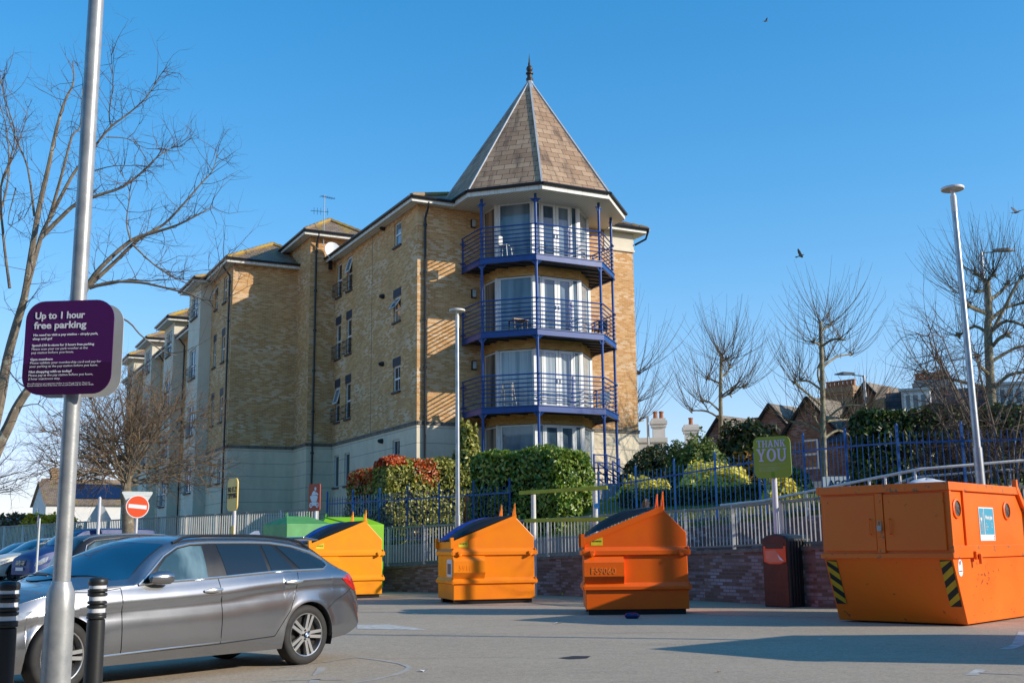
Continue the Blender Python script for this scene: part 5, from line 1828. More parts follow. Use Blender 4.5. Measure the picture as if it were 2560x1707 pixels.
# ------------------------------------------------------------------ vehicles
def pchip(tab):
    x = np.array([t[0] for t in tab], float); y = np.array([t[1] for t in tab], float)
    h = np.diff(x); d = np.diff(y) / h; m = np.zeros_like(y)
    for i in range(1, len(x) - 1):
        if d[i - 1] * d[i] > 0:
            w1, w2 = 2 * h[i] + h[i - 1], h[i] + 2 * h[i - 1]
            m[i] = (w1 + w2) / (w1 / d[i - 1] + w2 / d[i])
    m[0], m[-1] = d[0], d[-1]

    def f(q):
        q = min(max(q, x[0]), x[-1])
        i = min(max(int(np.searchsorted(x, q) - 1), 0), len(h) - 1)
        t = (q - x[i]) / h[i]
        return float((1 + 2 * t) * (1 - t) ** 2 * y[i] + t * (1 - t) ** 2 * h[i] * m[i] + t * t * (3 - 2 * t) * y[i + 1] + t * t * (t - 1) * h[i] * m[i + 1])
    return f


def carpaint(name, c, metal=.0, rough=.3, coat=.8):
    m, nt, b, tc = newmat(name)
    n = _noise(nt, tc.outputs['Object'], 1.6, 6, .6)
    n2 = _noise(nt, _map(nt, tc.outputs['Object'], (3, 3, 3)), 1.0, 4)
    col = _mx(nt, _ramp(nt, n, [(.4, 0.0), (.75, .35)]), c, tuple(min(1, x * .6 + .04) for x in c))
    nt.links.new(col, b.inputs['Base Color'])
    b.inputs['Metallic'].default_value = metal
    rr = nt.nodes.new('ShaderNodeMapRange'); rr.inputs[3].default_value = rough - .02; rr.inputs[4].default_value = rough + .04
    nt.links.new(n2, rr.inputs[0]); nt.links.new(rr.outputs[0], b.inputs['Roughness'])
    b.inputs['Coat Weight'].default_value = coat
    b.inputs['Coat Roughness'].default_value = .07
    return m


RUB = pm('tyre_rubber', (.03, .028, .027), .75, var=.3, scale=14, bump=.1)
ALLOY = pm('silver_alloy', (.62, .62, .61), .28, .8, var=.1)
DARKM = pm('dark_underbody', (.008, .008, .009), .8)
CHROME = pm('bright_trim', (.62, .61, .58), .18, .9, var=.05)
TRIM = pm('black_trim', (.012, .012, .013), .3, var=.2)
CARGL = glassmat('car_glass', (.010, .018, .026), rough=.02, spec=.8)
CARGLB = glassmat('misted_car_glass', (.03, .07, .09), (.14, .22, .25), rough=.06, spec=.8, zs=2.5)
SCREENGL = glassmat('painted_sky_windscreen', (.006, .045, .10), rough=.02, spec=1.0)  # blue base colour paints in the sky's reflection
SCREENGL.node_tree.nodes['Principled BSDF'].inputs['IOR'].default_value = 2.0
TAIL = pm('red_lamp_lens', (.55, .012, .008), .12, var=.3, scale=12, coat=.6)
HEADL = pm('clear_lamp_lens', (.45, .48, .5), .08, .3, var=.5, scale=14, coat=.8)


def spec(**k):
    return k


ESTATE = spec(WB=3.02, RA=.368, RW=.332, sill=.205,
    zc=[(-.86, .56), (-.80, .72), (-.6, .855), (-.33, .945), (.05, .995), (.35, 1.13), (.7, 1.28), (1.05, 1.39), (1.3, 1.44), (1.65, 1.462), (2.1, 1.468), (2.6, 1.462), (3.03, 1.44), (3.3, 1.40), (3.45, 1.31), (3.65, 1.16), (3.80, 1.04), (3.90, .90), (4.0, .72), (4.04, .56)],
    ze=[(-.86, .55), (-.80, .66), (-.5, .80), (0, .915), (.5, .955), (.75, .965), (.87, 1.085), (1.05, 1.245), (1.2, 1.335), (1.4, 1.385), (1.74, 1.41), (2.3, 1.412), (2.6, 1.40), (2.9, 1.372), (3.16, 1.315), (3.34, 1.235), (3.5, 1.15), (3.65, 1.065), (3.76, 1.01), (3.88, .90), (3.98, .72), (4.04, .55)],
    zb=[(-.86, .545), (-.80, .65), (-.5, .79), (0, .905), (.5, .945), (.97, .952), (1.76, .985), (2.55, 1.028), (3.3, 1.042), (3.6, 1.03), (3.75, .995), (3.88, .88), (3.98, .70), (4.04, .54)],
    ye=[(-.86, .50), (-.7, .66), (-.4, .76), (0, .80), (.5, .80), (.75, .79), (1.2, .665), (1.7, .635), (2.5, .635), (3.1, .615), (3.5, .64), (3.76, .69), (4.04, .52)],
    W=[(-.86, .58), (-.78, .72), (-.5, .86), (-.2, .91), (.3, .925), (1, .93), (2, .935), (2.8, .932), (3.2, .922), (3.5, .895), (3.75, .845), (3.9, .785), (4.0, .69), (4.04, .58)],
    zs=[(-.8, .60), (.0, .74), (.63, .79), (1.77, .835), (2.33, .89), (3.04, .94), (3.6, .95), (4.04, .50)],
    zl=[(-.86, .30), (-.7, .24), (-.4, .205), (2.6, .205), (3.4, .265), (3.65, .29), (3.85, .36), (4.04, .50)],
    ws=(.05, .50, 1.02, .20), rw=(3.36, 3.78),
    side=[('side_window', [(.99, .985), (1.64, 1.01), (1.645, 1.335), (1.50, 1.335), (1.34, 1.305), (1.17, 1.215), (1.05, 1.10)], 'B'), ('side_window', [(1.89, 1.018), (2.45, 1.045), (2.41, 1.338), (1.84, 1.35)], 'D'),
          ('side_window', [(2.50, 1.048), (2.82, 1.062), (2.585, 1.335), (2.455, 1.338)], 'D'), ('side_window', [(2.92, 1.068), (3.26, 1.075), (3.335, 1.105), (3.33, 1.155), (3.17, 1.235), (2.9, 1.30), (2.66, 1.332)], 'D')],
    dlo=[(.80, .955), (.97, .972), (1.76, 1.003), (2.55, 1.047), (3.28, 1.058), (3.375, 1.10), (3.36, 1.17), (3.18, 1.258), (2.9, 1.325), (2.59, 1.362), (2.31, 1.37), (1.74, 1.37), (1.5, 1.358), (1.33, 1.325), (1.15, 1.232), (.98, 1.095), (.86, 1.0)],
    bpil=[(1.655, 1.012), (1.875, 1.02), (1.83, 1.352), (1.655, 1.345)],
    tail=[(3.56, .945), (3.66, .985), (3.76, .985), (3.87, .86), (3.875, .80), (3.80, .80), (3.68, .865)],
    head=[(-.30, .76), (-.5, .73), (-.72, .64), (-.74, .55), (-.55, .62), (-.38, .70)],
    seams=[[(.60, .93), (.605, .80), (.60, .60), (.61, .30)], [(1.77, .99), (1.79, .80), (1.795, .55), (1.79, .32)], [(2.87, 1.03), (2.83, .86), (2.73, .62), (2.52, .35)], [(3.30, .60), (3.45, .70), (3.72, .80), (3.78, .84)], [(.62, .30), (1.79, .32), (2.52, .35)], [(-.02, .915), (.3, .90), (.6, .93)]],
    handles=[(1.56, 1.79, .868), (2.66, 2.90, .925)], mirror=(1.03, 1.0), rail=(1.30, 3.22), fin=2.85, plate=(4.045, .62), spoiler=3.33)


def car(name, label, cat, loc, rz, S, paint, detail=2, group=None, sc=(1, 1, 1), cladding=None, sunroof=False, spokes=5):
    t = thing(name, label, cat, loc, rz, group)
    t.scale = sc
    F = {k: pchip(S[k]) for k in ('zc', 'ze', 'zb', 'ye', 'W', 'zs', 'zl')}
    WB, RA, RW = S['WB'], S['RA'], S['RW']
    xmin, xmax = S['W'][0][0], S['W'][-1][0]

    def low(x):
        for c in (0, WB):
            if abs(x - c) < RA:
                return max(F['zl'](x), RW + math.sqrt(max(0, RA ** 2 - (x - c) ** 2)))
        return F['zl'](x)

    def yside(x, z):
        W, zb, zs = F['W'](x), F['zb'](x), min(F['zs'](x), F['zb'](x) - .03)
        if z >= zs:
            q = (z - zs) / max(zb - zs, .02)
            y = W - .012 - .06 * max(0, min(q, 1.2)) ** 1.25
        else:
            q = zs - z
            y = W - .012 - .017 * math.exp(-((q - .075) / .065) ** 2) * min(1, q / .05) + .010 * math.exp(-((q - .26) / .12) ** 2)
            if z < .36:
                y -= (.36 - z) * .32
        for c in (0, WB):
            r_ = math.hypot(x - c, z - RW)
            y += .016 * math.exp(-((r_ - RA) / .05) ** 2)
        return y

    def ygl(x, z):
        zb, ze = F['zb'](x), F['ze'](x)
        yb, ye = yside(x, zb), F['ye'](x)
        q = (z - zb) / max(ze - zb, .02)
        return yb + (ye - yb) * q + .02 * math.sin(math.pi * max(0, min(1, q)))

    def ysurf(x, z):
        return yside(x, z) if z <= F['zb'](x) else ygl(x, z)

    def ztop(x, y):
        ye = max(F['ye'](x), .05); q = min(1, abs(y) / ye)
        return F['ze'](x) + (F['zc'](x) - F['ze'](x)) * (1 - q ** 2.2)

    st = list(np.linspace(xmin, xmax, 74)) + list(np.linspace(xmax - .35, xmax, 16)) + list(np.linspace(xmin, xmin + .3, 12))
    for c in (0, WB):
        st += [c + RA * math.sin(a) for a in np.linspace(-math.pi / 2, math.pi / 2, 25)] + [c - RA - .002, c + RA + .002]
    st = sorted(st)
    st = [x for i, x in enumerate(st) if i == 0 or x - st[i - 1] > 8e-4]
    fs = (0, .05, .12, .2, .3, .4, .5, .58, .66, .72, .78, .84, .90, .95, 1.0); gs = (.12, .35, .6, .85, 1.0); ls = (.9, .75, .5, .25, 0)
    rows = []
    for x in st:
        zl, zb, ze = low(x), F['zb'](x), F['ze'](x)
        zl = min(zl, zb - .02)
        h = [(yside(x, zl) - .10, zl)] + [(yside(x, zl + (zb - zl) * f), zl + (zb - zl) * f) for f in fs]
        h += [(ygl(x, zb + (ze - zb) * g), zb + (ze - zb) * g) for g in gs]
        ye = F['ye'](x)
        h += [(ye * l, ztop(x, ye * l)) for l in ls]
        row = [(x, -y, z) for y, z in h] + [(x, y, z) for y, z in reversed(h[:-1])]
        rows.append(row)
    m = MB(); m.grid(rows)
    n = len(rows[0]); k0 = (len(rows) - 1) * n
    m.f.append(tuple(range(n))); m.f.append(tuple(k0 + j for j in reversed(range(n))))
    body = m.build('body', paint, t, smooth=True, angle=50)
    u = MB(); u.bx(xmin + .12, -RA - .02, -.55, .55, .24, .5); u.bx(-RA, RA, -.5, .5, .24, .6); u.bx(RA + .01, WB - RA - .01, -.78, .78, .21, .5); u.bx(WB - RA, WB + RA, -.5, .5, .28, .7); u.bx(WB + RA + .01, xmax - .1, -.6, .6, .32, .6)
    u.build('underbody', DARKM, t)
    for c in (0, WB):
        for s in (-1, 1):
            a_ = MB()
            pr = [(c + (RA + .004) * math.cos(q), RW + (RA + .004) * math.sin(q)) for q in np.linspace(-.35, math.pi + .35, 20)]
            a_.grid([[(x, s * .50, z) for x, z in pr], [(x, s * (yside(c, RW + RA) - .035), z) for x, z in pr]])
            a_.poly([(x, s * .50, z) for x, z in pr]); a_.build('arch_liner', DARKM, t)

    def patch(poly, s, offy, lift=0):
        mb = MB(); cx = sum(p[0] for p in poly) / len(poly); cz = sum(p[1] for p in poly) / len(poly)
        ed = []
        for i in range(len(poly)):
            a, b = poly[i], poly[(i + 1) % len(poly)]
            k = max(1, int(math.hypot(b[0] - a[0], b[1] - a[1]) / .08))
            ed += [(a[0] + (b[0] - a[0]) * j / k, a[1] + (b[1] - a[1]) * j / k) for j in range(k)]
        rings = []
        for q in (1.0, .75, .5, .25):
            rings.append([(cx + (x - cx) * q, cz + (z - cz) * q) for x, z in ed])
        ne = len(ed)
        vs = [(x, s * (ysurf(x, z) + offy), z) for r_ in rings for x, z in r_] + [(cx, s * (ysurf(cx, cz) + offy), cz)]
        fc = []
        for r_ in range(3):
            for j in range(ne):
                j2 = (j + 1) % ne
                fc.append((r_ * ne + j, r_ * ne + j2, (r_ + 1) * ne + j2, (r_ + 1) * ne + j))
        for j in range(ne):
            fc.append((3 * ne + j, 3 * ne + (j + 1) % ne, len(vs) - 1))
        if s > 0:
            fc = [tuple(reversed(f)) for f in fc]
        return mb.add(vs, fc)

    def line(pts, s, r_, offy):
        return [(x, s * (ysurf(x, z) + offy), z) for x, z in pts]

    def dense(pts, stp=.06):
        o = []
        for a, b in zip(pts, pts[1:]):
            k = max(1, int(math.hypot(b[0] - a[0], b[1] - a[1]) / stp))
            o += [(a[0] + (b[0] - a[0]) * j / k, a[1] + (b[1] - a[1]) * j / k) for j in range(k)]
        return o + [pts[-1]]

    for s in (-1, 1):
        if 'dlo' in S:
            patch(S['dlo'], s, .003).build('window_surround', TRIM, t, smooth=True)
            m = MB(); m.path(line(dense(S['dlo'] + [S['dlo'][0]]), s, 0, .007), .013, 6, caps=False); m.build('window_trim', S.get('trimmat', CHROME), t, smooth=True)
        for nm, poly, g in S['side']:
            patch(poly, s, .008).build(nm, {'B': CARGLB, 'D': CARGL}[g], t, smooth=True)
        if 'tail' in S:
            patch(S['tail'], s, .006).build('tail_light', TAIL, t, smooth=True)
        if 'head' in S:
            patch(S['head'], s, .006).build('headlight', HEADL, t, smooth=True)
        if cladding:
            m = MB()
            for c in (0, WB):
                pr = [(c + (RA + .03) * math.cos(q), RW + (RA + .03) * math.sin(q)) for q in np.linspace(.0, math.pi, 22)]
                m.path([(x, s * (ysurf(x, max(z, .3)) + .0), z) for x, z in pr], .04, 6)
            m.build('arch_trim', cladding, t, smooth=True)
        if detail > 1:
            for q in S['seams']:
                m = MB(); m.path(line(dense(q), s, 0, .0012), .0045, 4); m.build('door_seam', TRIM, t)
        for x0, x1, z in S['handles']:
            m = MB(); pts = [(x0 + (x1 - x0) * k / 8, s * (ysurf(x0 + (x1 - x0) * k / 8, z + .01 * k / 8) + .012 + .018 * math.sin(math.pi * k / 8)), z + .012 * k / 8) for k in range(9)]
            m.path(pts, [.010 + .017 * math.sin(math.pi * (k + .6) / 9.2) for k in range(9)], 8); m.build('door_handle', S.get('hmat', paint), t, smooth=True)
        mx, mz = S['mirror']; ym = ysurf(mx, mz)
        m = MB(); m.lathe([(.001, -.19), (.055, -.165), (.085, -.09), (.09, 0), (.085, .06), (.06, .10), (.001, .115)], 16)
        m.xf(Matrix.Translation((mx + .02, s * (ym + .10), mz + .02)) @ Matrix.Rotation(R(90), 4, 'Y') @ Matrix.Rotation(R(6), 4, 'X') @ Matrix.Diagonal((.78, .85, .92, 1)))
        m.bar((mx - .02, s * (ym - .01), mz - .03), (mx + .02, s * (ym + .08), mz - .01), .08, .03)
        mo = m.build('door_mirror', S.get('mirmat', TRIM), t, smooth=True)
        if 'rail' in S:
            x0, x1 = S['rail']; m = MB()
            pts = [(x0 + (x1 - x0) * k / 14, s * (F['ye'](x0 + (x1 - x0) * k / 14) + .0), F['ze'](x0 + (x1 - x0) * k / 14) + .035 * (1 if 0 < k < 14 else .1)) for k in range(15)]
            m.path(pts, .016, 6); m.build('roof_rail', S.get('railmat', TRIM), t, smooth=True)
    # windscreen and rear window follow the body surface
    def screen(nm, xb0, xb1, xt0, xt1, yb, yt, mat):
        rows = []
        for i in range(13):
            q = i / 12; row = []
            for j in range(17):
                tt = -1 + 2 * j / 16
                x = (xb0 + (xb1 - xb0) * abs(tt) ** 2) * (1 - q) + (xt0 + (xt1 - xt0) * abs(tt) ** 2) * q
                y = tt * (yb * (1 - q) + yt * q)
                y = max(-F['ye'](x) * .97, min(F['ye'](x) * .97, y))
                row.append((x - .004, y, ztop(x, y) + .008))
            rows.append(row)
        mb = MB(); mb.grid(rows)
        o = mb.build(nm, mat, t, smooth=True)
        return o
    w0 = S['ws']
    screen('windscreen', w0[0] + .04, w0[1] + .12, w0[2], w0[2] + w0[3], S.get('wsy', (.70, .60))[0], S.get('wsy', (.70, .60))[1], SCREENGL)
    if 'rw' in S:
        screen('rear_window', S['rw'][1] - .02, S['rw'][1] - .06, S['rw'][0] + .03, S['rw'][0] + .01, .58, .52, CARGL)
    if detail > 1:
        m = MB(); xf = S['fin']; zf_ = F['zc'](xf) - .005
        m.add([(xf - .14, -.03, zf_), (xf - .14, .03, zf_), (xf + .08, .03, zf_), (xf + .08, -.03, zf_), (xf + .06, -.012, zf_ + .065), (xf + .06, .012, zf_ + .065), (xf + .0, 0, zf_ + .06)], [(0, 3, 4, 6), (1, 6, 5, 2), (2, 5, 4, 3), (4, 5, 6), (0, 6, 1)])
        m.build('aerial_fin', paint, t, smooth=True)
        xs_ = S['spoiler']; m = MB(); zz = F['zc'](xs_ - .12)
        m.add([(xs_ - .16, -.58, zz - .01), (xs_ - .16, .58, zz - .01), (xs_ + .10, .55, zz - .03), (xs_ + .10, -.55, zz - .03), (xs_ - .16, -.58, zz + .015), (xs_ - .16, .58, zz + .015), (xs_ + .10, .55, zz - .015), (xs_ + .10, -.55, zz - .015)], [(0, 3, 2, 1), (4, 5, 6, 7), (0, 1, 5, 4), (1, 2, 6, 5), (2, 3, 7, 6), (3, 0, 4, 7)])
        m.build('roof_spoiler', paint, t, bevel=.008)
        m = MB()
        for s in (-1, 1):
            m.path([(x, s * (ysurf(x, .30) + .004), .30 + .028 * x - .01) for x in np.linspace(.42, WB - .42, 16)], .010, 6)
        m.build('sill_trim', CHROME, t, smooth=True)
        m = MB()
        for s in (-1,):
            m.add([(4.03, s * .26, .70), (4.06, -s * .26, .70), (4.06, -s * .26, .81), (4.03, s * .26, .81)], [(0, 1, 2, 3)])
        m.build('rear_number_plate', pm('yellow_plate', (.75, .6, .05), .5), t)
    # wheels
    for c in (0, WB):
        for s in (-1, 1):
            yo = yside(c + RA + .05, .40) - .018
            T = Matrix.Translation((c, s * yo, RW)) @ (Matrix.Identity(4) if s < 0 else Matrix.Rotation(math.pi, 4, 'Z'))
            if c == 0 and 'steer' in S:
                T = T @ Matrix.Rotation(S['steer'], 4, 'Z')
            m = MB(); rt_ = RW
            m.lathe([(rt_ * .71, -.012), (rt_ * .75, .002), (rt_ * .86, .006), (rt_ * .95, -.004), (rt_ * .99, -.022), (rt_, -.05), (rt_, -.17), (rt_ * .97, -.20), (rt_ * .7, -.21)], 48, (0, 0, 0), 'y', caps=False)
            m.xf(T); w_ = m.build('wheel', RUB, t, smooth=True, angle=50)
            m = MB(); rr = rt_ * .725
            m.lathe([(rr * .99, -.03), (rr, -.004), (rr * .985, .002), (rr * .95, -.004), (rr * .93, -.03), (rr * .91, -.13), (rr * .5, -.14)], 40, (0, 0, 0), 'y', caps=False)
            m.lathe([(.001, -.008), (.07, -.012), (.082, -.03)], 20, (0, 0, 0), 'y', caps=False)
            for k in range(spokes):
                a = R(90 + 360 / spokes * k - 18)
                ca, sa = math.cos(a), math.sin(a)
                for dlt in (-1, 1):
                    q = []
                    for rad, wd, gp in ((.06, .034, .020), (rr * .95, .036, .034)):
                        for w2 in (-.5, .5):
                            la = dlt * gp + w2 * wd
                            q.append((rad * ca - la * sa, rad * sa + la * ca, -.010 if rad < .1 else -.006))
                    vs = [Vector((x, .0 + (.012 if i < 2 else .008), y)) for i, (x, y, z) in enumerate(q)] + [Vector((x, .05, y)) for x, y, z in q]
                    m.add(vs, [(0, 1, 3, 2), (4, 6, 7, 5), (0, 2, 6, 4), (1, 5, 7, 3), (2, 3, 7, 6), (0, 4, 5, 1)])
            m.xf(T); m.build('rim', ALLOY, w_, smooth=True, angle=35)
            m = MB(); m.lathe([(.001, -.09), (rr * .9, -.088)], 24, (0, 0, 0), 'y', caps=False); m.xf(T); m.build('brake_disc', pm('dark_brake', (.03, .027, .025), .5, .5, var=.5, scale=10), w_)
            if detail > 1:
                m = MB()
                for k in range(5):
                    a = R(90 + 72 * k + 18); m.lathe([(.001, .0), (.013, .001)], 8, (.052 * math.cos(a), .006, .052 * math.sin(a)), 'y', caps=False)
                m.xf(T); m.build('wheel_bolt_hole', TRIM, w_)
                m = MB(); m.lathe([(.001, .006), (.033, .005), (.034, 0)], 20, (0, -.002, 0), 'y', caps=False); m.xf(T); m.build('hub_badge', TRIM, w_)
                for nm, mt, qs in (('badge_white', WHT, (90, 270)), ('badge_blue', pm('badge_blue', (.02, .2, .6), .4), (0, 180))):
                    m = MB()
                    for q0 in qs:
                        m.poly([(0, -.0095, 0)] + [(.024 * math.cos(R(q0 + 15 * j)), -.0095, .024 * math.sin(R(q0 + 15 * j))) for j in range(7)])
                    m.xf(T); m.build(nm, mt, w_)
    return t, F, ysurf


GREYCAR = carpaint('metallic_grey_paint', (.33, .335, .35), .9, .22)
cr, F_, ys_ = car('estate_car', 'dark silver grey estate car parked nearest, behind the lamp post', 'car', (-4.211 - .791 * .90 * .87, 10.75 + .612 * .90 * .87, 0), R(52.29), dict(ESTATE, hmat=ALLOY, wsy=(.765, .635), steer=R(8), mirmat=GREYCAR), GREYCAR, sc=(1, .87, 1))
m = MB()     # steering wheel and mirror seen through the screen are left to the glass; wipers on the cowl
m.path([(.16, -.55, 1.03), (.22, -.1, 1.075), (.24, .2, 1.085)], .008, 5); m.path([(.20, -.1, 1.07), (.22, .3, 1.075), (.26, .6, 1.04)], .008, 5); m.build('wiper', TRIM, cr)

# the other parked cars reuse the generator with their own outlines
MPV = spec(WB=2.68, RA=.36, RW=.32, sill=.22,
    zc=[(-.9, .6), (-.84, .78), (-.5, .93), (-.1, 1.01), (.25, 1.10), (.6, 1.30), (1.0, 1.52), (1.3, 1.60), (2.0, 1.635), (2.8, 1.61), (3.2, 1.55), (3.38, 1.35), (3.48, 1.08), (3.55, .8), (3.58, .55)],
    ze=[(-.9, .58), (-.84, .72), (-.5, .86), (-.1, .95), (.25, 1.0), (.5, 1.10), (.95, 1.40), (1.25, 1.53), (2.0, 1.575), (2.8, 1.55), (3.15, 1.48), (3.35, 1.30), (3.47, 1.06), (3.55, .78), (3.58, .54)],
    zb=[(-.9, .57), (-.84, .7), (-.5, .85), (-.1, .94), (.25, .985), (1.0, 1.0), (2.0, 1.02), (3.0, 1.05), (3.3, 1.04), (3.46, 1.0), (3.55, .77), (3.58, .53)],
    ye=[(-.9, .55), (-.6, .72), (0, .80), (.5, .79), (1.2, .68), (2.5, .67), (3.2, .66), (3.58, .62)],
    W=[(-.9, .62), (-.8, .76), (-.4, .87), (.3, .90), (2, .905), (3, .89), (3.3, .86), (3.48, .80), (3.58, .70)],
    zs=[(-.8, .62), (.5, .86), (2, .90), (3.58, .5)], zl=[(-.9, .32), (-.6, .24), (2.4, .22), (3.2, .28), (3.58, .40)],
    ws=(.26, .5, .98, .22),
    side=[('side_window', [(1.0, 1.06), (1.62, 1.07), (1.62, 1.50), (1.4, 1.49), (1.15, 1.36)], 'B'), ('side_window', [(1.72, 1.07), (2.42, 1.09), (2.42, 1.50), (1.72, 1.51)], 'B'), ('side_window', [(2.52, 1.09), (3.08, 1.12), (3.14, 1.18), (3.10, 1.34), (2.95, 1.44), (2.52, 1.495)], 'B')],
    dlo=[(.72, 1.03), (1.62, 1.045), (2.45, 1.065), (3.10, 1.09), (3.19, 1.16), (3.14, 1.37), (2.97, 1.47), (2.45, 1.525), (1.7, 1.535), (1.35, 1.52), (1.08, 1.37)],
    tail=[(3.30, .80), (3.32, 1.0), (3.46, .99), (3.52, .82), (3.50, .76)], seams=[], handles=[(1.45, 1.66, .93), (2.25, 2.46, .95)], mirror=(.82, 1.08), rail=(1.15, 3.2), railmat=CHROME, rw=(3.22, 3.44))
DKGREY = carpaint('charcoal_metallic_paint', (.025, .024, .026), .3, .35, .35)
hd = R(38); dv = Vector((-math.cos(hd), -math.sin(hd), 0)); rs = Vector((math.sin(hd), -math.cos(hd), 0))
cn = Vector((-9.35, 24.0, .10)); o_ = cn - dv * 3.5 - rs * .86
car('people_carrier', 'charcoal people carrier with bright window trim, behind the slim sign post', 'car', (o_.x, o_.y, .06), hd + math.pi, MPV, DKGREY, detail=1, cladding=DKGREY)

VAN = spec(WB=3.2, RA=.37, RW=.33, sill=.25,
    zc=[(-.9, .55), (-.86, .85), (-.6, 1.06), (-.25, 1.18), (.1, 1.28), (.45, 1.55), (.8, 1.78), (1.1, 1.88), (1.8, 1.92), (3.0, 1.93), (3.8, 1.90), (3.98, 1.75), (4.05, 1.1), (4.08, .5)],
    ze=[(-.9, .53), (-.86, .78), (-.6, .96), (-.25, 1.08), (.1, 1.16), (.4, 1.38), (.75, 1.66), (1.05, 1.80), (1.8, 1.85), (3.0, 1.86), (3.8, 1.83), (3.97, 1.68), (4.05, 1.05), (4.08, .49)],
    zb=[(-.9, .52), (-.86, .76), (-.6, .94), (-.25, 1.06), (.1, 1.12), (1.0, 1.14), (3.0, 1.14), (3.9, 1.14), (4.04, 1.03), (4.08, .48)],
    ye=[(-.9, .6), (-.6, .75), (0, .82), (.6, .82), (1.2, .78), (3, .78), (3.9, .77), (4.08, .72)],
    W=[(-.9, .66), (-.8, .80), (-.4, .92), (.3, .95), (3.6, .95), (3.95, .92), (4.08, .82)],
    zs=[(-.8, .65), (.5, .95), (4.08, .45)], zl=[(-.9, .30), (-.6, .26), (3.0, .26), (4.08, .42)],
    ws=(.10, .4, .80, .18), wsy=(.74, .70),
    side=[('side_window', [(.72, 1.2), (1.45, 1.2), (1.45, 1.68), (1.2, 1.68), (.95, 1.55)], 'D')],
    tail=[(3.82, 1.1), (3.82, 1.6), (3.94, 1.6), (4.0, 1.12)], head=[(-.35, .92), (-.55, .86), (-.78, .70), (-.80, .60), (-.6, .64), (-.42, .74)],
    seams=[], handles=[(1.3, 1.5, 1.0)], mirror=(.72, 1.2), rw=(3.94, 4.05))
NAVY = carpaint('navy_blue_paint', (.003, .032, .17), .0, .5, .08)
d50 = R(50); dv = Vector((math.cos(d50), math.sin(d50), 0)); nr = Vector((dv.y, -dv.x, 0))
fc = Vector((-16.6, 39.6, 0)); o_ = fc + dv * .8 - nr * .93
vn, Fv, yv_ = car('panel_van', 'dark blue van facing left with star badge on its grille', 'van', (o_.x, o_.y, .24), d50, VAN, NAVY, detail=1)
m = MB(); m.add([(-.905, -.34, .60), (-.905, .34, .60), (-.875, .36, .80), (-.875, -.36, .80), (-.93, -.30, .62), (-.93, .30, .62), (-.89, .33, .79), (-.89, -.33, .79)], [(4, 5, 6, 7)[::-1], (0, 4, 7, 3), (1, 2, 6, 5), (3, 7, 6, 2), (0, 1, 5, 4)])
gr_ = m.build('grille', TRIM, vn)
m = MB()
for z in (.65, .70, .75):
    m.bar((-.935 + (z - .6) * .2, -.30, z), (-.935 + (z - .6) * .2, .30, z), .02, .012)
m.build('grille_bar', CHROME, gr_)
m = MB(); ring = [(-.945, .085 * math.cos(a), .70 + .085 * math.sin(a)) for a in np.linspace(0, 2 * math.pi, 20, endpoint=False)]
m.path(ring, .010, 5, closed=True)
for a in (90, 210, 330):
    m.tube((-.945, 0, .70), (-.945, .08 * math.cos(R(a)), .70 + .08 * math.sin(R(a))), .014, .004, n=5)
m.build('star_badge', CHROME, gr_)
m = MB(); m.bx(-.945, -.925, -.26, .26, .44, .55); pl_ = m.build('number_plate', WHT, vn)

CROSS = dict(MPV)
WHITEC = carpaint('pearl_white_paint', (.62, .58, .50), .0, .35, .3)
fc2 = fc + Vector((-.77, .64, 0)) * 2.55 - dv * .25; o_ = fc2 + dv * .85 - nr * .87
CROSS['head'] = [(-.25, .86), (-.5, .80), (-.80, .66), (-.72, .62), (-.45, .72)]
car('crossover_car', 'pearl white car beside the dark blue van', 'car', (o_.x, o_.y, .24), d50, CROSS, WHITEC, detail=1, cladding=TRIM, sc=(1, 1, .985))
fc3 = fc2 + Vector((-.77, .64, 0)) * 2.5 + dv * .6; o_ = fc3 + dv * .85 - nr * .87
car('hatchback_car', 'black car at the left edge beyond the pearl white car', 'car', (o_.x, o_.y, .24), d50, CROSS, carpaint('black_car_paint', (.010, .010, .011), .1, .35, .3), detail=1, sc=(1, 1, .92))
cn = Vector((-8.62, 19.0, 0)); o_ = cn - dv * 3.45 - nr * .86
car('silver_car', 'silver car mostly cut off by the left edge, red tail lamp showing', 'car', (o_.x, o_.y, 0), d50, MPV, carpaint('silver_car_paint', (.42, .42, .43), .6, .3), detail=1, sc=(1, 1, .93))
# ------------------------------------------------------------------ foliage
rng = np.random.default_rng(5)


def leaves(mb, P, N, size, asp=.55, jit=.9, droop=0.0):
    """one small rhombic leaf per point"""
    n = len(P)
    N = N + rng.normal(0, jit, (n, 3)) * .6
    N[:, 2] -= droop
    N /= np.linalg.norm(N, axis=1)[:, None] + 1e-9
    A = np.cross(N, rng.normal(0, 1, (n, 3))); A /= np.linalg.norm(A, axis=1)[:, None] + 1e-9
    B = np.cross(N, A)
    s = size * rng.uniform(.6, 1.3, (n, 1))
    q = np.stack([P - A * s, P - B * s * asp + N * s * .12, P + A * s, P + B * s * asp + N * s * .12], 1).reshape(-1, 3)
    o = len(mb.v)
    mb.v.extend(map(tuple, q.tolist()))
    mb.f.extend([(o + 4 * i, o + 4 * i + 1, o + 4 * i + 2, o + 4 * i + 3) for i in range(n)])


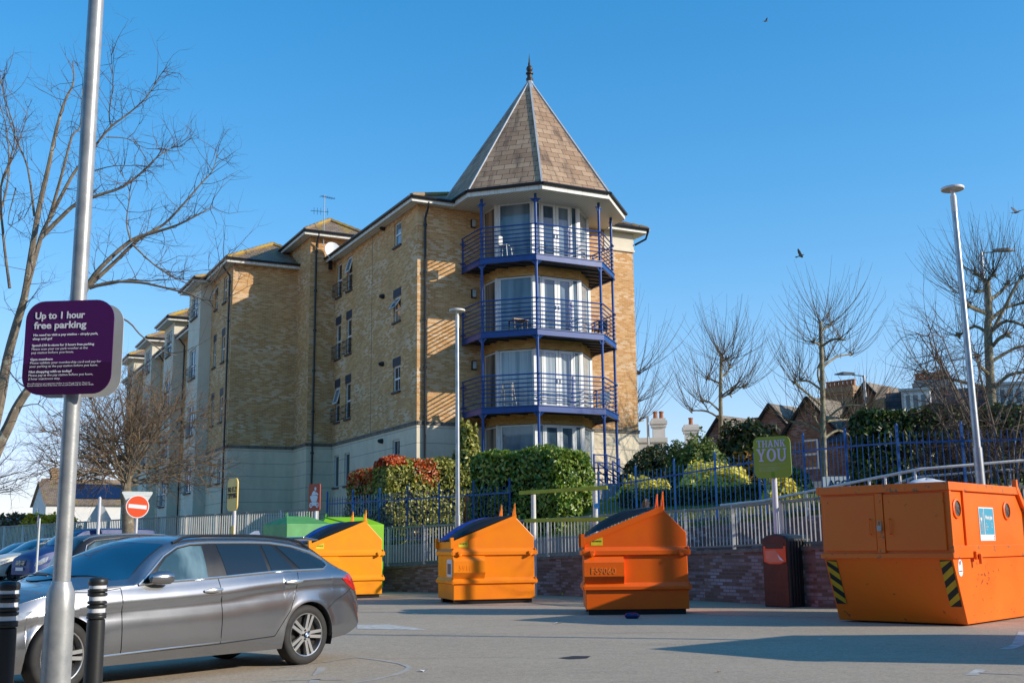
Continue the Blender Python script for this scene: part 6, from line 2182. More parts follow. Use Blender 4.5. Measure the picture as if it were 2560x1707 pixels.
def box_points(n, L, W, H, top=None, round_=.25, depth=.22, faces='ftlrb', zprof=None):
    """points near the surface of a clipped hedge, local: x 0..L, y 0..W, z 0..H"""
    area = {'f': L * H, 'b': L * H, 't': L * W, 'l': W * H, 'r': W * H}
    fs = [f for f in area if f in faces]
    pr = np.array([area[f] for f in fs]); pr = pr / pr.sum()
    k = rng.choice(len(fs), n, p=pr)
    P = np.stack([rng.uniform(0, L, n), rng.uniform(0, W, n), rng.uniform(0, H, n)], 1); N = np.zeros((n, 3))
    d = np.abs(rng.normal(0, depth, n)) - .03
    for i, f in enumerate(fs):
        m_ = k == i
        if f == 'f': P[m_, 1] = d[m_]; N[m_] = (0, -1, 0)
        if f == 'b': P[m_, 1] = W - d[m_]; N[m_] = (0, 1, 0)
        if f == 't': P[m_, 2] = H - d[m_]; N[m_] = (0, 0, 1)
        if f == 'l': P[m_, 0] = d[m_]; N[m_] = (-1, 0, 0)
        if f == 'r': P[m_, 0] = L - d[m_]; N[m_] = (1, 0, 0)
    # round the edges: pull corners in
    c = np.array([L / 2, W / 2, H / 2]); h = c.copy()
    q = (P - c) / h
    nrm = np.sqrt((np.abs(q) ** 5).sum(1)) ** (1 / 2.5)
    sc_ = np.where(nrm > 1, 1 / nrm, 1)
    sc_ = 1 - (1 - sc_) * round_ * 2
    q[:, 0] *= sc_; q[:, 1] *= sc_; q[:, 2] = np.where(q[:, 2] > 0, q[:, 2] * sc_, q[:, 2])
    P = c + q * h
    # uneven clipping
    P += N * (.07 * np.sin(P[:, :1] * 3.1 + P[:, 2:] * 2.3) + .05 * np.sin(P[:, 1:2] * 5 + P[:, 2:] * 6.1))
    if zprof is not None:
        P[:, 2] *= zprof(P[:, 0])
    return P, N


def place(P, N, origin, rz):
    c, s = math.cos(rz), math.sin(rz)
    M_ = np.array([[c, -s, 0], [s, c, 0], [0, 0, 1]])
    return P @ M_.T + np.array(origin), N @ M_.T


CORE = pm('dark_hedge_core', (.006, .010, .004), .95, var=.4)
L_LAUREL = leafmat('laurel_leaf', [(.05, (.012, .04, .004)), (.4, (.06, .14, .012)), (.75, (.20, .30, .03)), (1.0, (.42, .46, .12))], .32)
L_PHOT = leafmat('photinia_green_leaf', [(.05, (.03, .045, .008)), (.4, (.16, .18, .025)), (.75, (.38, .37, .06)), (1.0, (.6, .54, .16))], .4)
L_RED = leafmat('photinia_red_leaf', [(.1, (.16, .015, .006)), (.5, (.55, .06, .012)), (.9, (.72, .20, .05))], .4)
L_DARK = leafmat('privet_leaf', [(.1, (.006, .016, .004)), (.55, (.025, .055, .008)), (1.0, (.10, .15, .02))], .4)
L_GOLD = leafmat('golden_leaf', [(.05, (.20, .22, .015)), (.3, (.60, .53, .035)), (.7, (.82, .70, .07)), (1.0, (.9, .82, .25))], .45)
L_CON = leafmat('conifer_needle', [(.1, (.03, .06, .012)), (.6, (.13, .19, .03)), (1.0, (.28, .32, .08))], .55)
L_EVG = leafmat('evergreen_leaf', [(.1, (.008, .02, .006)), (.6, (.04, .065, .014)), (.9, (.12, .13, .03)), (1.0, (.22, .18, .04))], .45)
L_ORG = leafmat('orange_leaf', [(.1, (.30, .12, .01)), (1.0, (.55, .30, .03))], .5)
L_BRN = leafmat('dry_brown_leaf', [(.1, (.10, .06, .03)), (.6, (.22, .14, .07)), (1.0, (.28, .20, .08))], .8)
L_YEL = leafmat('yellow_blossom', [(.1, (.40, .26, .01)), (.6, (.62, .43, .01)), (1.0, (.72, .55, .05))], .6)
BARK = pm('tan_bark', (.235, .19, .13), .9, c2=(.13, .10, .07), scale=7, bump=.4, spots=((.33, .31, .24), 4, .6))
BARKP = pm('pale_plane_bark', (.34, .30, .20), .85, c2=(.13, .105, .065), scale=5, bump=.2)
TWIG = pm('red_brown_twig', (.12, .075, .055), .85, var=.4, scale=3)
TWIGP = pm('grey_brown_twig', (.125, .095, .06), .85, var=.4, scale=3)
TWIGB = pm('dense_brown_twig', (.22, .145, .08), .85, c2=(.11, .07, .042), scale=1.5)


def hedge(name, label, origin, rz, L, W, H, n, size, mat, cat='hedge', faces='ftlrb', core=True, zprof=None, group=None, red=None):
    t = thing(name, label, cat, (0, 0, 0), 0, group)
    P, N = box_points(n, L, W, H, faces=faces, zprof=zprof)
    rm = red(P) if red else np.zeros(len(P), bool)
    P2, N2 = place(P, N, origin, rz)
    mb = MB(); leaves(mb, P2[~rm], N2[~rm], size); mb.build('foliage', mat, t, uv=False)
    if rm.any():
        mb = MB(); leaves(mb, P2[rm], N2[rm], size * 1.05); mb.build('red_foliage', L_RED, t, uv=False)
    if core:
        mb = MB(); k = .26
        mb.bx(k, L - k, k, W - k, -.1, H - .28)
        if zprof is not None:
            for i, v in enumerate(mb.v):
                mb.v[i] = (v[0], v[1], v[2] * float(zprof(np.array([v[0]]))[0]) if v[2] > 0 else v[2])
        mb.xf(Matrix.Translation(origin) @ Matrix.Rotation(rz, 4, 'Z')); mb.build('stems_or_core', CORE, t)  # dark inner box added to block light through the leaves
    return t


# red-tipped hedge in front of the flats (aligned with the building)
o = bw(-5.36, .97, 1.5)
hedge('photinia_hedge', 'clipped green hedge with red young leaves by the cream wall', o, AZ, 3.0, 1.5, 2.82, 15000, .066, L_PHOT,
      red=lambda P: ((np.sin(P[:, 0] * 2.6 + 4.1) + np.sin(P[:, 2] * 2.1 + P[:, 0] * 1.2 + .6) + rng.normal(0, .45, len(P))) > 1.55) | ((P[:, 2] > 2.55) & (P[:, 0] < .8)))
o = bw(-5.36, 2.3, 1.5)
hedge('photinia_hedge', 'dark end of the red-tipped hedge beside the small ground floor windows', o, AZ, 1.4, 2.9, 2.55, 8500, .066, L_PHOT, red=lambda P: (rng.uniform(0, 1, len(P)) < .16 + .6 * (P[:, 2] > 2.0)))
o = at(1163, 1322, 35.3); o.z = 1.5
hedge('laurel_hedge', 'tall dark green laurel hedge below the corner turret', o, R(-41.5), 3.75, 1.9, 2.72, 17000, .075, L_LAUREL)
o = at(2140, 1200, 30.6); o.z = 1.95
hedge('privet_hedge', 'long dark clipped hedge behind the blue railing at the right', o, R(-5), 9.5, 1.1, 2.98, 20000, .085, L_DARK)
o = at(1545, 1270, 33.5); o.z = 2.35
hedge('dark_bush_base', 'low dark leaf strip added for the shaded base of the golden bushes', o, R(-38), 4.6, .9, .55, 4600, .065, L_DARK)  # dark leaves put in for the shading below the bushes


def bush(name, label, c, rx, ry, rz_, n, size, mat, cat='bush', core=.72, clump=0, extra=None, jit=.9):
    t = thing(name, label, cat, (c[0], c[1], c[2]))
    d = rng.normal(0, 1, (n, 3)); d /= np.linalg.norm(d, axis=1)[:, None]
    d[:, 2] = np.where(d[:, 2] < -.2, -d[:, 2], d[:, 2])
    r_ = 1 - np.abs(rng.normal(0, .13, n))
    if clump:
        ph = np.sin(d[:, 0] * clump + 1) * np.sin(d[:, 1] * clump * 1.1 + 2) * np.sin(d[:, 2] * clump * .9)
        r_ = r_ * (1 + .16 * ph)
    P = d * r_[:, None] * np.array([rx, ry, rz_])
    if extra is not None:
        mk = extra(d)
        mb = MB(); leaves(mb, P[mk], d[mk], size * 1.2, jit=jit); mb.build('orange_foliage', L_ORG, t, uv=False)
        P, d = P[~mk], d[~mk]
    mb = MB(); leaves(mb, P, d, size, jit=jit); mb.build('foliage', mat, t, uv=False)
    mb = MB(); mb.lathe([(.001, -rz_ * .2)] + [(rx * core * math.sin(a), rz_ * core * -math.cos(a)) for a in np.linspace(1.4, 3.1, 7)], 12)
    for i, v in enumerate(mb.v):
        mb.v[i] = (v[0], v[1] * ry / rx, v[2])
    mb.build('stems_or_core', CORE, t)  # dark inner dome added to stop light passing through the bush
    return t


def bc(px, top, Y, rz_):
    p = at(px, top, Y); return (p.x, p.y, p.z - rz_)


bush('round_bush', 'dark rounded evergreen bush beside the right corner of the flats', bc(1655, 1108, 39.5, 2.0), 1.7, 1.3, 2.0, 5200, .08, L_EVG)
bush('conifer_bush', 'bright green clumpy conifer bush behind the blue railing', bc(1748, 1088, 37, 2.1), .95, .9, 2.1, 4800, .07, L_CON, clump=9)
bush('conifer_bush', 'narrow dark conifer bush left of the bright green one', bc(1690, 1096, 37.6, 2.0), .42, .4, 2.0, 1500, .06, L_CON, clump=7)
bush('evergreen_tree', 'broad dark evergreen with orange leaf tips behind the bushes', bc(1868, 1052, 44, 3.0), 1.75, 1.3, 3.0, 6000, .12, L_EVG, cat='tree', clump=6, extra=lambda d: (np.abs(d[:, 0] + .25) < .22) & (np.abs(d[:, 2] - .25) < .35) & (rng.uniform(0, 1, len(d)) < .5))
bush('golden_bush', 'large rounded golden yellow bush behind the blue railing', bc(1786, 1152, 33.4, 1.75), 1.38, 1.2, 1.75, 6500, .075, L_GOLD, clump=5)
bush('golden_bush', 'low golden yellow bush near the turret steps', bc(1608, 1192, 34.6, 1.25), 1.05, .8, 1.25, 3600, .07, L_GOLD, clump=6)
bush('golden_bush', 'small golden yellow bush behind the THANK YOU sign', bc(1948, 1180, 30.5, 1.5), .62, .6, 1.5, 2600, .075, L_GOLD, clump=5)
bush('shrub', 'leafy green shrub between the THANK YOU sign and the pale tree trunk', bc(1995, 1165, 31.5, 1.6), .5, .5, 1.6, 1500, .08, L_LAUREL, clump=5)
q = bw(-2.15, 1.35, 0)
bush('columnar_shrub', 'upright yellow green shrub at the left foot of the turret', (q.x, q.y, 3.5), .52, .5, 2.15, 2600, .085, L_PHOT, clump=6)
bush('yellow_shrub', 'yellow flowering shrub beyond the left railing', bc(128, 1283, 56, 1.6), 2.0, 1.2, 1.6, 2200, .12, L_YEL, clump=6)
bush('dry_shrub', 'brown winter shrub beyond the left railing', bc(45, 1282, 58, 1.7), 2.6, 1.4, 1.7, 2200, .13, L_BRN, clump=7)

# ------------------------------------------------------------------ bare trees
def rvec(s=1.0):
    return Vector((random.gauss(0, s), random.gauss(0, s), random.gauss(0, s)))


def twig(mb, p, d, L, r, depth, up=.25, wander=.22, k=4, sides=4, kids=3, spread=.7):
    pts = [p.copy()]; rad = [r]
    q = p.copy(); dd = d.normalized()
    for i in range(k):
        dd = (dd + rvec(wander) * .5 + Vector((0, 0, up * .25))).normalized()
        q = q + dd * (L / k)
        pts.append(q.copy()); rad.append(r * (1 - .75 * (i + 1) / k))
        if depth > 0:
            for _ in range(kids if i > 0 else 0):
                if random.random() < .62:
                    nd = (dd + rvec(spread)).normalized()
                    twig(mb, q, nd, L * random.uniform(.35, .62), rad[-1] * .62 + .0012, depth - 1, up, wander, max(2, k - 1), 3, max(1, kids - 1), spread)
    mb.path(pts, rad, sides, caps=False)


def limb(mb, pts, r0, r1, sides=7):
    n = len(pts); P = []
    for i in range(n - 1):      # smooth through the joints
        a, b = pts[i], pts[i + 1]
        pa = pts[max(i - 1, 0)]; pb = pts[min(i + 2, n - 1)]
        for k in range(3):
            t = k / 3
            P.append(.5 * ((2 * a) + (b - pa) * t + (2 * pa - 5 * a + 4 * b - pb) * t * t + (3 * a - pa - 3 * b + pb) * t ** 3))
    P.append(pts[-1])
    mb.path(P, [r0 + (r1 - r0) * (i / (len(P) - 1)) ** .8 for i in range(len(P))], sides)
    return P


# large multi-stemmed tree at the left edge
random.seed(21)
tr = thing('bare_tree', 'large bare branching tree leaning in from the left edge', 'tree', (0, 0, 0))
za_ = lambda x, y: (x / 2.45, 80 + y / 2.45)
zb5 = lambda x, y: (280 + x / 4.357, 640 + y / 4.357)
LIMBS = [
    ([(-75, 1330), (-40, 1180), (0, 1003), (20, 893), (45, 800), (62, 741), (78, 640), (98, 521), (122, 415), (141, 325), (163, 251), (184, 207), (182, 153)], 20.6, .20, .012),
    ([(-75, 1330), (-30, 1180), (0, 1106), (21, 1065), (41, 1020), (72, 972), (130, 900), (180, 800), (216, 720), (253, 668), (327, 602), (384, 582), (445, 562), (502, 533), (531, 517)], 20.0, .20, .010),
    ([(62, 741), (102, 594), (122, 549), (155, 435), (180, 341), (200, 317), (206, 223)], 21.0, .085, .010),
    ([(102, 594), (155, 541), (192, 509), (245, 488), (306, 468), (359, 427), (392, 394), (429, 370), (449, 366)], 20.3, .075, .008),
    ([(106, 582), (163, 472), (192, 423), (237, 366), (278, 317), (322, 284), (367, 243), (392, 202), (408, 178)], 21.4, .065, .007),
    ([(278, 317), (273, 284), (282, 215), (278, 141)], 21.4, .028, .005),
    ([(237, 427), (286, 415), (359, 415)], 20.6, .022, .005), ([(265, 343), (318, 347), (367, 372), (429, 370)], 21.2, .022, .004),
    ([(216, 720), (286, 656), (347, 598), (408, 562), (449, 521), (502, 460), (531, 427), (545, 380)], 20.2, .07, .007),
    ([(327, 602), (316, 553), (324, 480), (302, 431)], 20.0, .03, .005), ([(331, 611), (388, 664), (441, 696), (490, 700)], 19.8, .03, .004),
    ([(224, 717), (280, 708), (327, 700), (372, 702), (440, 698)], 19.8, .055, .006),
    ([(224, 720), (280, 705), (349, 706), (395, 715), (440, 726), (470, 733), (500, 746), (535, 752), (560, 748), (580, 739)], 19.6, .05, .006),
    ([(470, 733), (510, 721), (539, 690), (567, 640)], 19.5, .02, .004), ([(358, 640), (399, 670), (445, 697), (487, 716)], 20.0, .022, .004),
    ([(250, 770), (319, 803), (349, 835), (381, 860), (409, 879), (441, 889)], 19.4, .03, .010),
    ([(24, 720), (8, 590), (2, 468), (25, 400), (37, 330), (10, 240), (0, 180)], 21.8, .05, .007), ([(86, 541), (69, 419), (37, 341), (15, 270), (5, 200)], 21.6, .04, .006),
    ([(0, 470), (30, 400), (55, 330), (70, 270)], 22.5, .03, .005), ([(40, 470), (20, 560), (60, 545)], 21, .02, .005), ([(-20, 700), (-5, 560), (20, 450), (18, 330), (-5, 250)], 23, .06, .008),
    ([(41, 1020), (95, 1010), (130, 1040), (160, 1030)], 20, .02, .004), ([(72, 972), (40, 950), (5, 900)], 20, .03, .006),
]
tb_, tw_ = MB(), MB()
for li, (px, Y, r0, r1) in enumerate(LIMBS):
    dY = random.uniform(-.5, .5)
    pts = [at(x, y, Y + (0 if li < 2 else dY * i / len(px)) + random.gauss(0, .05)) for i, (x, y) in enumerate(px)]
    P = limb(tb_, pts, r0 * .64, r1 * .7)
    n = len(P)
    for i in range(3 if li > 1 else n // 3, n):
        dens = 1.9 if px[0][0] < 400 and px[min(len(px) - 1, 3)][1] < 640 else 1.15
        if li in (15, 12):
            dens = .35
        for _ in range(2):
            if random.random() < dens * .55:
                d = (P[i] - P[i - 1]).normalized()
                nd = (d * .6 + rvec(.75) + Vector((0, 0, .25))).normalized()
                twig(tw_, P[i], nd, random.uniform(.25, .95), .0075, 1 if random.random() < .6 else 2, .3, .4, 4, 3, 2, .85)
tb_.build('trunk', BARK, tr, smooth=True); tw_.build('twigs', TWIG, tr, uv=False)

# dense round tree beyond the left railing
random.seed(8)
tr = thing('round_tree', 'dense bare round-headed tree in front of the left end of the flats', 'tree', (0, 0, 0))
tb_, tw_ = MB(), MB()
base = at(325, 1340, 41); base.z = .6
fork = at(315, 1225, 41)
limb(tb_, [base, base.lerp(fork, .5) + Vector((.05, 0, 0)), fork], .27, .20, 9)
cc = at(320, 1120, 41)
lead = [fork, fork + Vector((.05, 0, .7)), fork + Vector((-.03, .05, 1.5)), fork + Vector((.04, 0, 2.6))]
limb(tb_, lead, .17, .04, 7)
for k in range(74):
    a = random.uniform(0, 2 * math.pi); e = math.asin(random.uniform(-.30, .98))
    d = Vector((math.cos(a) * math.cos(e) * 1.08, math.sin(a) * math.cos(e) * .9, math.sin(e) * 1.05))
    end = cc + Vector((d.x * 2.9, d.y * 2.6, d.z * 3.0 - .45))
    h = random.random() ** 1.5
    o = lead[0].lerp(lead[3], h * .75) + rvec(.04)
    mid = o.lerp(end, .5) + Vector((0, 0, .25 * (1 - h))) + rvec(.2)
    P = limb(tb_, [o, mid, end], random.uniform(.028, .055), .010, 5)
    for i in range(2, len(P)):
        for _ in range(4):
            dd = (P[i] - P[i - 1]).normalized()
            nd = (dd * .6 + rvec(.6) + (P[i] - fork).normalized() * .4).normalized()
            twig(tw_, P[i], nd, random.uniform(.6, 1.3), .014, 2, .10, .32, 4, 3, 2, .65)
tb_.build('trunk', BARK, tr, smooth=True); tw_.build('twigs', TWIGB, tr, uv=False)

# small tree whose twigs reach in at the far left
random.seed(33)
tr = thing('small_bare_tree', 'small bare tree at the far left edge above the parked cars', 'tree', (0, 0, 0))
tb_, tw_ = MB(), MB(); b = at(-95, 1400, 42); b.z = .2; f = at(-90, 1230, 42)
limb(tb_, [b, b.lerp(f, .5), f], .16, .1)
for k in range(16):
    a = random.uniform(0, 6.28); e = random.uniform(.0, 1.2)
    end = f + Vector((math.cos(a) * math.cos(e), math.sin(a) * math.cos(e), math.sin(e))) * random.uniform(1.6, 2.6)
    P = limb(tb_, [f, f.lerp(end, .5) + rvec(.15), end], .04, .01, 5)
    for q in P[2:]:
        for _ in range(2):
            twig(tw_, q, (end - f).normalized() + rvec(.5), random.uniform(.6, 1.2), .012, 1, .3, .25, 4, 3, 2, .6)
tb_.build('trunk', BARK, tr, smooth=True); tw_.build('twigs', TWIG, tr, uv=False)


def pollard(label, trunk, Y, r0, arms, ntw, tl, base_z=2.2, seed=1, rt=.014):
    """pollarded plane tree: stout arms ending in knuckles that throw long upright shoots"""
    random.seed(seed)
    t = thing('pollarded_tree', label, 'tree', (0, 0, 0), 0, 'pollarded plane trees beyond the garden')
    tb_, tw_ = MB(), MB()
    pts = [at(x, y, Y) for x, y in trunk]
    b = pts[0].copy(); b.z = base_z
    limb(tb_, [b] + pts, r0, r0 * .5, 9)
    kn = [(pts[-1], Vector((0, 0, 1)))]
    for a in arms:
        dy = random.uniform(-1.3, 1.3)
        q = [at(x, y, Y + dy * i / max(1, len(a) - 1)) for i, (x, y) in enumerate(a)]
        P = limb(tb_, q, r0 * .36, r0 * .24, 6)
        for c, s in ((P[-1], 1.0), (P[len(P) // 2], .5)):
            kn.append((c, (P[-1] - P[0]).normalized() * s))
        for c in (P[-1],):
            for _ in range(4):
                o = rvec(.09); tb_.path([c + o * .2, c + o], [r0 * .32, r0 * .16], 5)
    for c, d in kn:
        m = int(ntw * (1 if d.length > .7 else .45))
        for _ in range(m):
            a = random.uniform(0, 6.28)
            out = Vector((math.cos(a), math.sin(a), random.uniform(-.15, .9))) * .8 + d * .55
            L = tl * random.uniform(.5, 1.1); n = 6
            p = c + rvec(.05); v = out.normalized(); P = [p]; 
            for i in range(n):
                v = (v + Vector((0, 0, .20)) + rvec(.04)).normalized(); p = p + v * (L / n); P.append(p)
            tw_.path(P, [rt * (1 - .75 * i / n) for i in range(n + 1)], 3, caps=False)
            if random.random() < .5:
                i = random.randint(1, 3); tw_.path([P[i], P[i] + (v + rvec(.35)).normalized() * L * .4, P[i] + (v * 2 + rvec(.2)).normalized() * L * .55], [rt * .6, rt * .4, rt * .15], 3, caps=False)
    tb_.build('trunk', BARKP, t, smooth=True); tw_.build('shoots', TWIGP, t, uv=False)
    return t


ze_ = lambda *pp: [(1560 + x / 2.352, 700 + y / 2.352) for x, y in pp]
pollard('bare pollarded tree nearest the flats, rising above the evergreen bushes', ze_((572, 1100), (570, 830), (568, 650), (573, 450)), 53, .15,
        [ze_((570, 610), (530, 592), (492, 576)), ze_((575, 680), (640, 636), (705, 630)), ze_((562, 770), (500, 715), (455, 715)), ze_((565, 815), (490, 772), (395, 766)), ze_((572, 570), (605, 545), (622, 510)), ze_((573, 480), (590, 472), (605, 465)), ze_((580, 690), (610, 672), (622, 668))], 17, 3.4, seed=2, rt=.014)
pollard('tall bare pollarded tree with pale trunk rising behind the blue railing', ze_((1182, 1235), (1172, 900), (1167, 600), (1160, 400), (1156, 245)), 43, .145,
        [ze_((1160, 300), (1190, 280), (1216, 266)), ze_((1150, 380), (1130, 370), (1118, 366)), ze_((1162, 390), (1220, 352), (1270, 346)), ze_((1168, 510), (1250, 452), (1336, 436)), ze_((1165, 640), (1140, 560), (1150, 500), (1180, 470)), ze_((1165, 650), (1090, 596), (1035, 590)), ze_((1165, 740), (1070, 660), (1005, 602)), ze_((1180, 830), (1290, 742), (1420, 742)), ze_((1172, 912), (1100, 858), (975, 830)), ze_((1185, 925), (1260, 882), (1345, 925)), ze_((1170, 870), (1130, 830), (1125, 800)), ze_((1185, 830), (1260, 822), (1380, 818))], 14, 2.8, seed=5, rt=.012)
zr_ = lambda *pp: [(2280 + x / 4.125, 420 + y / 4.125) for x, y in pp]
pollard('largest bare pollarded tree at the right edge with many upright shoots', ze_((2185, 1100), (2160, 700), (2148, 500), (2140, 250)) + zr_((800, 1568), (788, 1350), (776, 1185)), 37, .19,
        [zr_((775, 1190), (720, 1130), (648, 1090)), zr_((778, 1190), (800, 1140), (832, 1110)), zr_((815, 1350), (900, 1290), (990, 1200)), zr_((780, 1270), (740, 1260), (678, 1276)), zr_((765, 1500), (600, 1430), (520, 1350), (500, 1298)), zr_((820, 1560), (950, 1450), (1150, 1390)),
         ze_((2135, 310), (2060, 272), (1970, 326)), ze_((2160, 300), (2250, 240), (2360, 272)), ze_((2140, 195), (2080, 170), (2030, 150)), ze_((2165, 390), (2210, 340), (2245, 320)), ze_((2150, 640), (2000, 600), (1880, 572), (1780, 552)), ze_((2165, 650), (2260, 560), (2380, 540)), ze_((2150, 560), (2090, 500), (2075, 450)), ze_((2150, 330), (2230, 180), (2300, 40), (2340, -20)), ze_((2160, 480), (2300, 400), (2420, 380))], 15, 2.6, seed=9, rt=.011)
pollard('bare tree half hidden behind the right edge of the flats', [(1545, 1240), (1548, 1000), (1550, 900)], 60, .15,
        [[(1550, 1010), (1575, 1000), (1592, 1005)], [(1550, 960), (1580, 930), (1596, 935)], [(1548, 1060), (1580, 1050), (1600, 1052)]], 18, 4.2, seed=12, rt=.015)

# twiggy shrubs in front of the right hedge
for sd, (px, Y, h, lab) in enumerate(((2455, 25.6, 4.0, 'tall bare twiggy shrub behind the right lamp column'), (2530, 25.0, 4.1, 'bare twiggy shrub at the right edge behind the skip'), (2375, 26.2, 1.3, 'low bare bramble in front of the dark clipped hedge'))):
    random.seed(60 + sd)
    t = thing('bare_shrub', lab, 'shrub', (0, 0, 0), 0, 'bare twiggy shrubs in front of the right hedge')
    tb_, tw_ = MB(), MB()
    b = at(px, 1250, Y); b.z = 2.0
    for k in range(11):
        a = random.uniform(0, 6.28); d = Vector((math.cos(a) * .40, math.sin(a) * .45, 1))
        e = b + d * h * random.uniform(.6, 1.0)
        P = limb(tb_, [b + Vector((d.x, d.y, 0)) * .15, b.lerp(e, .5) + rvec(.12), e], .035, .012, 6)
        for q in P[2:]:
            for _ in range(4):
                twig(tw_, q, Vector((random.gauss(0, .8), random.gauss(0, .8), random.gauss(.2, .5))), random.uniform(.5, 1.25), .0095, 2, .15, .35, 4, 3, 2, .8)
    tb_.build('stems_or_core', BARK, t, smooth=True); tw_.build('twigs', TWIG, t, uv=False)

# ------------------------------------------------------------------ houses
POT = pm('terracotta_pot', (.42, .14, .05), .7, var=.3)
WHITER = pm('white_render', (.70, .68, .64), .85, var=.12, scale=2)
STONE = pm('stone_band', (.45, .42, .36), .85, var=.25, scale=4)


def lwin(par, x0, x1, z0, z1, y, pane=PANE, mull=(), trans=(.5,)):
    return window(par, (x0, y), (x1, y), 0, x1 - x0, z0, z1, pane, mull=mull, trans=trans, fw=.09, d=-.06, sill=False)


def chimney(par, x, y, z0, z1, wx, wy, mat, pots, name='chimney'):
    m = MB(); m.bx(x - wx / 2, x + wx / 2, y - wy / 2, y + wy / 2, z0, z1 - .45)
    m.bx(x - wx / 2 - .07, x + wx / 2 + .07, y - wy / 2 - .07, y + wy / 2 + .07, z1 - .45, z1 - .3); m.bx(x - wx / 2 - .12, x + wx / 2 + .12, y - wy / 2 - .12, y + wy / 2 + .12, z1 - .3, z1 - .12)
    m.bx(x - wx / 2 - .04, x + wx / 2 + .04, y - wy / 2 - .04, y + wy / 2 + .04, z1 - .12, z1)
    c = m.build(name, mat, par)
    for k in range(pots):
        p = MB(); px_ = x - wx / 2 + wx * (k + .5) / pots
        p.lathe([(.12, z1), (.10, z1 + .3), (.13, z1 + .31), (.13, z1 + .38), (.09, z1 + .38)], 9, (px_, y, 0)); p.build('chimney_pot', POT, c)
    return c


def house(label, px, Y, rz, wd=6.0, eav=6.3, ridge=8.8, gx=.0, gw=2.4, gapex=8.6, wall_m=None, roof_m=None, pots=5, chx=None, seed=0, base=1.6, dep=8):
    p = at(px, 1300, Y)
    t = thing('terraced_house', label, 'house', (p.x, p.y, 0), rz, 'old brick houses beyond the garden')
    wm, rm_ = wall_m or REDBRICK, roof_m or SLATED
    m = MB(); m.bx(0, wd, 0, dep, base, eav); m.build('wall', wm, t)
    m = MB(); m.poly([(-.2, -.3, eav - .1), (wd + .2, -.3, eav - .1), (wd + .2, dep / 2, ridge), (-.2, dep / 2, ridge)]); m.poly([(wd + .2, dep + .3, eav - .1), (-.2, dep + .3, eav - .1), (-.2, dep / 2, ridge), (wd + .2, dep / 2, ridge)])
    r_ = m.build('roof', rm_, t)
    m = MB(); m.poly([(0, 0, eav), (0, dep, eav), (0, dep / 2, ridge - .05)]); m.poly([(wd, 0, eav), (wd, dep, eav), (wd, dep / 2, ridge - .05)]); m.build('gable_end', wm, t)
    m = MB(); m.tube((-.2, dep / 2, ridge), (wd + .2, dep / 2, ridge), .12, n=6); m.build('ridge_tiles', POT if seed % 2 else SLATED, r_)
    # front gable
    g0, g1 = gx, gx + gw; gm_ = (g0 + g1) / 2; ez = gapex - gw * .62
    m = MB(); m.prism([(g0, -.55, base), (g1, -.55, base), (g1, -.55, ez), (gm_, -.55, gapex), (g0, -.55, ez)], (0, .6, 0)); m.build('front_gable', wm, t)
    m = MB()
    yb = dep * .5
    for a, s in ((g0, -1), (g1, 1)):
        e0, e1 = Vector((a + s * .25, -.75, ez - .16)), Vector((gm_, -.75, gapex + .06))
        m.add([e0, e1, e1 + Vector((0, yb, 0)), e0 + Vector((0, yb, 0))], [(0, 1, 2, 3)])
    m.build('gable_roof', slate_g(seed), t)
    b = MB()
    for a, s in ((g0, -1), (g1, 1)):
        b.bar((a + s * .25, -.74, ez - .2), (gm_, -.74, gapex + .02), .05, .14)
    b.build('bargeboard', DARKM, t)
    lwin(t, gm_ - .45, gm_ + .45, 5.0, 6.5, -.56, PANEB if seed % 2 else PANE)
    # ground floor bay and upstairs windows
    by = MB(); by.prism([(g0 + .2, -.55, base), (g0 + .5, -1.1, base), (g1 - .5, -1.1, base), (g1 - .2, -.55, base)], (0, 0, 2.75)); by.build('bay', WHITER if seed % 2 == 0 else STONE, t)
    lwin(t, g0 + .58, gm_ - .05, 2.4, 4.1, -1.11, PANEC); lwin(t, gm_ + .05, g1 - .58, 2.4, 4.1, -1.11, PANEB)
    x = g1 + .5
    while x + .8 < wd:
        lwin(t, x, x + .75, 5.0, 6.1, -.01, PANEB if int(x * 3) % 2 else PANE); lwin(t, x, x + .75, 2.2, 4.0, -.01, PANEC if int(x * 5) % 2 else PANE)
        a = MB(); fbox(a, (x - .1, 0), (x + .85, 0), 0, .95, 4.02, 4.28, -.05, .02); fbox(a, (x - .1, 0), (x + .85, 0), 0, .95, 6.12, 6.28, -.05, .02); a.build('stone_lintel', STONE, t)
        x += 1.6
    if chx is not None:
        chimney(t, chx, dep * .42, ridge - 1.4, ridge + .95, 1.75, .8, brickmat_c(), pots)
    return t


_bc = []


def brickmat_c():
    if not _bc:
        _bc.append(brickmat('chimney_brick', (.28, .16, .08), (.42, .27, .14), (.45, .3, .2), (.30, .22, .15), patch=.6))
    return _bc[0]


def slate_g(seed):
    k = 'gable_tiles_%d' % (seed % 2)
    return MATS.get(k) or slatemat(k, (.21, .165, .12), (.31, .25, .185), bw=.3, bh=.2)


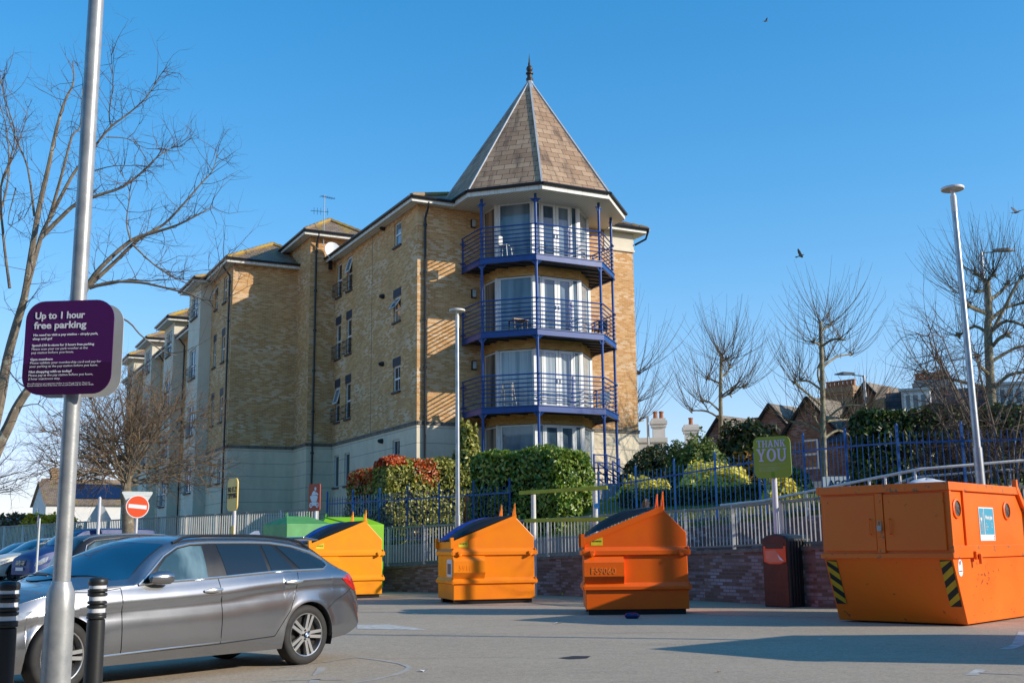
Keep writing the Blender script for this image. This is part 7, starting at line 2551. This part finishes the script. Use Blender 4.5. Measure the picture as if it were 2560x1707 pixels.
house('brick house with a small gable just right of the white chimneys', 1772, 66, R(-45), gx=.2, gw=2.6, wd=3.6, seed=1)
house('brick house with tan gable roof and terracotta ridge', 1893, 62, R(-45), gx=.2, gw=2.7, wd=3.4, gapex=8.75, seed=3)
house('brick house with steep tan gable and wide chimney of seven pots', 1985, 58.5, R(-45), gx=.2, gw=2.7, wd=3.4, gapex=8.65, ridge=8.6, chx=1.3, pots=7, seed=4)
house('dark roofed brick house half hidden behind the tall pollarded tree', 2080, 56, R(-45), gx=1.4, gw=2.4, wd=4.6, gapex=8.9, seed=6, ridge=8.9)
p = at(2232, 1300, 50)
t = thing('mansard_house', 'house with slate mansard roof, white dormers and pale chimney above the hedge', 'house', (p.x, p.y, 0), R(-24))
m = MB(); m.bx(0, 11, 0, 8, 1.6, 6.0); m.build('wall', REDBRICK, t)
m = MB(); m.poly([(0, 0, 6.0), (11, 0, 6.0), (11, .8, 8.0), (0, .8, 8.0)]); m.poly([(0, .8, 8.0), (11, .8, 8.0), (11, 7, 8.35), (0, 7, 8.35)]); m.poly([(0, 0, 6.0), (0, .8, 8.0), (0, 7, 8.35), (0, 8, 6.0)]); m.build('roof', SLATED, t)
m = MB(); m.bx(-.45, .0, -.25, 6, 1.6, 7.6); m.prism([(-.45, -.25, 7.6), (-.45, 3.0, 8.6), (-.45, 6, 7.6)], (.45, 0, 0)); m.build('party_wall', brickmat_c(), t)
for x in (.75, 4.6, 8.2):
    m = MB(); m.bx(x, x + 1.2, -.12, 2.0, 5.95, 7.95); m.bx(x - .1, x + 1.3, -.22, 2.0, 7.92, 8.03); d_ = m.build('dormer', pm('pale_dormer', (.60, .60, .62), .7, var=.1), t)
    lwin(d_, x + .1, x + 1.1, 6.1, 7.8, -.13, PANEB, mull=(.33, .66), trans=(.3, .55))
chimney(t, 1.9, 3.2, 7.0, 8.75, 1.5, .8, STONE, 7)
t = thing('white_cottage', 'white rendered house with parapet and two white chimneys right of the flats', 'house', (*at(1590, 1300, 57).xy, 0), R(-4))
m = MB(); m.bx(-3, 1.65, 0, 6, 1.5, 6.6); m.bx(-3.05, 1.72, -.06, 6.05, 6.45, 6.68); m.build('wall', WHITER, t)
chimney(t, 1.35, 1.0, 6.0, 7.75, .62, .6, WHITER, 2); chimney(t, 3.1, 2.0, 4.0, 7.5, .66, .6, WHITER, 1)
m = MB(); m.bx(1.65, 5, .5, 6, 1.5, 5.4); m.build('side_wing', WHITER, t)
q = at(1619, 1040, 54); fp = thing('grey_pole', 'thin grey pole between the flats and the white chimney', 'pole', (q.x, q.y, 2.0))
m = MB(); m.tube((0, 0, 0), (0, 0, q.z - 2), .07, .06, n=8); m.build('shaft', STEEL, fp)
q = at(2092, 1208, 35.5); sb = thing('shop_board', 'white board lettered AGG behind the blue railing', 'sign', (q.x, q.y, 0), R(-8))
m = MB(); m.bx(-.42, .42, 0, .04, q.z - .19, q.z + .22); bd = m.build('board', WHT, sb)
text('lettering', 'AGG', .27, INK, bd, (-.25, -.004, q.z - .09), ext=.002, bold=.008)
m = MB(); m.tube((-.3, .05, 1.9), (-.3, .05, q.z), .03, n=6); m.tube((.3, .05, 1.9), (.3, .05, q.z), .03, n=6); m.build('post', STEEL, sb)

# left houses
def cottage(label, px, Y, rz, L, D, eav, ridge, wm, rm_, chim=None, solar=False):
    p = at(px, 1340, Y)
    t = thing('cottage', label, 'house', (p.x, p.y, 0), rz, 'pale houses beyond the left railing')
    m = MB(); m.bx(0, L, 0, D, -.1, eav); m.prism([(0, 0, eav), (0, D, eav), (0, D / 2, ridge)], (.15, 0, 0)); m.prism([(L - .15, 0, eav), (L - .15, D, eav), (L - .15, D / 2, ridge)], (.15, 0, 0)); m.build('wall', wm, t)
    m = MB(); e = .3
    for s in (0, 1):
        y0 = -e if s == 0 else D + e; sl_ = (ridge - eav) / (D / 2)
        m.quad((-.2, y0, eav - e * sl_ + .06), (L + .2, y0, eav - e * sl_ + .06), (L + .2, D / 2, ridge + .06), (-.2, D / 2, ridge + .06))
    m.build('roof', rm_, t)
    fo = lwin(t, 1.0, 1.8, eav - 1.6, eav - .5, -.01)
    P_, Q_ = (0, D), (0, 0)
    window(t, P_, Q_, D * .35, D * .35 + .7, eav - 1.5, eav - .3, PANE, trans=(.5,), fw=.08, d=-.06, sill=False)
    if solar:
        sl_ = math.atan2(ridge - eav, D / 2); m = MB()
        a = lambda x, f: (x, D / 2 * f, eav + (ridge - eav) * f + .14)
        m.quad(a(L * .25, .15), a(L * .85, .15), a(L * .85, .85), a(L * .25, .85)); m.build('solar_panel', glassmat('solar_panel', (.01, .015, .05)), t)
    if chim:
        chimney(t, chim[0], D / 2, ridge - .6, ridge + chim[1], .9, .6, brickmat_c(), 0)
    return t


cottage('white rendered cottage with solar panels beyond the left railing', 110, 88, R(32), 9, 6.0, 5.1, 6.9, WHITER, TILE, solar=True)
cottage('taller house with brick chimney behind the white cottage', 116, 100, R(32), 10, 6, 6.0, 7.9, WHITER, SLATE, chim=(1.0, 1.0))
cottage('small white flat-looking house at the far left edge', -10, 92, R(20), 5, 4, 3.9, 4.2, WHITER, CONC)

# ------------------------------------------------------------------ person on the ramp, mostly hidden by the bin
def skin(name, verts, edges, rad, mat, parent=None, sub=2):
    me = bpy.data.meshes.new(name); me.from_pydata(verts, edges, []); me.update()
    o = bpy.data.objects.new(name, me); COL.objects.link(o)
    md = o.modifiers.new('skin', 'SKIN'); md.use_smooth_shade = True
    if not me.skin_vertices:
        me.attributes.new('skin', 'FLOAT', 'POINT') if False else None
    bpy.context.view_layer.objects.active = o
    sv_ = me.skin_vertices[0].data if me.skin_vertices else None
    if sv_ is None:
        bpy.ops.mesh.customdata_skin_add(); sv_ = me.skin_vertices[0].data
    for i, r_ in enumerate(rad):
        sv_[i].radius = (r_, r_) if not isinstance(r_, tuple) else r_
    sv_[0].use_root = True
    s = o.modifiers.new('sub', 'SUBSURF'); s.levels = sub; s.render_levels = sub
    me.materials.append(mat)
    if parent is not None:
        o.parent = parent
    return o


SKIN = pm('skin_tone', (.50, .29, .20), .5, var=.1, scale=12)
HAIR = pm('brown_hair', (.10, .045, .018), .5, c2=(.22, .11, .045), scale=18)
COAT = pm('dark_coat', (.03, .035, .05), .8, var=.2); JEAN = pm('dark_jeans', (.03, .04, .08), .85); SHOE = pm('dark_shoes', (.02, .02, .02), .5)
V, E_, RD = [], [], []


def vtx(p, r_, prev=None):
    V.append(p); RD.append(r_)
    if prev is not None:
        E_.append((prev, len(V) - 1))
    return len(V) - 1


pel = vtx((0, 0, .92), (.15, .11)); wst = vtx((0, 0, 1.08), (.13, .095), pel); ch = vtx((0, -.01, 1.28), (.155, .11), wst); ub = vtx((0, 0, 1.40), (.10, .08), ch)
nk = vtx((0, -.01, 1.47), .052, ub); hd0 = vtx((0, -.025, 1.545), (.062, .075), nk); hd1 = vtx((0, -.02, 1.62), (.074, .092), hd0); hd2 = vtx((0, -.01, 1.675), (.055, .065), hd1)
ns = vtx((0, -.118, 1.585), .012, hd0)
arms = []
for s in (-1, 1):
    sh = vtx((s * .17, 0, 1.385), .062, ub); el = vtx((s * .24, .03, 1.12), .042, sh); wr = vtx((s * .25, -.08, .90), .028, el); pm_ = vtx((s * .25, -.10, .84), (.022, .036), wr)
    for k, (a, ln) in enumerate(((-.03, .07), (-.01, .08), (.012, .075), (.032, .06))):
        f1 = vtx((s * .25 - s * .0 + 0, -.10 + a, .84 - .03), .0095, pm_); f2 = vtx((s * .245, -.112 + a * 1.1, .81 - ln * .6), .0085, f1); vtx((s * .235, -.115 + a * 1.1, .81 - ln), .0075, f2)
    t1 = vtx((s * .235, -.15, .83), .011, pm_); vtx((s * .225, -.165, .795), .009, t1)
    hp = vtx((s * .095, 0, .86), .095, pel); kn_ = vtx((s * .10, -.02, .48), .06, hp); an = vtx((s * .10, .02, .09), .04, kn_); vtx((s * .10, -.13, .04), (.035, .03), an)
pr = skin('person', V, E_, RD, SKIN)
zp = .80
pr.location = (3.42, 29.3, zp); pr.rotation_euler = (0, 0, R(74)); pr.scale = (1, 1, 1.0)
tag(pr, 'person with long brown hair, head just above the F59060 bin lid', 'person')
# clothing shells
c = skin('coat', [(0, 0, .80), (0, 0, 1.08), (0, -.01, 1.28), (0, 0, 1.42), (-.17, 0, 1.39), (-.24, .03, 1.12), (-.25, -.075, .92), (.17, 0, 1.39), (.24, .03, 1.12), (.25, -.075, .92)], [(0, 1), (1, 2), (2, 3), (3, 4), (4, 5), (5, 6), (3, 7), (7, 8), (8, 9)], [(.19, .145), (.155, .12), (.175, .13), (.085, .08), .078, .056, .042, .078, .056, .042], COAT, pr)
c = skin('trousers', [(0, 0, .92), (-.095, 0, .84), (-.10, -.02, .48), (-.10, .02, .13), (.095, 0, .84), (.10, -.02, .48), (.10, .02, .13)], [(0, 1), (1, 2), (2, 3), (0, 4), (4, 5), (5, 6)], [(.16, .12), .108, .072, .058, .108, .072, .058], JEAN, pr)
for s in (-1, 1):
    skin('shoe', [(s * .10, .05, .05), (s * .10, -.06, .045), (s * .10, -.15, .035)], [(0, 1), (1, 2)], [.048, .046, .036], SHOE, pr)
h = skin('hair', [(0, .035, 1.66), (0, .055, 1.56), (0, .075, 1.42), (0, .07, 1.30), (-.075, .01, 1.60), (-.085, .02, 1.46), (.075, .01, 1.60), (.085, .02, 1.46), (0, -.03, 1.705)], [(0, 1), (1, 2), (2, 3), (0, 4), (4, 5), (0, 6), (6, 7), (0, 8)], [(.088, .078), (.088, .06), (.085, .045), (.05, .03), .038, .032, .038, .032, (.06, .05)], HAIR, pr)
for s in (-1, 1):
    m = MB(); m.lathe([(.001, -.011)] + [(.011 * math.sin(a), -.011 * math.cos(a)) for a in (.6, 1.2, 1.8, 2.4)] + [(.001, .011)], 8, (s * .032, -.098, 1.62)); m.build('eye', pm('eye_white', (.25, .2, .18), .2), pr)
m = MB(); m.path([(-.026, -.094, 1.545), (0, -.104, 1.542), (.026, -.094, 1.545)], [.004, .007, .004], 6); m.build('mouth', pm('lips', (.35, .10, .08), .4), pr)
m = MB()
for s in (-1, 1):
    m.path([(s * .035 + .026 * math.cos(a), -.114, 1.62 + .02 * math.sin(a)) for a in np.linspace(0, 2 * math.pi, 12, endpoint=False)], .0025, 4, closed=True); m.tube((s * .06, -.112, 1.625), (s * .082, -.01, 1.63), .0025, n=4)
m.tube((-.01, -.116, 1.625), (.01, -.116, 1.625), .0025, n=4); m.build('glasses', INK, pr)

# ------------------------------------------------------------------ birds
FEA = pm('dark_feathers', (.05, .045, .05), .7, c2=(.16, .15, .15), scale=6)
for px, py, Y, rz, roll, lab in ((2541, 531, 60, R(20), 35, 'dark bird flying at the right edge above the bare tree'), (2002, 639, 75, R(-30), -25, 'dark bird flying in the open sky right of the flats'), (1915, 54, 110, R(10), 15, 'tiny pale bird high in the sky near the top')):
    p = at(px, py, Y); m = MB()
    m.lathe([(.001, -.24), (.03, -.2), (.06, -.08), (.055, .05), (.035, .13), (.04, .17), (.025, .21), (.001, .25)], 10, (0, 0, 0), 'x')
    for s in (-1, 1):
        up_ = .16 if s > 0 else .30
        W0 = [(-.10, s * .04, .02), (.10, s * .04, .03), (.08, s * .22, up_ * .6), (.02, s * .44, up_), (-.06, s * .40, up_ * .9), (-.12, s * .20, up_ * .5)]
        m.prism(W0, (0, 0, .014))
    m.prism([(-.2, -.03, 0), (-.2, .03, 0), (-.38, .08, 0), (-.38, -.08, 0)], (0, 0, .01))
    o = m.build('bird', FEA, None, smooth=True); o.location = p; o.rotation_euler = (R(roll), R(-12), rz); tag(o, lab, 'bird', 'birds in flight')

# ------------------------------------------------------------------ unseen store blocks added behind and to the right to cut sky light
OCCLM = pm('grey_occluder', (.13, .135, .14), .8, var=.2, scale=.5)
st_ = thing('occluder', 'long grey supermarket added unseen behind the photographer to dim the sky light', 'building', (0, 0, 0))
m = MB(); m.bx(-70, 60, -34, -9, 0, 11.0); m.build('rear_occluder', OCCLM, st_)
m = MB(); m.bx(36, 60, -8.98, 30, 0, 10.5); m.build('side_wing', OCCLM, st_)  # added to hide the bright horizon on the sun side
m = MB(); m.bx(-70.3, 60.3, -8.95, -8.6, 10.4, 11.2); m.build('parapet', FASCIA, st_)
m = MB(); m.bx(-20, 20, -8.98, -5.5, 3.2, 3.6); m.build('occluder_canopy', GUTTER, st_)
for k in range(8):
    m = MB(); m.bx(-19 + 4.9 * k, -14.8 + 4.9 * k, -8.96, -8.9, .3, 3.0); m.build('occluder_window', PANE, st_)
